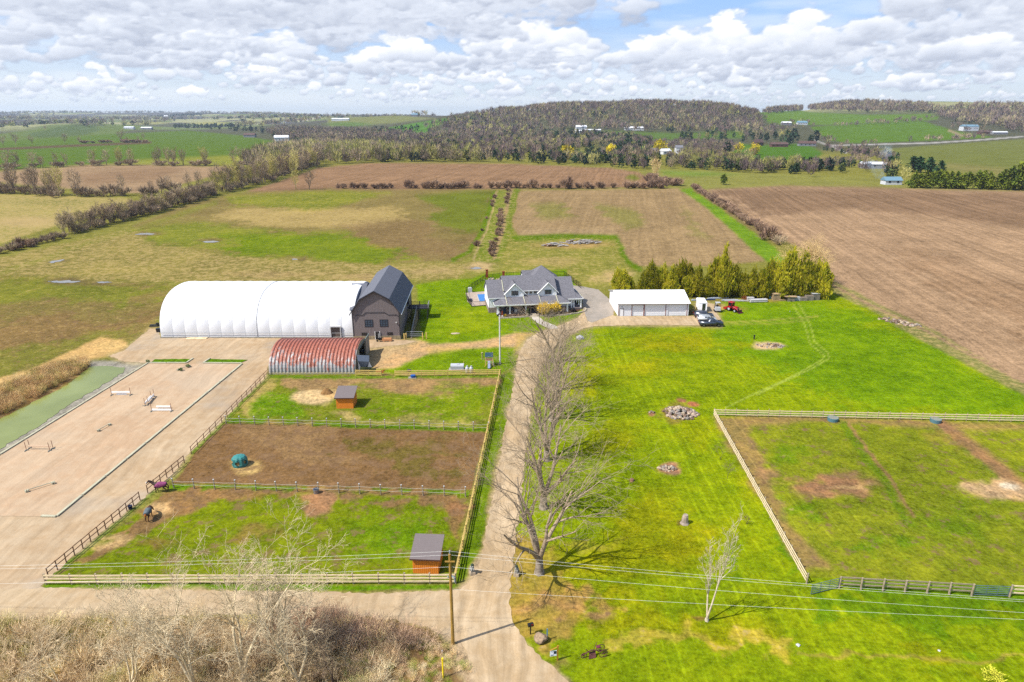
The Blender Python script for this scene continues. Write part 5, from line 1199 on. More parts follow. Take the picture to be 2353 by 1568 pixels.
drive = [(1239, 1317, 13.0, .50, 5, .5, 3, 'big bare grey tree nearest the lane at the foot of the driveway row'),
         (1249, 1168, 12.5, .50, 5, .5, 12, 'bare grey tree second from the near end of the driveway row'),
         (1256, 1058, 12.5, .50, 5, .48, 22, 'bare grey tree third from the near end of the driveway row'),
         (1268, 966, 12.0, .48, 5, .48, 31, 'bare grey tree in the driveway row level with the large stone pile'),
         (1274, 898, 11.5, .46, 5, .5, 44, 'bare grey tree in the driveway row with wide low limbs over the lawn'),
         (1270, 832, 11.0, .44, 4, .42, 53, 'farthest bare tree of the driveway row, where the drive bends to the house')]
for (u, v, h, r, fk, spd, sd_, lb) in drive:
    x, y = G(u, v); bare_tree(lb, x, y, sd_, h, r, fk, spd, bark, mat('maple_limbs', (.30, .23, .155), .9, .05, var=.22, vscale=.6), rz=sd_, levels=4, kids=(5, 5, 4, 2), trunk_h=.14, twig=.0125)
x, y = G(1624, 1427); bare_tree('slender pale bare tree with two trunks standing alone on the front lawn', x, y, 71, 9.6, .17, 2, .07, bark_w, mat('pale_limbs', (.48, .40, .29), .9, .05, var=.15), levels=3, kids=(11, 6, 4), trunk_h=.04, twig=.014, ratio=.36, up=2.2)
fg = [(560, 1580, 12.5, .26, (.10, 0), 'pale bare tree with twisted top in front of the lane fence, tallest of the scrub'), (455, 1600, 11.5, .22, (-.12, .0), 'pale bare tree leaning left in the front scrub'), (690, 1585, 11.0, .22, (.0, .05), 'pale bare tree at the right side of the front scrub'),
      (300, 1600, 8.6, .16, (-.15, 0), 'small pale bare tree left of the middle of the front scrub'), (640, 1530, 9.0, .18, (-.08, .1), 'forked pale bare tree close behind the front scrub'), (150, 1590, 7.0, .13, (-.2, .0), 'thin yellowish bare tree at the left edge of the front scrub'),
      (380, 1545, 9.5, .17, (.06, 0), 'straight grey stemmed bare tree in the middle of the front scrub'), (765, 1568, 6.2, .12, (.02, 0), 'thin dark bare tree at the right end of the front scrub')]
for i, (u, v, h, r, ln, lb) in enumerate(fg):
    x, y = G(u, v); bare_tree(lb, x, y, 80 + i * 7, h, r, 3 if i < 5 else 2, .34, bark_w if i < 6 else bark_b, mat('cottonwood_limbs', (.56, .45, .28), .85, .05, var=.16) if i != 7 else twig_b, rz=i * 1.3, lean=ln, levels=4 if i < 5 else 3, kids=(7, 6, 4, 3), trunk_h=.12, twig=.013, ratio=.5, up=.42)
for i, (u, v, h, lb) in enumerate(((60, 1540, 4.2, 'spreading pale multi stemmed bush at the far left of the front scrub'), (220, 1530, 4.6, 'spreading pale bush left of the tall front trees'), (345, 1500, 4.4, 'arching straw coloured bush near the lane in the front scrub'), (500, 1545, 5.2, 'wide pale bush with arching canes under the tallest front tree'), (600, 1575, 5.4, 'broad pale bush with drooping canes at the bottom centre of the front scrub'), (700, 1530, 4.6, 'broad pale bush close to the right side of the front scrub'), (430, 1480, 3.8, 'low straw coloured bush by the lane edge'), (120, 1490, 3.6, 'low yellowish bush by the lane at the left'))):
    x, y = G(u, v); bare_tree(lb, x, y, 500 + i * 3, h, .09, 7, 1.3, bark_w, mat('straw_canes', (.60, .45, .26), .85, .05, var=.18), rz=i * 1.7, levels=3, kids=(8, 7, 4), trunk_h=.06, twig=.011, ratio=.5, up=.1, droop=.25)
for (u, v, lb) in ((1655, 1057, 'little bare sapling on the lawn left of the paddock fence, nearer the corner'), (1671, 1100, 'little bare sapling on the lawn below the other sapling'), (1716, 1205, 'dark twiggy young bush on the lawn close to the paddock fence')):
    x, y = G(u, v); bare_tree(lb, x, y, int(u), 2.3 if v < 1200 else 1.2, .03, 2, .4, bark_b, twig_b, levels=2, kids=(7, 4), trunk_h=.1, twig=.010)

# leafy and twiggy crowns made of many small faces; each returns verts, faces
def fuzz(seed, n, rx, h, z0, shape='oval', ln=.5, wd=.06, upb=.5, leaf=False, clump=0):
    g = np.random.default_rng(seed); 
    if clump:
        cc = []
        while len(cc) < clump:
            p = g.uniform(-1, 1, 3)
            if (p ** 2).sum() < 1: cc.append(p)
        cc = np.array(cc); idx = g.integers(0, clump, n); p = cc[idx] + g.normal(0, .17, (n, 3))
        if shape == 'cone': p[:, 2] = np.clip(p[:, 2], -1, 1.1)
    else:
        p = g.normal(0, 1, (n, 3)); p /= np.linalg.norm(p, axis=1)[:, None]; p *= g.uniform(.25, 1, (n, 1)) ** .45
    t_ = (p[:, 2] + 1) / 2
    if shape == 'cedar': k = np.clip(1.08 - t_, .06, 1) ** .42 * .92; k *= np.where(t_ < .10, .8, 1)
    elif shape == 'cone': k = np.clip(1.12 - t_, .05, 1) ** .8 * 1.05; k *= np.where(t_ < .12, .75, 1)
    elif shape == 'vase': k = .45 + .75 * t_
    else: k = np.ones(n)
    P = np.stack([p[:, 0] * rx * k, p[:, 1] * rx * k, z0 + t_ * h], 1)
    out = np.stack([p[:, 0], p[:, 1], np.full(n, 0.0)], 1); d = g.normal(0, 1, (n, 3)) * .55 + out * .7 + np.array([0, 0, upb]); d /= np.linalg.norm(d, axis=1)[:, None]
    s_ = np.cross(d, g.normal(0, 1, (n, 3))); s_ /= np.linalg.norm(s_, axis=1)[:, None] + 1e-9
    L = ln * g.uniform(.6, 1.4, (n, 1)); Wd = wd * g.uniform(.6, 1.4, (n, 1))
    if leaf: V = np.stack([P - s_ * Wd, P + s_ * Wd, P + d * L + s_ * Wd * .4, P + d * L * .9 - s_ * Wd * .6], 1); F_ = np.arange(n * 4).reshape(-1, 4)
    else: V = np.stack([P - s_ * Wd, P + s_ * Wd, P + d * L], 1); F_ = np.arange(n * 3).reshape(-1, 3)
    return V.reshape(-1, 3), F_
def mat_leaf(name, c0, c1, c2=None, vs=.25, trans=.0):
    m = bpy.data.materials.new(name); m.use_nodes = True; t = NT(m.node_tree)
    pos = t.n('ShaderNodeNewGeometry').outputs['Position']; oi = t.n('ShaderNodeObjectInfo')
    c = t.mix(t.ss(t.noise(pos, vs, 3, .6), .38, .62), alb(*c0, 1.15), alb(*c1, 1.15))
    c = t.mix(t.ss(t.noise(pos, vs * 5, 2, .6), .5, .72), c, alb(*(c2 or c1), 1.15))
    c = t.scale(c, t.math('ADD', .78, t.math('MULTIPLY', oi.outputs['Random'], .44)))
    b = t.n('ShaderNodeBsdfPrincipled'); t.l(c, b.inputs['Base Color']); b.inputs['Roughness'].default_value = .9; b.inputs['Specular IOR Level'].default_value = .05
    o = t.n('ShaderNodeOutputMaterial')
    if trans:
        tr = t.n('ShaderNodeBsdfTranslucent'); t.l(c, tr.inputs[0]); mx = t.n('ShaderNodeMixShader'); mx.inputs[0].default_value = trans
        t.l(b.outputs[0], mx.inputs[1]); t.l(tr.outputs[0], mx.inputs[2]); t.l(mx.outputs[0], o.inputs[0])
    else: t.l(b.outputs[0], o.inputs[0])
    return m
cedar_l = mat_leaf('cedar_foliage', (132, 138, 24), (186, 178, 40), (208, 184, 84), .45, .5)
# ---- the cedar clump beside the garage
CED = []
for i in range(6):
    g_ = random.Random(230 + i); V_, F_ = [], []; nb = 0
    for k in range(5):
        hh_ = 1.0 if k == 0 else g_.uniform(.55, .84); ox, oy = (0, 0) if k == 0 else (g_.uniform(-.62, .62), g_.uniform(-.5, .5)); wr_ = (.85 if k == 0 else g_.uniform(.6, .8))
        v, f = fuzz(700 + i * 10 + k, 1500, wr_, .96 * hh_, .0, 'cedar', .09, .030, .5, True, clump=34); v[:, 0] += ox * (1 - .3 * v[:, 2]); v[:, 1] += oy; V_.append(v); F_.append(f + nb); nb += len(v)
    m_ = np_mesh('crown', np.concatenate(V_), np.concatenate(F_)); m_.materials.append(cedar_l)
    tr = tubes_mesh('trunk', [(0, 0, -.02, 0, 0, .5, .03, .02), (0, 0, .5, .01, 0, .9, .02, .004), (.3, .1, -.02, .36, .1, .7, .02, .006), (-.3, -.1, 0, -.34, -.1, .66, .02, .006)]); tr.materials.append(bark_b); CED.append((m_, tr))
ORD = ['first', 'second', 'third', 'fourth', 'fifth', 'sixth', 'seventh', 'eighth', 'ninth', 'tenth', 'eleventh', 'twelfth', 'thirteenth', 'fourteenth', 'fifteenth', 'sixteenth', 'seventeenth', 'eighteenth', 'nineteenth', 'twentieth', 'twenty first', 'twenty second', 'twenty third', 'twenty fourth', 'twenty fifth', 'twenty sixth']
cl = [(1423, 674, 612, .55, 'small thin yellowish cedar at the left end of the clump, behind the garage corner'), (1447, 676, 640, .5, 'low bushy cedar directly behind the garage roof corner'),
      (1478, 678, 624, .52, ''), (1496, 682, 604, .42, ''), (1520, 680, 603, .42, ''), (1543, 684, 612, .5, ''), (1562, 678, 590, .4, ''), (1580, 690, 632, .5, ''), (1600, 684, 606, .42, ''), (1625, 692, 630, .55, ''),
      (1634, 680, 596, .42, ''), (1660, 682, 566, .36, 'tallest cedar of the clump with a narrow pointed top, behind the red tractor'), (1684, 684, 602, .42, ''), (1668, 695, 640, .55, ''), (1705, 690, 628, .5, ''), (1728, 688, 616, .45, ''),
      (1742, 697, 640, .55, ''), (1760, 688, 596, .42, ''), (1782, 690, 588, .42, ''), (1776, 698, 640, .55, ''), (1811, 686, 572, .40, ''), (1815, 697, 626, .55, ''), (1843, 690, 583, .42, ''), (1850, 697, 630, .5, ''), (1877, 688, 590, .36, ''), (1882, 694, 640, .55, 'low dense cedar at the right end of the clump')]
for i, (u, v, vt, wr, lb) in enumerate(cl):
    v = min(v, 688) - 6 if u > 1590 else min(v, 684) - 2
    x, y = G(u, v); xr, yr, zr = ray(u, vt); h = CAMH + zr / yr * y
    o = thing('cedar', lb or ORD[sorted(c[0] for c in cl).index(u)] + ' cedar from the left in the clump by the garage, ' + ('tall and pointed' if vt < 595 else 'middle height' if vt < 618 else 'low and bushy'), 'tree', (x, y, 0), rnd.uniform(0, 6), 'cedars in the clump beside the garage', scale=(h * wr * .98 * rnd.uniform(.85, 1.15), h * wr * .62, h * rnd.uniform(.96, 1.04)))
    a, b_ = CED[i % 6]; link('crown', a, parent=o); link('trunk', b_, parent=o)
# ---- willow behind the clump
x, y = G(1846, 652); wl = bare_tree('bare orange tan willow rising behind the right end of the cedar clump', x, y, 301, 10.0, .4, 5, .45, mat('willow_bark', (.5, .34, .18), .9, .1), mat('willow_twigs', (.62, .44, .2), .9, .05, var=.15), levels=4, kids=(6, 5, 5, 3), trunk_h=.15, twig=.022, droop=.6)
x, y = G(1872, 648); bare_tree('second tan willow close to the ploughed field beside the first', x, y, 307, 9.0, .35, 4, .5, mat('willow_bark', (.5, .34, .18)), mat('willow_twigs', (.62, .44, .2)), levels=4, kids=(6, 5, 4, 3), trunk_h=.15, twig=.022, droop=.6)

# ---- bare trees of the hedgerows: a few kinds, many individuals
twg = {'grey': mat_leaf('hedge_twigs_grey', (132, 112, 94), (164, 144, 116), (184, 166, 128), .05), 'yell': mat_leaf('budding_twigs', (170, 158, 86), (190, 178, 104), (204, 190, 124), .05), 'red': mat_leaf('shrub_twigs', (128, 102, 86), (156, 128, 104), (182, 156, 126), .1),
       'tan': mat_leaf('tan_twigs', (200, 172, 120), (216, 190, 134), None, .08), 'gold': mat_leaf('golden_leaves', (204, 186, 34), (222, 202, 50), None, .1, .2), 'dark': mat_leaf('spruce_needles', (42, 66, 40), (58, 84, 48), None, .1), 'olive': mat_leaf('hedge_cedar', (82, 98, 32), (112, 122, 40), None, .1)}
def template(kind, seed):
    g = random.Random(seed); tr, li = grow(seed, 1.0, .016, 1, .1, levels=2, kids=(11, 5), trunk_h=.18, twig=.0045, ratio=.42, up=.5)
    seg = [(*s[:6], max(s[6], .005), max(s[7], .0045)) for s in tr + li]
    a = tubes_mesh('t', seg); nv = len(a.vertices); va = np.zeros(nv * 3); a.vertices.foreach_get('co', va); va = va.reshape(-1, 3)
    fa = np.zeros(len(a.loops), int); a.loops.foreach_get('vertex_index', fa); fa = fa.reshape(-1, 4); bpy.data.meshes.remove(a)
    v, f = fuzz(seed, 330, .21, .74, .22, 'vase' if seed % 2 else 'oval', .13, .0048, 1.7)
    f4 = np.concatenate([f, f[:, 2:3]], 1)
    me = bpy.data.meshes.new('bare_tree'); fs = [tuple(q) for q in fa] + [tuple(q + nv) for q in f]; me.from_pydata([tuple(p) for p in np.concatenate([va, v])], [], fs); me.update(); me.materials.append(twg[kind]); return me
def shrub(kind, seed, n=420, wd=.022):
    v, f = fuzz(seed, n, .50, .62, .02, 'oval' if seed % 3 else 'vase', .36, wd * .8, 1.3, clump=11 + seed % 5); v[:, 2] = np.abs(v[:, 2]); me = np_mesh('shrub', v, f); me.materials.append(twg[kind]); return me
TG = [template('grey', 401 + i) for i in range(6)]; TY = [template('yell', 421 + i) for i in range(3)]; TT = [template('tan', 431 + i) for i in range(2)]
SG = [shrub('grey', 441 + i) for i in range(4)]; SR = [shrub('red', 451 + i, 700, .03) for i in range(5)]; SY = [shrub('yell', 461)]
def leafy(kind, seed, shape, n=500, w=.3, ln=.12, wd=.035):
    v, f = fuzz(seed, n, w, .95, .02, shape, ln, wd, .3, True, clump=26); me = np_mesh('tree', v, f); me.materials.append(twg[kind]); return me
CN = [leafy('dark', 471 + i, 'cone', 420, .26) for i in range(3)]; CO = [leafy('olive', 481 + i, 'cone', 520, .42) for i in range(3)]; GD = [leafy('gold', 491 + i, 'oval', 500, .45) for i in range(2)]
def put(kind_list, u, v, h, label, group=None, name='bare_tree', cat='tree', w=1.0):
    x, y, z = place(u, v); o = thing(name, label, cat, (x, y, z - .1), rnd.uniform(0, 6.28), group, mesh=kind_list[rnd.randrange(len(kind_list))], scale=(h * w * rnd.uniform(.85, 1.15), h * w * rnd.uniform(.85, 1.15), h)); return o
def along(pts, step, fn, jit=2.0):
    P = [Vector((*place(*p)[:2], 0)) for p in pts]
    for a, b in zip(P[:-1], P[1:]):
        n = max(1, int((b - a).length / step))
        for i in range(n):
            q = a.lerp(b, (i + rnd.random()) / n) + Vector((rnd.gauss(0, jit), rnd.gauss(0, jit), 0)); fn(q)
def row(pts, step, kinds, h0, h1, label, group, name='bare_tree', cat='tree', w=1.0, jit=2.0):
    def fn(q):
        o = thing(name, label, cat, (q.x, q.y, float(hgt(q.x, q.y)) - .1), rnd.uniform(0, 6.28), group, mesh=kinds[rnd.randrange(len(kinds))]); h = rnd.uniform(h0, h1); ww = h * w * rnd.uniform(.85, 1.2); o.scale = (ww, ww, h)
    along(pts, step, fn, jit)
D1 = [(150, 540), (250, 513), (340, 491), (420, 468), (495, 446)]
row(D1, 1.6, TG + TY[:1], 6.5, 9.5, 'bare tree in the dense diagonal thicket left of the hay field', 'bare trees of the diagonal thicket', jit=1.6, w=1.3)
row(D1, 3.6, SG, 3.5, 5.5, 'grey twiggy bush at the foot of the diagonal thicket', 'bushes of the diagonal thicket', 'bush', 'bush', 1.0, 2.2)
row([(-120, 612), (0, 583), (70, 566), (140, 548)], 2.6, SG + SR[:1], 2.6, 4.6, 'low bare bush in the thin hedge at the left edge of the picture', 'bushes of the thin hedge at the left edge', 'bush', 'bush', 1.1, .8)
D2 = [(498, 444), (560, 430), (620, 412), (680, 394), (730, 380)]
row(D2, 3.0, TG + TY, 13, 18, 'tall bare tree in the belt between the two brown fields', 'tall bare trees between the brown fields', jit=3, w=.95)
row(D2, 6.0, SG, 4, 7, 'grey bush under the tall bare tree belt', 'bushes under the tall tree belt', 'bush', 'bush', 1.1, 3)
row([(20, 446), (90, 449), (170, 452)], 5.0, TG + TY[:1], 14, 19, 'tall thin bare tree standing over the left hedge below the brown field', 'tall trees in the left hedge', jit=3)
row([(-200, 444), (0, 443), (135, 452), (300, 453), (370, 446), (440, 440)], 7.5, SG, 5, 9, 'grey bush in the hedge below the left brown field', 'bushes below the left brown field', 'bush', 'bush', 1.2, 3)
row([(300, 450), (400, 440), (490, 430)], 7, TG, 8, 13, 'bare tree in the hedge that bends towards the tall belt', 'bare trees in the bending hedge', jit=5)
row([(-200, 392), (0, 390), (170, 382)], 8, TG, 11, 17, 'bare tree in the far left hedge above the brown field', 'bare trees in the far left hedge', jit=4)
row([(200, 381), (330, 380), (474, 381), (560, 378)], 9, TG + TY[:1], 13, 19, 'bare tree between the green field and the left brown field', 'bare trees between the green and brown fields', jit=4)
row([(-200, 392), (0, 390), (170, 382), (330, 380), (474, 382), (560, 379)], 13, SG, 5, 8, 'low bush between the green field and the left brown field', 'low bushes between the green and brown fields', 'bush', 'bush', 1.5, 3)
# round dark shrubs along the far edge of the hay fields
for (x_, h) in ((120, 4), (160, 4), (220, 4.5), (258, 3.5), (300, 5), (370, 4), (400, 4), (435, 5), (475, 4), (600, 6.5), (650, 3.5), (705, 5), (745, 5.5), (785, 6.5), (830, 5), (868, 5), (905, 5.5), (945, 6.3), (980, 6), (1055, 4.5), (1090, 3), (1165, 6), (1210, 5.5), (1280, 6), (1340, 6.5), (1390, 3), (1440, 7), (1520, 3.6), (1560, 4), (1610, 4), (1670, 9.5), (1755, 5), (1815, 5.5), (1850, 3), (1900, 6), (1990, 4.5), (2080, 5.5), (2115, 5), (2150, 5), (2200, 4.5), (2250, 6), (2290, 7), (2330, 7)):
    lb, gp = 'dark reddish brown bush on the line between the hay fields and far brown field', 'dark bushes on the far edge of the hay fields'
    if h == 9.5: lb, gp = 'largest round dark bush on the far edge of the stubble field', None
    put(SR, 735.3 + x_ / 2.954, 232.8 + 592 / 2.954 + rnd.uniform(-1, 1), h, lb, gp, 'bush', 'bush', .95)
for (x_, y_, h) in ((1280, 612, 4), (1275, 640, 4), (1270, 668, 4), (1265, 694, 3.5), (1230, 752, 4), (1226, 775, 4), (1224, 800, 4.5), (1222, 825, 4), (1218, 850, 3.5), (1212, 895, 4), (1208, 912, 3.5), (1192, 945, 2.5), (1176, 985, 4), (1172, 1010, 4), (1170, 1035, 4.4), (1165, 1052, 3)):
    put(SR, 735.3 + x_ / 2.954, 232.8 + y_ / 2.954, h * .72, 'dark bush in the broken row down the grassy lane between the hay fields', 'dark bushes down the grassy lane', 'bush', 'bush', .95)
for (x_, y_, h) in ((1185, 660, 3), (1175, 690, 2.6), (1168, 715, 2.6), (1064, 985, 2.6), (1100, 880, 1.6), (1130, 800, 1.6)):
    put(SR, 735.3 + x_ / 2.954, 232.8 + y_ / 2.954, h, 'scrubby bush on the left side of the grassy lane', 'scrubby bushes left of the grassy lane', 'bush', 'bush', .8)
row([(1592, 430), (1625, 452), (1660, 474), (1700, 500), (1740, 525), (1775, 548)], 4.0, SR, 2.6, 4.4, 'brown bush in the row between the green strip and the ploughed field', 'brown bushes beside the green strip', 'bush', 'bush', 1.1, .8)
put(SR, 1768, 553, 6.5, 'big round brown bush at the near end of the row by the ploughed field', None, 'bush', 'bush', .95); put(SG, 1898, 660, 4.2, 'grey brown bush at the right foot of the cedar clump', None, 'bush', 'bush', 1.0)
put(SG, 1790, 562, 4.6, 'grey bush behind the cedar clump near the big brown bush', None, 'bush', 'bush', 1.0)
for (u, v, h, lb, k) in ((1505, 416, 17, 'pinkish tan bare tree at the corner of the far brown field', TT), (680, 436, 13, 'round yellowish bare tree at the edge of the hay field, left of a pair', TY), (711, 436, 12, 'bare tree at the edge of the hay field, right of a pair', TG)):
    put(k, u, v, h, lb, None, w=1.2)
row([(1495, 412), (1515, 424), (1560, 428)], 3.5, SR, 4, 7, 'purplish bush massed under the pinkish tan tree', 'purplish bushes under the tan tree', 'bush', 'bush', 1.1, 2.5)
put(CO, 1662, 425, 7.5, 'single small round evergreen on the far meadow', None, 'evergreen', 'tree', 1.0)
for i, (u, h) in enumerate(((2098, 10), (2112, 10), (2126, 11), (2140, 11), (2154, 12), (2168, 11), (2182, 11), (2196, 11), (2210, 10), (2222, 11), (2244, 12), (2258, 12), (2270, 11), (2300, 13), (2316, 15), (2334, 17), (2352, 15), (2380, 16))):
    put(CO, u, 432 + (u - 2098) * .02, h, ORD[i] + ' yellow green cedar from the left in the row beyond the ploughed field', 'cedars beyond the ploughed field', 'evergreen', 'tree', 1.0)
for (u, v, h, k, lb) in ((2044, 388, 12, CN, 'left one of two dark spruces beside the valley road'), (2056, 389, 12, CN, 'right one of two dark spruces beside the valley road'), (2095, 396, 14, CN, ''), (2112, 397, 14, CN, ''), (2133, 398, 13, CN, ''), (2158, 405, 12, CN, '')):
    put(k, u, v, h, lb or 'dark conifer in the loose group right of the two spruces', None if lb else 'dark conifers right of the two spruces', 'conifer', 'tree', 1.3)
for (u, v, h, lb) in ((1516, 352, 17, 'bright golden willow by the white houses in the valley'), (1404, 356, 13, 'bright golden willow left of the white houses'), (1733, 356, 15, 'golden willow below the hillside farmhouse'), (1696, 350, 12, 'small golden tree left of the golden willow'), (1303, 368, 16, 'yellow green tree in front of the valley wood')):
    put(GD, u, v, h, lb, None, 'willow', 'tree', 1.0)
# lone field trees far left
for (u, v, h) in ((37, 333, 17), (75, 333, 14), (150, 330, 16), (184, 331, 12), (278, 326, 20), (293, 327, 9), (318, 326, 10), (8, 336, 15), (105, 300, 14), (330, 322, 12)):
    put(TG, u, v, h, 'lone bare tree in the far left green fields', 'lone bare trees in the far left fields', w=1.4)
row([(180, 330), (250, 328), (345, 328)], 12, SR, 4, 7, 'dark bush on the brown bank in the far left field', 'dark bushes in the far left field', 'bush', 'bush', 1.8, 3)

# ---- woods that read as one mass: merged from small crowns spread over the ground
def crowd(name, label, polys, n, kinds, seed, rmin=600, rmax=3500, dens=None):
    g = np.random.default_rng(seed); V, Fc, Cc = [], [], []; base = 0
    N = n * 14; az_ = np.radians(g.uniform(-44, 44, N)); r_ = np.sqrt(g.uniform(rmin ** 2, rmax ** 2, N)); X = r_ * np.sin(az_); Y = r_ * np.cos(az_); Zt = hgt(X, Y)
    pu, pv = proj(X, Y, Zt); ok = np.zeros(N, bool)
    for p in polys: ok |= pip(pu, pv, p)
    if dens is not None: ok &= g.random(N) < dens(X, Y)
    idx = np.nonzero(ok)[0][:n]
    tone_ = .58 + .72 * fbm(X / 90, Y / 140, seed + 50, 3); pick = fbm(X / 110, Y / 160, seed + 70, 2); cum = np.cumsum([q[0] for q in kinds])
    for i in idx:
        r01 = min(.999, max(0, (pick[i] - .5) * 1.6 + .5 + g.normal(0, .22))); r01 = r01 if g.random() < .55 else g.random(); k = kinds[min(len(kinds) - 1, int(np.searchsorted(cum, r01)))]; _, tmpl, h0, h1, w_, cols = k
        v, f = tmpl[int(g.integers(len(tmpl)))]; h = g.uniform(h0, h1); a = g.uniform(0, 6.28); ca, sa = math.cos(a), math.sin(a)
        vv = np.stack([(v[:, 0] * ca - v[:, 1] * sa) * h * w_ + X[i], (v[:, 0] * sa + v[:, 1] * ca) * h * w_ + Y[i], v[:, 2] * h + Zt[i]], 1)
        V.append(vv); Fc.append(f + base); base += len(v); c = np.array(alb(*cols[int(g.integers(len(cols)))], 1.15)) * g.uniform(.75, 1.25) * tone_[i]; Cc.append(np.repeat(c[None], len(v), 0))
    me = np_mesh(name, np.concatenate(V), np.concatenate(Fc)); at = me.attributes.new('tone', 'FLOAT_COLOR', 'POINT'); Cc = np.concatenate(Cc)
    at.data.foreach_set('color', np.concatenate([Cc, np.ones((len(Cc), 1))], 1).astype(np.float32).ravel())
    return link(name, me, wood_m, kind='stuff', label=label)
wood_m = bpy.data.materials.new('woodland'); wood_m.use_nodes = True; t = NT(wood_m.node_tree); a = t.n('ShaderNodeAttribute', attribute_name='tone'); b = t.n('ShaderNodeBsdfPrincipled')
t.l(a.outputs['Color'], b.inputs['Base Color']); b.inputs['Roughness'].default_value = .95; b.inputs['Specular IOR Level'].default_value = 0; o = t.n('ShaderNodeOutputMaterial'); t.l(b.outputs[0], o.inputs[0])
def tt(n, k, shape, w, ln, wd, seed=1, upb=.7): return [fuzz(seed * 50 + i, n, w, .85, .12 if shape != 'cone' else .02, shape, ln, wd, upb) for i in range(k)]
F24, F60, C30, C60 = tt(30, 6, 'oval', .30, .38, .040, 1, 1.6), tt(100, 6, 'oval', .28, .30, .018, 2, 1.7), tt(34, 4, 'cone', .30, .26, .10, 3, .2), tt(80, 4, 'cone', .30, .18, .07, 4, .2)
BR = [(118, 102, 94), (130, 114, 100), (146, 128, 104), (108, 94, 90), (152, 142, 104)]; PU = [(116, 98, 98), (128, 108, 102), (106, 92, 92)]; YG = [(160, 158, 88), (178, 170, 104), (150, 146, 84)]; DG = [(44, 62, 42), (54, 74, 50), (38, 54, 44)]; OG = [(72, 84, 46), (88, 98, 52)]
hill_p = [[(985, 312), (975, 296), (1050, 272), (1150, 258), (1350, 236), (1480, 230), (1620, 240), (1740, 262), (1755, 300), (1700, 312), (1560, 306), (1440, 302), (1300, 300), (1200, 312)]]
crowd('hillside_wood', 'brown leafless wood covering the long hill behind the valley', hill_p, 5200, [(.62, F24, 13, 18, 1.0, BR), (.18, F24, 13, 18, 1.0, PU), (.16, F24, 12, 17, 1.0, YG), (.04, C30, 12, 17, 1, DG)], 5, 1300, 3000, lambda X, Y: np.clip((fbm(X / 60, Y / 90, 3, 3) - .25) * 4, .25, 1))
val_p = [[(860, 374), (900, 352), (960, 330), (1000, 318), (1120, 314), (1300, 306), (1440, 312), (1500, 330), (1470, 345), (1520, 372), (1500, 384), (1480, 392), (1400, 383), (1150, 374), (900, 372)]]
VD = lambda X, Y: np.clip((fbm(X / 55, Y / 90, 7, 3) - .34) * 5.0, .10, 1)
crowd('valley_wood', 'mixed wood of dark conifers and bare trees filling the valley', val_p, 1700, [(.36, C60, 9, 15, 1.0, DG), (.12, C60, 8, 13, 1.1, OG), (.28, F60, 9, 14, 1.1, BR), (.14, F60, 9, 14, 1.1, PU), (.10, F60, 9, 13, 1.1, YG)], 6, 600, 1700, VD)
crowd('lower_valley_wood', 'mixed trees massed below the hillside houses and along the far meadow', [[(1530, 372), (1640, 376), (1760, 384), (1900, 388), (2050, 396), (2096, 426), (2060, 424), (1960, 414), (1860, 408), (1700, 398), (1600, 392), (1530, 388)]], 760, [(.28, C60, 8, 13, 1.0, DG), (.16, C60, 8, 12, 1.2, OG), (.30, F60, 8, 12, 1.2, BR), (.14, F60, 8, 12, 1.2, PU), (.12, F60, 8, 12, 1.2, YG)], 16, 520, 1100, VD)
crowd('valley_bushes', 'low purple brown bushes between the valley road and the white houses', [[(1490, 328), (1600, 324), (1680, 330), (1700, 345), (1660, 362), (1560, 366), (1540, 348), (1500, 345)], [(1640, 362), (1750, 376), (1880, 378), (1960, 366), (2060, 380), (2060, 394), (1900, 388), (1700, 384)], [(1880, 345), (1960, 360), (2040, 372), (2070, 362), (1960, 344), (1900, 338)]], 420, [(.5, F60, 4, 9, 1.4, BR), (.4, F60, 4, 8, 1.5, PU), (.1, C60, 5, 9, 1.0, DG)], 17, 560, 1300)
crowd('hill_conifers', 'tall dark pines grouped by the houses on the hillside', [[(1790, 326), (1800, 316), (1850, 312), (1890, 326), (1900, 338), (1870, 342), (1838, 330), (1810, 336)]], 60, [(.75, C60, 16, 26, .9, DG), (.25, F60, 12, 17, 1.0, BR)], 18, 700, 1500)
crowd('bare_wood', 'pale leafless trees along the far edge of the brown field', [[(560, 378), (640, 350), (740, 344), (860, 346), (900, 356), (960, 362), (1050, 368), (1150, 374), (900, 373), (730, 379), (650, 394), (590, 412)]], 800, [(.55, F60, 11, 17, 1.0, [(160, 142, 118), (176, 158, 124), (146, 130, 110)]), (.35, F60, 11, 17, 1.0, YG), (.10, F60, 7, 10, 1.2, BR)], 7, 600, 1100)
crowd('distant_wood', 'brown woodland behind the small barn in the left distance', [[(610, 306), (640, 296), (900, 306), (990, 320), (940, 330), (880, 340), (730, 328), (640, 322)], [(985, 314), (1100, 312), (1180, 318), (1080, 324), (960, 332)]], 1500, [(.8, F24, 10, 14, 1.1, BR), (.2, C30, 9, 13, 1.1, OG)], 8, 900, 2400)
crowd('far_conifers', 'dark conifer plantation lines across the left distance', [[(380, 295), (440, 288), (600, 296), (612, 308), (560, 306), (470, 298)], [(700, 256), (860, 254), (870, 262), (720, 268)], [(300, 262), (470, 262), (460, 268), (330, 270)], [(835, 302), (1000, 300), (1010, 312), (880, 312)]], 900, [(1.0, C30, 12, 18, 1.1, DG)], 9, 1100, 6500)
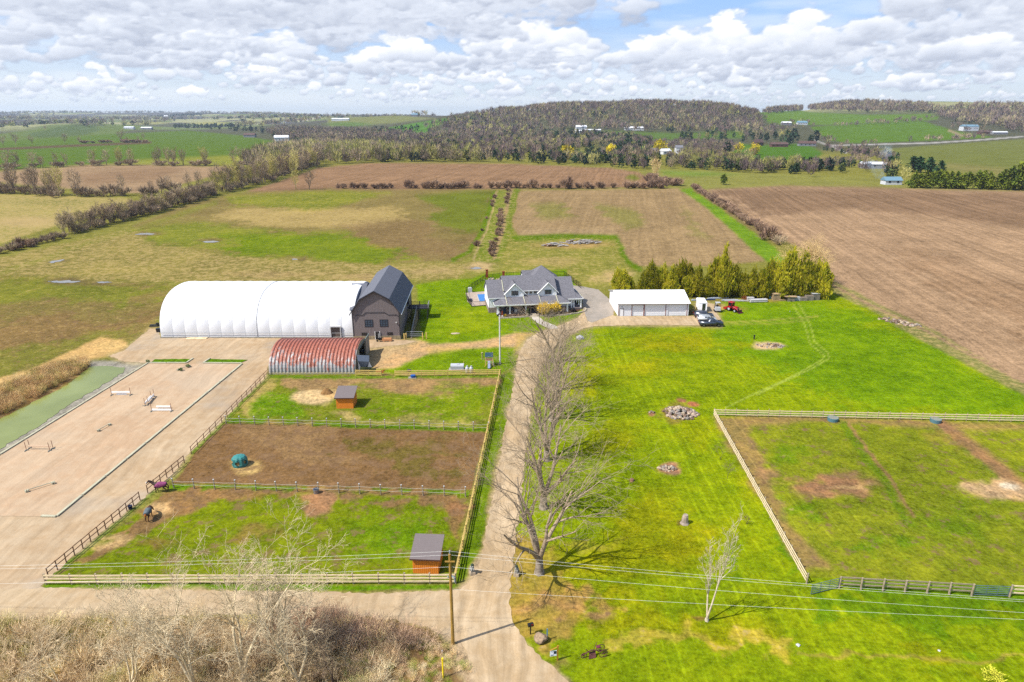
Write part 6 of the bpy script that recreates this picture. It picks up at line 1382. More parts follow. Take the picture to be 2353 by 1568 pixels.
crowd('ridge_wood', 'thin line of bare trees along the right hand ridge', [[(1850, 252), (1880, 244), (2000, 240), (2110, 244), (2160, 252), (2140, 262), (2000, 260), (1870, 256)], [(2140, 262), (2200, 250), (2420, 244), (2500, 250), (2500, 300), (2353, 312), (2290, 296), (2230, 288), (2170, 276)], [(1750, 262), (1800, 254), (1850, 250), (1840, 256), (1770, 264)]], 3000, [(.8, F24, 14, 22, 1.0, BR), (.15, F24, 12, 18, 1.0, PU), (.05, C30, 12, 18, 1, OG)], 10, 1200, 3600)
crowd('field_hedges', 'brown hedges and scrub between the green fields on the right hill', [[(1905, 288), (2030, 280), (2140, 272), (2160, 278), (2040, 288), (1920, 294)], [(1870, 318), (1960, 330), (2120, 324), (2260, 318), (2270, 322), (2000, 336), (1900, 334)], [(1770, 286), (1860, 284), (1880, 292), (1800, 300), (1750, 306)], [(1950, 345), (2010, 350), (2020, 362), (1960, 364)], [(2180, 296), (2230, 306), (2280, 316), (2260, 300), (2200, 286)], [(1700, 262), (1760, 270), (1760, 300), (1716, 306)]], 1100, [(.8, F24, 7, 13, 1.2, BR), (.2, F24, 7, 12, 1.2, PU)], 11, 900, 3600)
crowd('rolling_woods', 'blurred woods on the rolling country at the horizon', [[(-60, 300), (-60, 258), (300, 256), (700, 256), (1000, 262), (1000, 300), (860, 296), (640, 294), (300, 290)]], 3600, [(.75, F24, 14, 20, 1.5, BR + YG[:1]), (.25, C30, 13, 18, 1.4, OG + DG)], 12, 2400, 8500, lambda X, Y: np.clip((fbm(X / 300, Y / 420, 33, 3) - .42) * 12, 0, 1))
crowd('road_trees', 'scattered trees round the valley farms', [[(1560, 318), (1700, 312), (1780, 304), (1830, 306), (1800, 322), (1730, 330), (1700, 328), (1560, 326)], [(1660, 350), (1740, 352), (1750, 372), (1650, 366)]], 130, [(.3, C60, 10, 19, 1.0, DG), (.5, F60, 10, 17, 1.1, BR), (.2, F60, 10, 15, 1.1, YG)], 13, 750, 1700)
# ---- scrub in front: dry shrubs and canes
def brush(name, label, poly_, n, seed, h0, h1, cols, jfun=None):
    g = np.random.default_rng(seed); V, Fc, Cc = [], [], []; base = 0; cnt = 0
    xs = [G(*p)[0] for p in poly_]; ys = [G(*p)[1] for p in poly_]; W_ = [(a, b) for a, b in zip(xs, ys)]
    X = g.uniform(min(xs), max(xs), n * 6); Y = g.uniform(min(ys), max(ys), n * 6); ok = pip(X, Y, W_)
    if jfun is not None: ok &= g.random(len(X)) < jfun(X, Y)
    for i in np.nonzero(ok)[0][:n]:
        v, f = BRT[int(g.integers(len(BRT)))]; h = g.uniform(h0, h1); w_ = h * g.uniform(.8, 1.4); a = g.uniform(0, 6.28); ca, sa = math.cos(a), math.sin(a)
        V.append(np.stack([(v[:, 0] * ca - v[:, 1] * sa) * w_ + X[i], (v[:, 0] * sa + v[:, 1] * ca) * w_ + Y[i], np.maximum(0, v[:, 2] * h)], 1)); Fc.append(f + base); base += len(v)
        c = np.array(alb(*cols[int(g.integers(len(cols)))], 1.15)) * g.uniform(.8, 1.2); Cc.append(np.repeat(c[None], len(v), 0) * g.uniform(.8, 1.25, (len(v), 1)))
    me = np_mesh(name, np.concatenate(V), np.concatenate(Fc)); at = me.attributes.new('tone', 'FLOAT_COLOR', 'POINT'); Cc = np.concatenate(Cc)
    at.data.foreach_set('color', np.concatenate([Cc, np.ones((len(Cc), 1))], 1).astype(np.float32).ravel())
    return link(name, me, wood_m, kind='stuff', label=label)
BRT = []
for i in range(6):
    g = np.random.default_rng(600 + i); n = 260; a = g.uniform(0, 6.28, n); q = g.uniform(0, .22, n); p0 = np.stack([np.cos(a) * q, np.sin(a) * q, np.zeros(n)], 1)
    b2 = a + g.normal(0, .7, n); sp_ = g.uniform(.05, .6, n); p1 = p0 + np.stack([np.cos(b2) * sp_, np.sin(b2) * sp_, g.uniform(.35, 1.0, n)], 1)
    st_f = g.random(n) < .72; p0[st_f] = p0[st_f] * .3 + p1[st_f] * .7 + g.normal(0, .08, (st_f.sum(), 3)); d = p1 - p0; s_ = np.cross(d, g.normal(0, 1, (n, 3))); s_ /= np.linalg.norm(s_, axis=1)[:, None]
    V = np.stack([p0 - s_ * .006, p0 + s_ * .006, p1], 1).reshape(-1, 3); BRT.append((V, np.arange(n * 3).reshape(-1, 3)))
BC = [(248, 220, 168), (236, 202, 150), (212, 180, 138), (252, 232, 186), (220, 188, 150), (228, 216, 146)]
brush('front_scrub', 'tangled dry brown scrub along the front edge of the picture', [(-60, 1452), (240, 1440), (420, 1436), (640, 1432), (780, 1430), (900, 1452), (960, 1480), (900, 1530), (860, 1640), (-60, 1640)], 430, 21, .8, 2.2, BC)
brush('dark_scrub', 'darker reddish scrub beside the gravel lane near the utility pole', [(560, 1470), (760, 1400), (830, 1440), (930, 1458), (1000, 1480), (960, 1505), (860, 1492), (760, 1500), (600, 1540)], 120, 22, 1.2, 2.6, [(186, 152, 124), (204, 172, 142), (164, 136, 112)])
brush('weedy_corner', 'dry weeds and tall grass in the corner below the utility pole', [(800, 1500), (960, 1470), (1050, 1490), (1080, 1540), (1070, 1640), (780, 1640)], 420, 23, .3, .8, BC + [(150, 164, 60), (128, 150, 50)])
brush('lane_edge_weeds', 'yellow green weeds at the left of the front scrub', [(-60, 1440), (280, 1432), (260, 1500), (-60, 1530)], 160, 24, .8, 1.8, [(190, 180, 110), (176, 170, 90), (150, 130, 96)])
brush('bank_brush', 'dry brown brush on the bank behind the pond', [(-260, 1010), (0, 898), (62, 866), (142, 840), (200, 829), (206, 842), (170, 866), (90, 912), (0, 958), (-260, 1070)], 620, 25, .8, 2.0, [(226, 188, 130), (200, 162, 112), (176, 142, 100), (236, 208, 150), (180, 166, 96)])
# ---------------------------------------------------------------- vehicles
def car(label, loc, rz, L, Wd, body, kind='suv', group=None):
    c = thing('pickup_truck' if kind == 'pickup' else 'suv', label, 'pickup' if kind == 'pickup' else 'car', loc, rz, group)
    if kind == 'pickup':
        prof = [(-L / 2, .55), (-L / 2, 1.25), (-.9, 1.28), (-.75, 1.3), (-.55, 1.85), (.75, 1.88), (1.35, 1.32), (L / 2 - .15, 1.18), (L / 2, .95), (L / 2, .5), (-L / 2 + .2, .42)]
    else:
        prof = [(-L / 2, .5), (-L / 2, 1.05), (-L / 2 + .25, 1.3), (-L / 2 + .5, 1.68), (.45, 1.7), (1.15, 1.15), (L / 2 - .25, 1.0), (L / 2, .8), (L / 2, .42), (-L / 2 + .2, .38)]
    mb = MB(); n = len(prof)
    def hw(z): return Wd / 2 * (1 if z < 1.2 else 1 - (z - 1.2) * .30)
    for s_ in (-1, 1):
        for (x, z) in prof: mb.v.append((x, s_ * hw(z), z))
    mb.f = [tuple(reversed(range(n))), tuple(range(n, 2 * n))] + [(i, (i + 1) % n, n + (i + 1) % n, n + i) for i in range(n)]
    me = mb.mesh('body'); bm = bmesh.new(); bm.from_mesh(me); bmesh.ops.bevel(bm, geom=[e for e in bm.edges], offset=.07, segments=2, affect='EDGES'); bm.to_mesh(me); bm.free(); me.polygons.foreach_set('use_smooth', [True] * len(me.polygons))
    bd = part('body', me, body, c)
    gl = mat('car_glass', (34, 40, 48), .05, .8)
    tp = 1.80 if kind == 'pickup' else 1.62; bt = 1.34 if kind == 'pickup' else 1.2
    wf = (.80, 1.27) if kind == 'pickup' else (.52, 1.10)
    for s_ in (-1, 1):
        for (a, b) in (((-.5, .2), (.28, .95)) if kind == 'pickup' else ((-L / 2 + .62, -.75), (-.68, -.05), (.02, .72))):
            part('side_window', MB().add([(a, s_ * (hw(bt) + .012), bt), (b, s_ * (hw(bt) + .012), bt), (b - (.28 if b > .6 else 0), s_ * (hw(tp) + .012), tp - .06), (a + (.1 if a < -.4 else 0), s_ * (hw(tp) + .012), tp - .06)], [(0, 1, 2, 3)]), gl, c)
    part('windscreen', MB().add([(wf[0] + .03, -hw(1.8) + .1, tp + .02), (wf[0] + .03, hw(1.8) - .1, tp + .02), (wf[1] + .07, hw(1.2) - .12, bt - .0), (wf[1] + .07, -hw(1.2) + .12, bt - .0)], [(0, 1, 2, 3)]), gl, c)
    rx = -L / 2 + .38 if kind != 'pickup' else -.66
    part('rear_window', MB().add([(rx - .03, -.6, tp - .1), (rx - .03, .6, tp - .1), (rx - .22, .68, bt + .02), (rx - .22, -.68, bt + .02)], [(0, 1, 2, 3)]), gl, c)
    ty = mat('tyre', (30, 30, 32), .9, .1); rm = mat('alloy', (150, 152, 158), .35, .5, .7); r = .40 if kind == 'pickup' else .36
    for sx_ in (-L * .31, L * .31):
        for s_ in (-1, 1):
            w = part('wheel', MB().tube([(sx_, s_ * (Wd / 2 - .22), r), (sx_, s_ * (Wd / 2 + .02), r)], r, 16), ty, c); part('rim', MB().tube([(sx_, s_ * (Wd / 2 - .1), r), (sx_, s_ * (Wd / 2 + .035), r)], r * .6, 10), rm, w)
    for s_ in (-1, 1):
        part('tail_light', MB().box(-L / 2 - .005, s_ * (Wd / 2 - .13), .88, .06, .18, .28), mat('red_lens', (200, 30, 30), .3, .5), c)
        part('headlight', MB().box(L / 2 - .06, s_ * (Wd / 2 - .25), .78, .14, .34, .14), mat('clear_lens', (220, 224, 228), .2, .6), c)
    if kind == 'pickup': part('truck_bed', MB().box(-L / 4 - .32, 0, 1.27, L / 2 - .95, Wd - .36, .03), mat('bed_cover', (26, 27, 30), .6), c)
    else: part('roof_rail', MB().box(-.5, Wd / 2 - .3, 1.71, 1.7, .04, .06).box(-.5, -Wd / 2 + .3, 1.71, 1.7, .04, .06), rm, c)
    return c
paint_d = mat('dark_grey_paint', (.035, .045, .065), .22, .5, .3, coat=.8); paint_s = mat('silver_paint', (.50, .52, .52), .3, .5, .4, coat=.6); paint_k = mat('charcoal_paint', (.05, .055, .07), .22, .5, .3, coat=.8)
car('dark blue grey pickup truck parked nearest the lawn beside the garage', (47.7, 149.6, .04), -.03, 5.7, 1.95, paint_d, 'pickup')
car('silver suv parked between the pickup and the other dark car', (47.7, 153.0, .04), -.10, 4.6, 1.85, paint_s)
car('dark suv parked farthest from the lawn, behind the silver car', (47.9, 156.3, .04), -.12, 4.8, 1.9, paint_k)
# enclosed trailer
tr = thing('cargo_trailer', 'small white enclosed trailer with a dark side door standing right of the garage', 'trailer', (49.2, 163.2, 0), 1.45)
part('box', MB().box(0, 0, .5, 4.4, 2.1, 2.0), wht, tr); part('roof', MB().extr([(-1.1, 2.5), (1.1, 2.5), (.9, 2.66), (-.9, 2.66)], 'x', -2.25, 2.25), wht, tr)
part('door', MB().box(-2.23, -.25, .6, .05, .8, 1.7), mat('dark_green_door', (62, 76, 58), .5), tr); part('drawbar', MB().tube([(2.2, -.6, .5), (3.4, 0, .5), (2.2, .6, .5)], .05, 5), blk, tr)
for s_ in (-1.1, 1.1): part('wheel', MB().tube([(0, s_ - .08, .35), (0, s_ + .08, .35)], .35, 12), mat('tyre', (30, 30, 32)), tr)
# mini excavator seen from behind
ex = thing('mini_excavator', 'small white mini excavator between the trailer and the red tractor', 'excavator', (52.9, 161.6, 0), 1.5)
for s_ in (-.6, .6): part('track', MB().extr([(-.9, .1), (-.7, 0), (.7, 0), (.9, .1), (.9, .35), (.7, .45), (-.7, .45), (-.9, .35)], 'y', s_ - .16, s_ + .16), blk, ex)
part('body', MB().box(-.35, 0, .5, 1.2, 1.35, .85, taper=.9), whp, ex); part('seat', MB().box(.2, 0, 1.3, .5, .5, .5), blk, ex)
cn = MB()
for a in (-.5, .5):
    for b_ in (-.5, .5): cn.box(.1 + a * .9, b_ * 1.1, 1.2, .07, .07, 1.2)
part('canopy_frame', cn, blk, ex); part('canopy', MB().box(.1, 0, 2.4, 1.1, 1.2, .08), whp, ex)
part('boom', MB().tube([(.6, 0, .8), (1.3, 0, 2.2), (2.2, 0, 1.9)], .12, 5), whp, ex); part('dipper', MB().tube([(2.2, 0, 1.95), (2.5, 0, .7)], .1, 5), whp, ex); part('bucket', MB().box(2.45, 0, .3, .5, .5, .4, taper=.7), blk, ex)
# red tractor
red = mat('tractor_red', (214, 24, 36), .4, .5, coat=.4); tk = thing('red_tractor', 'bright red cab tractor with a front loader parked on the grass before the cedars', 'tractor', (57.0, 162.2, 0), -.95)
part('hood', MB().box(.95, 0, .75, 1.5, .75, .65, taper=.88), red, tk); part('chassis', MB().box(.3, 0, .5, 2.8, .5, .35), blk, tk)
part('cab_roof', MB().box(-.45, 0, 2.25, 1.35, 1.25, .16, taper=.9), red, tk); cf_ = MB()
for a in (-1.0, .1):
    for b_ in (-.52, .52): cf_.box(a, b_, 1.0, .08, .08, 1.27)
part('cab_frame', cf_, red, tk); part('cab_glass', MB().box(-.45, 0, 1.1, 1.02, .98, 1.12), mat('car_glass', (34, 40, 48)), tk)
for s_ in (-.62, .62):
    part('rear_fender', MB().extr([(-1.15, .9), (-1.0, 1.25), (-.5, 1.35), (-.05, 1.0), (-.1, .9)], 'y', s_ - .2, s_ + .2), red, tk)
    w = part('rear_wheel', MB().tube([(-.6, s_ - .16, .62), (-.6, s_ + .16, .62)], .62, 18), mat('tyre', (30, 30, 32)), tk); part('rim', MB().tube([(-.6, s_ - .17, .62), (-.6, s_ + .17, .62)], .33, 12), whp, w)
    w = part('front_wheel', MB().tube([(1.15, s_ - .11, .4), (1.15, s_ + .11, .4)], .4, 16), mat('tyre', (30, 30, 32)), tk); part('rim', MB().tube([(1.15, s_ - .12, .4), (1.15, s_ + .12, .4)], .22, 10), whp, w)
    part('loader_arm', MB().tube([(.3, s_ * .8, 1.25), (1.4, s_ * .8, 1.1), (2.2, s_ * .8, .45)], .08, 5), red, tk)
    part('headlight', MB().box(1.71, s_ * .4, 1.1, .04, .16, .12), mat('clear_lens', (220, 224, 228)), tk)
part('bucket', MB().extr([(2.15, .1), (2.8, .05), (2.85, .1), (2.35, .25), (2.25, .75), (2.15, .75)], 'y', -.85, .85), mat('dark_red', (90, 26, 30), .5), tk)
part('rear_mower', MB().box(-1.9, .1, .25, 1.0, 1.5, .35), red, tk)
sq = thing('shrub_pile', 'dark tangled garden waste heap against the right wall of the garage', 'brush heap', (*G(1588, 722), 0)); 
v, f = fuzz(777, 600, 1.2, 1.2, 0, 'oval', .4, .04, .5); hm = np_mesh('twigs', v, f); part('twigs', hm, mat_leaf('garden_waste', (92, 84, 62), (130, 112, 84)), sq)

# ---------------------------------------------------------------- clutter along the foot of the cedars
def R3(x, y): return G((2560 + x / 4.202) / 1.63196, (1080 + y / 4.202) / 1.63196)
def crate(label, x, y, w_, d_, h_, m, rz=0, slats=True):
    X, Y = R3(x, y); c = thing('pallet_crate', label, 'crate', (X, Y + d_ / 2, 0), rz)
    if slats:
        n = max(3, int(h_ / .22)); sm = MB().box(0, 0, 0, w_, .05, h_ / n * .78).mesh('slat'); sm.materials.append(m); s2 = MB().box(0, 0, 0, .05, d_, h_ / n * .78).mesh('slat'); s2.materials.append(m)
        for k in range(n):
            for yy in (-d_ / 2, d_ / 2): link('slat', sm, parent=c, loc=(0, yy, k * h_ / n))
            for xx in (-w_ / 2, w_ / 2): link('slat', s2, parent=c, loc=(xx, 0, k * h_ / n))
        part('filling', MB().box(0, 0, .02, w_ * .9, d_ * .9, h_ * .93), mat('stacked_stone', (150, 134, 120), .9, var=.35, vscale=4), c)
    else: part('box', MB().box(0, 0, 0, w_, d_, h_), m, c)
    return c
gw = mat('grey_pallet', (176, 164, 148), .85, var=.25, vscale=4); tw = mat('tan_pallet', (214, 184, 142), .85, var=.2, vscale=4)
crate('tall tan slatted crate of stones in the middle of the clutter under the cedars', 1480, 200, 2.0, 1.4, 1.7, tw); thing('plywood_lid', 'tan plywood sheet lying on top of the tall slatted crate', 'board', (*R3(1480, 200)[:2], 1.75), .05, mesh=MB().box(0, .7, 0, 2.3, 1.7, .06).mesh('l'), m=tw)
crate('slatted grey brown crate under a tan board, right of the tall tan crate', 1710, 215, 1.9, 1.3, 1.2, gw); thing('tan_board', 'wide tan board lying across the slatted crate right of the tall one', 'board', (*R3(1700, 215)[:2], 1.25), -.06, mesh=MB().box(0, .6, 0, 3.4, 1.6, .07).mesh('l'), m=tw)
crate('pale grey lidded box between the board topped crate and the wire baskets', 1810, 205, 1.5, 1.2, 1.0, mat('pale_tarp', (214, 216, 220), .7, var=.1), 0, False)
crate('low dark wire basket of stones, leftmost of the three at the right end', 1905, 205, 2.0, 1.3, .9, gw); crate('dark wire basket of stones in the middle of the right end trio', 2005, 200, 2.0, 1.3, 1.3, gw); crate('tallest wire basket of stones, under a pale lid at the right end', 2100, 195, 1.9, 1.4, 1.7, gw, .1)
thing('pale_lid', 'pale grey lid on the tallest wire basket', 'lid', (*R3(2095, 195)[:2], 1.75), .1, mesh=MB().box(0, .7, 0, 2.1, 1.6, .08).mesh('l'), m=mat('pale_tarp', (214, 216, 220)))
rock_pile('pinkish rubble at the far right end of the clutter under the cedars', 1868, 689, 24, 1.4, .6, .4, .3)
X, Y = R3(1210, 240); lg = thing('wrapped_bale_stack', 'long stack of white wrapped pipes lying under the cedars behind the tractor tracks', 'pipe stack', (X, Y + .6, 0), .1)
for k in range(7): part('pipe', MB().tube([(-2.4 + .1 * (k % 3), (k % 4) * .42, .25 + .4 * (k // 4)), (2.4 + .12 * (k % 2), (k % 4) * .42, .25 + .4 * (k // 4))], .22, 8), mat('white_wrap', (232, 228, 226), .6, var=.08), lg)
X, Y = R3(1070, 215); thing('white_box', 'white chest left of the wrapped pipe stack', 'chest', (X, Y + .4, 0), mesh=MB().box(0, 0, 0, 1.7, 1.0, 1.0).box(0, 0, 1.0, 1.8, 1.1, .08).mesh('c'), m=mat('white_wrap', (232, 228, 226)))
wb_ = mat('pale_blue_sheet', (206, 216, 232), .6, var=.1)
for i, (x, y, L, rz, m_, lb) in enumerate(((850, 215, 6.4, -.04, mat('white_wrap', (232, 228, 226)), 'long white plank in front of the cedars behind the tractor'), (750, 205, 4.6, .08, wb_, 'pale blue plank lying behind the white plank'), (560, 175, 6.0, .1, wb_, 'bluish tarp roll under the cedars between trailer and tractor'), (230, 205, 3.2, .08, wb_, 'short pale blue sheet at the left end of the clutter'), (420, 200, 3.4, .03, mat('navy_tarp', (60, 74, 112), .7), 'folded navy tarpaulin behind the mini excavator'), (1600, 205, 2.6, 0, tw, 'low tan timber slab between the two crates'))):
    X, Y = R3(x, y); thing('plank_pile', lb, 'planks', (X, Y + .3, 0), rz, mesh=MB().box(0, 0, .05, L, .5, .22, .02).box(.3, .35, .03, L * .8, .4, .16, -.03).box(-.2, .1, .27, L * .7, .3, .08, .01).mesh('p'), m=m_)
thing('blue_drum', 'teal blue drum standing under the cedars left of the tall crate', 'drum', (*R3(1375, 175), 0), mesh=MB().tube([(0, 0, 0), (0, 0, .9)], .3, 12).mesh('d'), m=mat('teal_plastic', (70, 150, 170), .5))
thing('rusty_heap', 'rusty orange brush heap beside the long white plank', 'brush heap', (*R3(985, 195), 0), mesh=(lambda q: np_mesh('heap', *q))(fuzz(778, 300, 1.0, 1.1, 0, 'oval', .3, .05)), m=mat('rusty_leaves', (184, 104, 60), .9, var=.3))
thing('fence_post', 'small dark post on the lawn above the pale rubble patch', 'post', (*G(1732.5, 780), 0), mesh=MB().box(0, 0, 0, .22, .22, .9).box(0, 0, .9, .3, .3, .12).mesh('p'), m=mat('dark_trim', (62, 58, 66)))

# ---------------------------------------------------------------- yard by the paddock fence
thing('concrete_pad', 'thin concrete slab under the white storage box', 'slab', (*G(1050, 850), 0), mesh=MB().box(0, 0, 0, 3.2, 1.6, .15).mesh('s'), m=conc)
sb = thing('white_tank', 'white box shaped tank lying on a slab behind the yellow fence', 'tank', (*G(1051, 849), .15)); part('tank', MB().extr([(-.55, 0), (.55, 0), (.6, .7), (.45, .95), (-.45, .95), (-.6, .7)], 'x', -1.3, 1.3), whp, sb); part('lid', MB().box(.2, 0, .95, .5, .4, .12), whp, sb)
for u, lb in ((1073.5, 'left one of two white propane cylinders behind the yellow fence'), (1083, 'right one of two white propane cylinders behind the yellow fence')):
    pt = thing('propane_cylinder', lb, 'gas cylinder', (*G(u, 857.5), 0)); mb = MB().tube([(0, 0, .05), (0, 0, .12), (0, 0, 1.05), (0, 0, 1.25), (0, 0, 1.33)], [.3, .37, .37, .26, .12], 14); part('body', mb, whp, pt, smooth=True); part('collar', MB().tube([(0, 0, 1.3), (0, 0, 1.5)], .17, 10), whp, pt)
ps = thing('playset', 'small wooden play tower with dark blue canopy and slide behind the fence', 'playset', (*G(1124, 842), 0), .02)
for a in (-.75, .75):
    for b_ in (0, 1.3): part('post', MB().box(a, b_, 0, .12, .12, 1.9 if b_ == 0 else 2.6), wood_y, ps)
part('platform', MB().box(0, .65, 1.15, 1.6, 1.4, .1), wood_y, ps); part('wall_panel', MB().box(0, -.02, 1.25, 1.4, .05, .5), mat('pinkish_timber', (214, 164, 130), .8), ps)
part('canopy', MB().slab([(-.8, -.1, 2.0), (.8, -.1, 2.0), (.8, .75, 2.7), (-.8, .75, 2.7)], .05).slab([(-.8, 1.5, 2.1), (.8, 1.5, 2.1), (.8, .75, 2.7), (-.8, .75, 2.7)], .05), mat('dark_teal_canvas', (34, 84, 104), .7), ps)
part('slide', MB().slab([(-.25, -.1, 1.2), (.25, -.1, 1.2), (.25, -1.5, .15), (-.25, -1.5, .15)], .06), mat('lilac_plastic', (176, 186, 222), .4), ps); part('ladder', MB().box(.55, -.25, 0, .06, .06, 1.25).box(.9, -.25, 0, .06, .06, 1.25).box(.72, -.25, .4, .4, .05, .05).box(.72, -.25, .8, .4, .05, .05), whp, ps)
part('hoop', MB().tube([(-1.0 + 2.0 * k / 10, -.5, .95 * math.sin(math.pi * k / 10)) for k in range(11)], .05, 5), mat('yellow_plastic', (240, 206, 20), .4), ps)
lpp = thing('lamp_pole', 'tall pale yard pole standing between the playset and the farmhouse', 'pole', (*G(1149, 837), 0)); part('pole', MB().tube([(0, 0, -.2), (-.02, 0, 10.4)], [.19, .13], 10), mat('pale_pole', (.50, .48, .45), .8, var=.1), lpp)
part('lamp_arm', MB().tube([(0, 0, 10.1), (.5, -.2, 10.3)], .04, 5), galv, lpp); part('lamp', MB().ball((.55, -.22, 10.25), .18, 8, 4), cap_m, lpp)
thing('bird_post', 'short pale post with a white cap left of the playset', 'post', (*G(1108, 826), 0), mesh=MB().tube([(0, 0, 0), (0, 0, 1.3)], .1, 8).tube([(0, 0, 1.3), (0, 0, 1.5)], .2, 8).mesh('p'), m=mat('pale_post', (222, 206, 150), .8))
thing('stake', 'thin yellow stake beside the white tank', 'stake', (*G(1066, 846), 0), mesh=MB().tube([(0, 0, 0), (0, 0, 1.4)], .05, 6).mesh('s'), m=wood_y)
bt = thing('blue_tub', 'bright blue tub on a pale slab below the yellow fence', 'tub', (*G(949, 868), 0)); part('tub', MB().tube([(0, 0, .08), (0, 0, .5)], [.42, .5], 14), mat('bright_blue', (10, 104, 200), .4), bt); part('slab', MB().box(-.1, -.1, 0, 1.5, .9, .08), conc, bt)
thing('dark_saddle', 'dark grey bundle hanging over the yellow fence near the blue tub', 'bundle', (*G(941, 864), 1.0), mesh=MB().ball((0, 0, .1), (.5, .28, .3), 10, 5, -.8).mesh('b'), m=mat('grey_cloth', (92, 90, 96), .9, var=.2))
thing('orange_barrier', 'orange fence panel fixed at the end of the short yellow fence', 'barrier', (*G(873, 862), .45), mesh=MB().box(0, 0, 0, 1.5, .12, .55).box(.9, 0, .4, .35, .1, .3, .3).mesh('b'), m=mat('bright_orange', (240, 150, 70), .7))
thing('stone_trough', 'flat tan stone lying in the grass between barn and farmhouse', 'stone', (*G(1046, 767), 0), .1, mesh=RM[2]).scale = (1.3, .7, .25)
for (u, v, lb, s_, m_) in ((1332, 779, 'white rounded boulder in the lawn inside the bend of the drive', 1.0, 2), (1338, 779, 'smaller white boulder touching the first inside the bend', .6, 1)):
    thing('boulder', lb, 'boulder', (*G(u, v), .2), .4, mesh=(lambda me: (me.materials.clear(), me.materials.append(whp), me)[2])(RM[m_].copy()), scale=s_)
# manure heap by the shelter
def mound(name, label, u, v, rx, ry, h, m, seed=1, cat='heap', kind=None):
    vs, fs = [], []; N_ = 22; M_ = 8
    for j in range(M_ + 1):
        q = j / M_
        for i in range(N_):
            a = 2 * math.pi * i / N_; k = 1 + .25 * (vnoise(np.array(math.cos(a) * 1.6 + seed), np.array(math.sin(a) * 1.6), seed) - .5)
            vs.append((math.cos(a) * rx * (1 - q) * k, math.sin(a) * ry * (1 - q) * k, -.02 + h * (1 - (1 - q) ** 2) * (1 + .25 * float(vnoise(np.array(i * .8), np.array(j * .9), seed + 3)))))
    for j in range(M_):
        for i in range(N_): fs.append((j * N_ + i, j * N_ + (i + 1) % N_, (j + 1) * N_ + (i + 1) % N_, (j + 1) * N_ + i))
    me = bpy.data.meshes.new(name); me.from_pydata(vs, [], fs); me.polygons.foreach_set('use_smooth', [True] * len(fs)); me.update()
    return thing(name, label, cat, (*G(u, v), 0), mesh=me, m=m)
mound('soil_heap', 'small brown soil heap on the edge of the pale sand', 751, 903, 1.1, 1.0, .8, mat('brown_soil', (176, 136, 88), .95, 0, var=.25, vscale=2), 5)

# ---------------------------------------------------------------- teal hay hut
tl = mat('teal_plastic_shell', (72, 164, 158), .45, .4, var=.12, vscale=2); hf = thing('hay_feeder', 'teal plastic hay hut with feeding holes in the muddy paddock', 'hay feeder', (*G(552, 1069), 0), .35)
N_ = 10; vs = []; fs = []; rings = [(1.0, 0), (1.04, .35), (1.02, .42), (1.0, .95), (.94, 1.25), (.78, 1.45), (.4, 1.56), (.05, 1.58)]
for (r_, z_) in rings:
    for i in range(N_ * 2):
        a = math.pi * i / N_; lob = 1 + (.07 if i % 2 == 0 else -.05) * (1 if z_ > .4 else .3); vs.append((math.cos(a) * r_ * lob * 1.02, math.sin(a) * r_ * lob * .95, z_))
n2 = N_ * 2
for j in range(len(rings) - 1):
    for i in range(n2):
        if j == 2 and i % 4 in (1, 2) : continue
        fs.append((j * n2 + i, j * n2 + (i + 1) % n2, (j + 1) * n2 + (i + 1) % n2, (j + 1) * n2 + i))
me = bpy.data.meshes.new('shell'); me.from_pydata(vs, [], fs); me.update(); part('shell', me, tl, hf); part('hay', MB().ball((0, 0, .3), (.85, .8, .7), 12, 5, 0), mat('straw', (224, 184, 108)), hf)
mt = thing('muck_tub', 'grey galvanised water tub below the tape fence', 'water tub', (*G(727, 1133), 0)); part('tub', MB().tube([(0, 0, 0), (0, 0, .62)], [.36, .42], 14), galv, mt); part('water', MB().tube([(0, 0, .55), (0, 0, .63)], .36, 14), mat('dark_water', (40, 50, 66), .1, .6), mt)
for (u, v, lb) in ((1913, 967, 'round blue grey water trough at the fence, left of the other trough'), (2149, 970, 'round blue water trough at the fence, right of the other trough')):
    wt_ = thing('water_trough', lb, 'water trough', (*G(u, v), 0)); part('tub', MB().tube([(0, 0, 0), (0, 0, .6)], [.8, .85], 18), mat('trough_blue', (112, 158, 172), .5, .3), wt_); part('water', MB().tube([(0, 0, .5), (0, 0, .61)], .76, 18), mat('trough_water', (170, 170, 150), .1, .5), wt_)
thing('dark_bucket', 'dark blue bucket hanging low on the yard fence beside the grey rugged horse', 'bucket', (*G(300, 1170), 0), mesh=MB().tube([(0, 0, 0), (0, 0, .5)], [.22, .28], 12).mesh('b'), m=mat('navy_plastic', (40, 50, 84), .5))

# ---------------------------------------------------------------- jumps in the arena
whj = mat('jump_white', (.8, .8, .78), .5); brj = mat('jump_brown', (190, 130, 100), .7)
def jump(label, u, v, w_, rz, plank, posts, h=.55, ph=1.5, second=None, post_m=None):
    j = thing('horse_jump', label, 'horse jump', (*G(u, v), .05), rz)
    for s_ in (-1, 1):
        for y_ in posts:
            p = part('stand', MB().tube([(s_ * w_ / 2, y_, 0), (s_ * w_ / 2 - .03, y_, ph)], .04, 6), post_m or brj, j); part('foot', MB().box(s_ * w_ / 2, y_, 0, .08, .9, .08).box(s_ * w_ / 2, y_, 0, .5, .08, .08), mat('teal_foot', (120, 140, 140), .7), p)
    part('plank', MB().box(0, 0, h - .3, w_ * .97, .06, .32), plank, j)
    if second: part('gate_panel', MB().extr(second, 'y', .12, .18), plank, j)
    return j
jump('white planked jump nearest the pond with a notched white filler board', 279, 909, 3.4, .02, whj, (0,), .75, second=[(-1.0, 0), (1.0, 0), (.8, .4), (-.8, .4)])
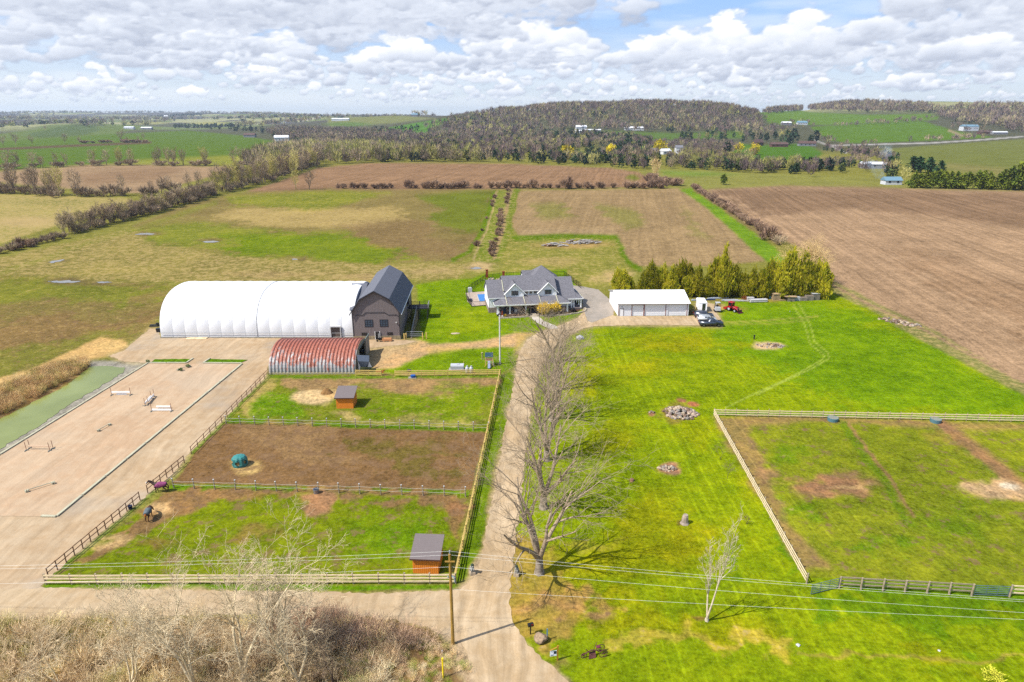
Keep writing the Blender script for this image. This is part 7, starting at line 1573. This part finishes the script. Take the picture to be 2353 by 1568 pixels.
jump('white double plank jump right of the pair set across the arena', 372, 946, 3.4, 0, whj, (0,), .45); part('rail', MB().box(-.1, .8, .25, 2.4, .2, .2), whj, thing('ground_box', 'long low white box behind the double plank jump', 'jump box', (*G(372, 944), .05)))
j1 = jump('left one of two white jumps set side by side across the arena', 341, 925, 3.2, 1.75, whj, (0,), .6); j2 = jump('right one of two white jumps set side by side across the arena', 348, 921, 3.2, 1.75, whj, (0,), .6)
jump('pinkish brown rail jump with four tall wing posts in the lower arena', 92, 1034, 3.6, -.03, mat('salmon_wood', (.60, .44, .30), .7), (-.35, .35), .7, 1.4)
def cav(label, u, v, L, rz, m=None):
    c = thing('ground_pole', label, 'ground pole', (*G(u, v), .05), rz); part('pole', MB().tube([(-L / 2, 0, .28), (L / 2, 0, .28)], .06, 8), m or bw, c)
    for s_ in (-1, 1): part('block', MB().box(s_ * L / 2, 0, 0, .5, .16, .3, math.pi / 4).box(s_ * L / 2, 0, 0, .5, .16, .3, -math.pi / 4), m or bw, c)
cav('short cream ground pole on crossed ends in the middle of the arena', 240, 985, 2.2, 1.35); cav('long pale ground pole on crossed ends in the lower left arena', 93, 1122, 3.0, .75); cav('low ground pole with green end plants near the top of the arena', 423, 848, 2.4, .95)
for u, v, lb in ((416, 853, 'left one of two little green plants at the ends of a ground pole'), (432, 845, 'right one of two little green plants at the ends of a ground pole'), (341, 834, 'dark green bush at the top left corner of the riding arena')):
    thing('potted_plant', lb, 'plant', (*G(u, v), .05), mesh=(lambda q: np_mesh('plant', *q))(fuzz(int(u), 120, .35, .6, 0, 'oval', .2, .04, .5, True)), m=mat('plant_green', (80, 130, 40), .8))

# ---------------------------------------------------------------- gates, pole, wires and roadside things
def pipe_gate(label, a, b, h=1.35, n=6):
    A, B = Vector((*G(*a), 0)), Vector((*G(*b), 0)); d = B - A; L = d.length; g = thing('metal_gate', label, 'gate', A, math.atan2(d.y, d.x))
    gm_ = mat('gate_steel', (150, 176, 190), .4, .5, .5)
    for s_ in (.05, L - .05): part('stile', MB().tube([(s_, 0, .1), (s_, 0, h)], .035, 6), gm_, g)
    for s_ in (L * .35, L * .67): part('brace', MB().tube([(s_, 0, .12), (s_, 0, h)], .03, 6), gm_, g)
    for k in range(n): part('bar', MB().tube([(.05, 0, .15 + (h - .18) * k / (n - 1)), (L - .05, 0, .15 + (h - .18) * k / (n - 1))], .028, 6), gm_, g)
    return g
pipe_gate('open steel field gate swung out at the corner of the right hand paddock', (1926, 1352), (1862, 1368)); pipe_gate('closed steel field gate in the front fence at the right edge', (2236, 1369), (2316, 1372))
up = thing('utility_pole', 'tall brown wooden utility pole at the junction of drive and lane', 'utility pole', (*G(1041, 1480), 0)); 
H_ = 10.3; px, py = G(1041, 1480)
part('pole', MB().tube([(0, 0, -.3), (0, 0, H_)], [.17, .12], 10), mat('pole_wood', (214, 170, 84), .85, .1, var=.2, vscale=3, stretch=(3, 3, .3)), up)
part('insulator', MB().tube([(0, 0, H_), (0, 0, H_ + .35)], [.05, .07], 8), mat('pale_insulator', (200, 214, 220), .4), up)
part('bracket', MB().tube([(0, 0, 8.0), (.35, -.1, 7.8), (.4, -.1, 7.3)], .06, 6).tube([(0, 0, 7.6), (-.25, -.1, 7.9)], .05, 6), mat('pale_blue_metal', (190, 216, 226), .5), up); part('crossarm', MB().box(0, -.12, 9.5, .9, .1, .12), mat('pole_wood', (214, 170, 84)), up)
wire_m = mat('wire', (.62, .62, .56), .5, .4)
def cable(label, z, ends, sag):
    o = thing('overhead_wire', label, 'wire', (px, py, 0)); mb = MB()
    for (X, Y, Z_) in ends:
        pts = []
        for k in range(25):
            q = k / 24; pts.append(((X - px) * q, (Y - py) * q, z + (Z_ - z) * q - sag * 4 * q * (1 - q)))
        mb.tube(pts, .0085, 4)
    part('strand', mb, wire_m, o)
# far ends lie at the neighbouring poles, outside the frame
def far(u, v, Y): x_, y_, z_ = ray(u, v); return (x_ / y_ * Y, Y, CAMH + z_ / y_ * Y)
cable('topmost overhead wire crossing the whole width above the lane', H_ + .3, [far(-700, 1305, 54), far(3000, 1418, 44)], .55)
cable('second overhead wire just below the topmost one', H_ - .1, [far(-700, 1313, 54), far(3000, 1422, 44)], .5)
cable('third overhead wire below the upper pair', 8.9, [far(-700, 1352, 54), far(3000, 1446, 44)], .5)
cable('lowest thin overhead wire running to the right over the lawn', 6.4, [far(3000, 1450, 44)], .3)
mbx = thing('mailbox', 'black mailbox on a dark post beside the boulder', 'mailbox', (*G(1219, 1458), 0), .3); part('post', MB().box(0, 0, 0, .1, .1, 1.05), blk, mbx); part('box', MB().extr([(-.16, 1.05), (.16, 1.05), (.16, 1.25), (.1, 1.35), (-.1, 1.35), (-.16, 1.25)], 'x', -.28, .28), blk, mbx); part('flag', MB().box(.1, -.18, 1.2, .12, .02, .16), mat('red_lens', (200, 30, 30)), mbx)
thing('boulder', 'big brown boulder between the mailbox and the blue post', 'boulder', (*G(1243, 1472), .3), .6, mesh=(lambda me: (me.materials.append(mat('boulder_rock', (186, 160, 130), .9, .1, var=.25, vscale=3, bump=.5)), me)[1])(rock_mesh('boulder', 5, 1, .8, 2)), scale=.72)
thing('blue_marker', 'pale blue marker post right of the boulder', 'marker', (*G(1257, 1471), 0), mesh=MB().box(0, 0, 0, .13, .05, 1.35).mesh('m'), m=mat('pale_blue', (120, 176, 206), .5))
thing('yellow_marker', 'bright yellow marker post in the weedy corner below the utility pole', 'marker', (*G(1018.5, 1557), 0), mesh=MB().tube([(0, 0, -.1), (0, 0, 2.2)], .08, 8).mesh('m'), m=mat('marker_yellow', (.80, .60, .01), .5))
thing('white_stub', 'small white stub between the utility pole and the yellow marker', 'marker', (*G(1016, 1503), 0), mesh=MB().tube([(0, 0, 0), (0, 0, .4)], .07, 8).mesh('m'), m=whp)
sg = thing('hanging_sign', 'for sale style sign hanging from an orange timber post by the road', 'sign', (*G(1281, 1518), 0), .0); ot = mat('sign_timber', (226, 160, 60), .7)
sg.rotation_euler = (0, 0, .15); part('post', MB().box(0, 0, 0, .11, .11, 1.75), ot, sg); part('arm', MB().tube([(.12, 0, 1.68), (-.78, -.06, 1.32)], .05, 4), ot, sg)
pn = part('panel', MB().box(-.42, -.03, .62, .62, .03, .62), mat('sign_white', (.72, .76, .82), .5), sg); part('print', MB().box(-.26, -.05, .86, .26, .006, .34), mat('sign_dark', (46, 70, 92), .5), pn); part('print', MB().box(-.52, -.05, .70, .3, .006, .1), mat('sign_grey', (150, 166, 190), .5), pn)
pl = thing('antique_plough', 'rusty antique plough standing in the grass by the front road', 'plough', (*G(1362, 1508), 0), .25); rs = mat('dark_rust', (122, 74, 66), .8, var=.25)
def ring(c, r, ax, n=14): 
    return [(c[0] + (math.cos(2 * math.pi * k / n) * r if ax == 'y' else 0), c[1] + (0 if ax == 'y' else math.cos(2 * math.pi * k / n) * r), c[2] + math.sin(2 * math.pi * k / n) * r) for k in range(n + 1)]
for c, r in (((.9, .35, .42), .42), ((.9, -.35, .42), .42), ((-.9, 0, .28), .28)):
    w = part('wheel', MB().tube(ring(c, r, 'y'), .035, 5), rs, pl); sp_ = MB()
    for k in range(4): a = math.pi * k / 4; sp_.tube([(c[0] + math.cos(a) * r, c[1], c[2] + math.sin(a) * r), (c[0] - math.cos(a) * r, c[1], c[2] - math.sin(a) * r)], .02, 4)
    part('spokes', sp_, rs, w)
part('beam', MB().tube([(-1.1, 0, .35), (-.2, 0, .75), (.9, 0, .5)], .06, 6), rs, pl); part('share', MB().slab([(-.5, -.3, .05), (.2, -.3, .05), (.3, .1, .5), (-.3, .1, .5)], .05), rs, pl); part('seat', MB().ball((.5, 0, 1.0), (.25, .2, .08), 8, 3), mat('maroon', (140, 60, 84), .6), pl); part('lever', MB().tube([(.1, .1, .6), (.4, .15, 1.4)], .03, 5), rs, pl); part('lever', MB().tube([(-.4, -.1, .6), (-.8, -.2, 1.2)], .03, 5), rs, pl)
# stumps, lion like lanterns at the gateway
stp = thing('tree_stump', 'grey tree stump with a rounded top in the front lawn', 'stump', (*G(1573, 1203), 0)); part('trunk', MB().tube([(0, 0, -.1), (0, 0, .25), (.03, 0, 1.0), (.05, 0, 1.25)], [.62, .42, .36, .28], 10), mat('stump_wood', (206, 186, 170), .9, var=.2), stp, smooth=False)
thing('small_stump', 'tiny reddish brown stump alone in the lawn beside the drive shadows', 'stump', (*G(1452, 1105), 0), mesh=MB().tube([(0, 0, -.1), (0, 0, .3)], [.35, .25], 9).mesh('s'), m=mat('red_stump', (184, 134, 108), .9, var=.2))
stw = mat('statue_stone', (196, 196, 188), .8, var=.2, vscale=3); stg = mat('statue_green', (72, 92, 74), .8, var=.25)
def statue(label, u, v, rz):
    s_ = thing('gate_statue', label, 'statue', (*G(u, v), 0), rz)
    part('plinth', MB().box(0, 0, 0, .62, .8, .35, taper=.9), rockm[2], s_); bd = MB().tube([(0, .2, .35), (0, .12, .62), (0, -.06, .95), (0, -.12, 1.12)], [.24, .27, .2, .15], 10); bd.tube([(-.12, -.25, .35), (-.1, -.18, .85)], [.07, .09], 6); bd.tube([(.12, -.25, .35), (.1, -.18, .85)], [.07, .09], 6)
    part('body', bd, stw, s_, smooth=True); part('head', MB().ball((0, -.18, 1.22), (.19, .2, .2), 10, 6), stg, s_, smooth=True); part('muzzle', MB().ball((0, -.36, 1.16), (.09, .1, .08), 8, 4), stw, s_, smooth=True); return s_
statue('seated stone animal statue with dark head on the left of the gateway', 1085, 1318, .3); statue('seated stone animal statue on the right of the gateway beside the big bare tree', 1187, 1321, -.2)
# log piles in the meadow
lgm = mat('dead_wood', (.27, .25, .23), .9, var=.25, vscale=2); lgb = mat('brown_roots', (150, 112, 84), .9, var=.3)
for (u, v, n, rx, ry, lb) in ((1279, 566, 26, 4.5, 2.2, 'grey heap of dead logs in the meadow, left one of two'), (1336, 559, 46, 7.5, 3.2, 'larger grey heap of dead logs and roots in the meadow, right one of two')):
    x, y = G(u, v); lp_ = thing('log_pile', lb, 'log pile', (x, y, 0))
    for i in range(n):
        a = rnd.uniform(0, 6.28); q = math.sqrt(rnd.random()); L = rnd.uniform(1.6, 4.2); z = .3 + 1.3 * (1 - q) * rnd.random(); d = rnd.uniform(-.9, .9); cx_, cy_ = math.cos(a) * q * rx, math.sin(a) * q * ry; tz = rnd.uniform(-.5, .8)
        me = MB().tube([(-math.cos(d) * L / 2, -math.sin(d) * L / 2, 0), (rnd.uniform(-.2, .2), rnd.uniform(-.2, .2), tz * .4), (math.cos(d) * L / 2, math.sin(d) * L / 2, max(-z + .1, tz))], [rnd.uniform(.16, .3), .2, .07], 6); part('log', me, lgm if rnd.random() < .8 else lgb, lp_, loc=(cx_, cy_, z))
for (u, v, r_, lb) in ((1834, 1484, .25, 'white round stone in the lower front lawn, left of a smaller one'), (2158, 1496, .16, 'small white stone in the lower right lawn'), (1815, 716, .18, 'tiny white stone at the top of the tyre tracks')):
    thing('white_stone', lb, 'stone', (*G(u, v), .04), mesh=(lambda me: (me.materials.append(cap_m), me)[1])(rock_mesh('stone', int(u), 1, .5, 1)), scale=r_)
thing('yellow_bush', 'yellow flowering low bush at the lower right edge of the lawn', 'bush', (*G(2280, 1560), 0), mesh=(lambda q: np_mesh('bush', *q))(fuzz(911, 700, .9, .7, 0, 'oval', .16, .03, .5, True, clump=20)), m=mat('yellow_green', (.50, .48, .04), .9, var=.3, vscale=4))
# golden shrubs before the porch, conical evergreen by the steps
fv, ff = fuzz(900, 900, .55, .9, .1, 'vase', .30, .02, .9); gsm = np_mesh('shrub', fv, ff); gsm.materials.append(mat('forsythia', (.62, .42, .03), .8, var=.2))
for (u, v, s_, lb) in ((1250, 727, 3.2, 'golden flowering shrub just right of the porch steps, left of its twin'), (1275, 722, 3.0, 'golden flowering shrub in front of the porch, right of its twin')):
    thing('golden_shrub', lb, 'shrub', (*G(u, v), 0), rnd.random(), mesh=gsm, scale=s_)
ev, ef = fuzz(905, 500, .28, 1.0, 0, 'cone', .12, .05, .3, True); evm = np_mesh('shrub', ev, ef); evm.materials.append(mat('boxwood', (96, 120, 28), .8, var=.3))
thing('conical_evergreen', 'small conical evergreen left of the porch steps', 'shrub', HL_(7.4, -1.2), mesh=evm, scale=1.9)
for k in range(9): thing('bedding_shrub', 'little bare shrub in the planting bed along the porch', 'shrub', HL_(1.6 + k * .65 if k < 6 else 11 + (k - 5) * 2.2, -1.3), 0, 'little shrubs in the porch bed', mesh=gsm.copy() if k == 0 else (lambda me: me)(SR[k % 5]), scale=.7)
# ---------------------------------------------------------------- horses: one continuous skinned body each
def horse(label, loc, rz, coat, rug, head_down, rug_tail=None, face=None, s=1.0):
    h = thing('horse', label, 'horse', loc, rz); h.scale = (s, s, s)
    # x forward. joints: (x, y, z, rx, rz)
    J = {'hip': (-.62, 0, 1.22, .30), 'mid': (-.1, 0, 1.16, .33), 'chest': (.42, 0, 1.14, .31), 'wither': (.55, 0, 1.28, .24),
         'n1': (.82, 0, 1.42 if not head_down else 1.22, .17), 'n2': (1.12, 0, 1.66 if not head_down else 1.0, .13), 'poll': (1.30, 0, 1.78 if not head_down else .78, .11), 'face': (1.50, 0, 1.58 if not head_down else .48, .09), 'muz': (1.64, 0, 1.40 if not head_down else .22, .06),
         'rump': (-.86, 0, 1.16, .22), 'dock': (-.98, 0, 1.14, .06), 'tail': (-1.08, 0, .85, .07), 'tail2': (-1.06, 0, .45, .04)}
    E_ = [('hip', 'mid'), ('mid', 'chest'), ('chest', 'wither'), ('wither', 'n1'), ('n1', 'n2'), ('n2', 'poll'), ('poll', 'face'), ('face', 'muz'), ('hip', 'rump'), ('rump', 'dock'), ('dock', 'tail'), ('tail', 'tail2')]
    for sd_, nm in ((-1, 'l'), (1, 'r')):
        o_ = .06 * sd_
        J['sh' + nm] = (.50, .17 * sd_, .95, .13); J['el' + nm] = (.42 + o_, .18 * sd_, .72, .09); J['kn' + nm] = (.48 + o_, .17 * sd_, .44, .055); J['ft' + nm] = (.46 + o_, .17 * sd_, .12, .045); J['hf' + nm] = (.50 + o_, .17 * sd_, .02, .06)
        J['th' + nm] = (-.68, .18 * sd_, .98, .17); J['st' + nm] = (-.52 + o_, .19 * sd_, .76, .11); J['ho' + nm] = (-.84 + o_, .18 * sd_, .50, .06); J['fe' + nm] = (-.78 + o_, .18 * sd_, .14, .045); J['hh' + nm] = (-.74 + o_, .18 * sd_, .02, .06)
        E_ += [('chest', 'sh' + nm), ('sh' + nm, 'el' + nm), ('el' + nm, 'kn' + nm), ('kn' + nm, 'ft' + nm), ('ft' + nm, 'hf' + nm), ('hip', 'th' + nm), ('th' + nm, 'st' + nm), ('st' + nm, 'ho' + nm), ('ho' + nm, 'fe' + nm), ('fe' + nm, 'hh' + nm)]
        J['ea' + nm] = (1.26, .07 * sd_, (1.93 if not head_down else .93), .022); E_.append(('poll', 'ea' + nm))
    def skin(name, names, edges, root, grow_=0, m=None):
        ids = {n: i for i, n in enumerate(names)}; me = bpy.data.meshes.new(name); me.from_pydata([J[n][:3] for n in names], [(ids[a], ids[b]) for a, b in edges], []); me.update()
        o = bpy.data.objects.new(name, me); sc.collection.objects.link(o); o.modifiers.new('s', 'SKIN')
        lay = me.skin_vertices[0] if me.skin_vertices else None
        for n, i in ids.items(): r_ = J[n][3] + grow_; me.skin_vertices[0].data[i].radius = (r_, r_ * 1.05); me.skin_vertices[0].data[i].use_root = (n == root)
        sb_ = o.modifiers.new('d', 'SUBSURF'); sb_.levels = 2; sb_.render_levels = 2
        dg = bpy.context.evaluated_depsgraph_get(); nm_ = bpy.data.meshes.new_from_object(o.evaluated_get(dg)); nm_.name = name; bpy.data.objects.remove(o); nm_.materials.clear(); nm_.polygons.foreach_set('use_smooth', [True] * len(nm_.polygons)); return nm_
    part('body', skin('body', list(J), E_, 'hip'), coat, h)
    rn = ['rump', 'hip', 'mid', 'chest', 'wither', 'thl', 'thr', 'shl', 'shr']
    J2 = dict(J)
    rug_me = skin('rug', rn, [('rump', 'hip'), ('hip', 'mid'), ('mid', 'chest'), ('chest', 'wither'), ('hip', 'thl'), ('hip', 'thr'), ('chest', 'shl'), ('chest', 'shr')], 'hip', .05)
    part('rug', rug_me, rug, h)
    if face: part('blaze', MB().ball((1.60, 0, J['muz'][2] + .12), (.08, .05, .16), 8, 5), face, h, smooth=True)
    if rug_tail: part('tail_flap', MB().ball((-1.0, 0, 1.05), (.13, .13, .26), 8, 5), rug_tail, h, smooth=True)
    part('mane', MB().tube([(.62, 0, J['wither'][2] + .22), (J['n1'][0] - .04, 0, J['n1'][2] + .17), (J['n2'][0] - .08, 0, J['n2'][2] + .14), (J['poll'][0] - .05, 0, J['poll'][2] + .12)], [.03, .06, .06, .03], 6), mat('dark_mane', (40, 32, 30), .8), h)
    for a in ((1.44, .085), (1.44, -.085)): part('eye', MB().ball((a[0], a[1], J['face'][2] + .1), .02, 6, 4), blk, h)
    return h
bay_c = mat('bay_coat', (84, 58, 50), .6, .3, var=.2); horse('bay horse in a purple pink rug with its white nose over the fence', (*G(370, 1131), 0), math.pi + .12, bay_c, mat('purple_rug', (176, 92, 138), .8, .1, var=.18, vscale=5), False, face=mat('white_blaze', (.75, .75, .72), .6))
horse('bay horse in a grey rug seen from behind, grazing by the straw patch', (*G(344, 1192), 0), 1.75, mat('brown_coat', (112, 66, 44), .6, .3, var=.2), mat('grey_rug', (124, 136, 140), .8, .1, var=.2, vscale=5), True, rug_tail=mat('orange_flap', (226, 128, 30), .7))

# ---------------------------------------------------------------- far farms and houses
def far_house(label, u, v, w_, d_, h_, rh, wall, roof, rz=0, cat='house'):
    x, y, z = place(u, v); s = thing('far_house' if cat == 'house' else 'far_barn', label, cat, (x, y, z), rz)
    part('wall', MB().box(0, 0, -1, w_, d_, h_ + 1), wall, s); part('roof', MB().extr([(-d_ / 2 - .5, h_), (d_ / 2 + .5, h_), (0, h_ + rh)], 'x', -w_ / 2 - .4, w_ / 2 + .4), roof, s)
    wn = MB().box(0, 0, 0, 1.3, .12, 1.3).mesh('window'); wn.materials.append(glass_d)
    for k in range(max(1, int(w_ / 6))): link('window', wn, parent=s, loc=(-w_ / 2 + (k + .5) * w_ / max(1, int(w_ / 6)), -d_ / 2 - .05, h_ * .45))
    return s
hw_ = mat('far_white_wall', (.46, .47, .49), .7); hb_ = mat('far_brown_wall', (128, 88, 76), .8); hg_ = mat('far_grey_wall', (170, 170, 176), .8); rg_ = mat('far_grey_roof', (150, 150, 158), .8); rw_ = mat('far_white_roof', (.55, .56, .58), .6); rb_ = mat('far_brown_roof', (120, 92, 84), .8); rbl = mat('far_blue_roof', (140, 180, 200), .6)
for a in (('pale open fronted barn in the far left green field', 648, 325, 26, 14, 7, 4, hw_, rw_, .2, 'barn'), ('grey brown farmhouse left of the pale barn in the green field', 575, 316, 24, 12, 5, 4, hg_, rb_, 0, 'house'),
          ('long white shed beyond the left field woods', 298, 297, 30, 12, 5, 3, hw_, rw_, 0, 'barn'), ('second white shed beside the conifer line', 338, 298, 34, 12, 5, 3, hg_, rw_, 0, 'barn'), ('tiny white farm on the left horizon hill', 382, 270, 30, 16, 8, 5, hw_, rw_, 0, 'barn'),
          ('long low white barn on the centre left hill', 783, 278, 60, 16, 6, 3, hw_, rw_, 0, 'barn'), ('small white farmhouse by the pines on the centre left', 652, 283, 26, 14, 6, 4, hw_, rg_, 0, 'house'), ('blue grey house high on the wooded centre left ridge', 953, 268, 22, 14, 6, 5, hg_, rbl, 0, 'house'),
          ('long red brown roofed house by the road under the hill wood', 1172, 306, 38, 12, 4, 3, hb_, rb_, 0, 'house'), ('white barn in the wood below the hill, left of centre', 1335, 298, 24, 12, 5, 4, hw_, rw_, .1, 'barn'), ('pale shed left of the white barn below the hill', 1329, 306, 14, 8, 4, 2, hw_, rw_, 0, 'barn'), ('long pale greenhouse like shed right of the white barn', 1362, 304, 34, 10, 4, 2, hg_, rw_, 0, 'barn'),
          ('white farm shed at the edge of the middle green strip', 1463, 300, 30, 10, 5, 3, hw_, rw_, 0, 'barn'), ('tiny white shed left of the farm shed on the green strip', 1442, 300, 14, 8, 4, 2, hw_, rw_, 0, 'barn'),
          ('small white house beside the golden willow, leftmost of three', 1498, 354, 12, 9, 4, 3, hw_, rg_, 0, 'house'), ('white gabled house between the golden willow and the tall house', 1528, 355, 12, 10, 4, 3, hw_, rw_, .4, 'house'), ('tall pale house right of the white gabled house', 1559, 352, 9, 9, 7, 3, hw_, rg_, 0, 'house'), ('tiny white hut in front of the tall pale house', 1553, 359, 4, 4, 3, 1.5, hw_, rw_, 0, 'hut'),
          ('dark brown barn on the valley hillside, leftmost of the hillside homes', 1741, 335, 15, 10, 5, 5, hb_, rb_, .5, 'barn'), ('long brown bungalow on the hillside lawn', 1789, 338, 26, 10, 4, 3, hb_, rb_, 0, 'house'), ('long grey pink roofed house at the top of the hillside lawn', 1853, 336, 26, 11, 4, 4, hg_, rb_, -.1, 'house'),
          ('white shed high on the right hill behind the farmyard trees', 1842, 287, 24, 12, 5, 4, hw_, rbl, 0, 'barn'), ('pale grey barn left of the high white shed', 1806, 288, 22, 12, 5, 3, hg_, rw_, 0, 'barn'), ('pale blue metal barn at the far right farm', 2225, 301, 34, 16, 9, 4, hw_, rbl, 0, 'barn'), ('low red brown farmhouse right of the pale blue metal barn', 2262, 308, 26, 12, 4, 3, hb_, rb_, 0, 'house'), ('long low shed at the right end of the far right farm', 2295, 309, 30, 10, 4, 2, hg_, rw_, 0, 'barn'), ('low white roofed shed in the trees left of the smoke', 2005, 387, 22, 10, 4, 2, hg_, rw_, -.2, 'barn'), ('small white house behind the hedge below the smoke', 2047, 424, 12, 7, 3, 2.5, hw_, rbl, 0, 'house')):
    far_house(*a)
# curl of smoke rising from the trees
smm = bpy.data.materials.new('smoke'); smm.use_nodes = True; t = NT(smm.node_tree); vol = t.n('ShaderNodeVolumePrincipled'); vol.inputs['Color'].default_value = (.6, .84, 1, 1)
oc = t.n('ShaderNodeTexCoord').outputs['Object']; dens = t.math('MULTIPLY', t.ss(t.noise(oc, .12, 4, .6), .44, .66), .05); t.l(dens, vol.inputs['Density']); o = t.n('ShaderNodeOutputMaterial'); t.l(vol.outputs[0], o.inputs['Volume'])
x, y, z = place(2012, 410); smo = thing('smoke', 'pale blue smoke drifting up from the trees below the valley sheds', 'smoke', (x, y, z)); sm_ = part('plume', MB().tube([(4, 0, -3), (1, 0, 5), (-3, 0, 12), (3, 0, 20), (6, 0, 26)], [3, 6, 8, 7, 3], 12), smm, smo)
# ---------------------------------------------------------------- thin haze in the air
hzm = bpy.data.materials.new('haze'); hzm.use_nodes = True; t = NT(hzm.node_tree); vol = t.n('ShaderNodeVolumePrincipled'); vol.inputs['Color'].default_value = (.74, .86, 1, 1); vol.inputs['Density'].default_value = 6.5e-5; vol.inputs['Anisotropy'].default_value = .3
o = t.n('ShaderNodeOutputMaterial'); t.l(vol.outputs[0], o.inputs['Volume'])
link('haze', MB().box(0, 4700, -2, 17000, 10600, 150).mesh('haze'), hzm, kind='stuff', label='thin blue air haze over the whole country')
tris = sum(len(o.data.polygons) for o in sc.objects if o.type == 'MESH' and o.data.users == 1); print('FACES', tris, 'OBJ', len(sc.objects))
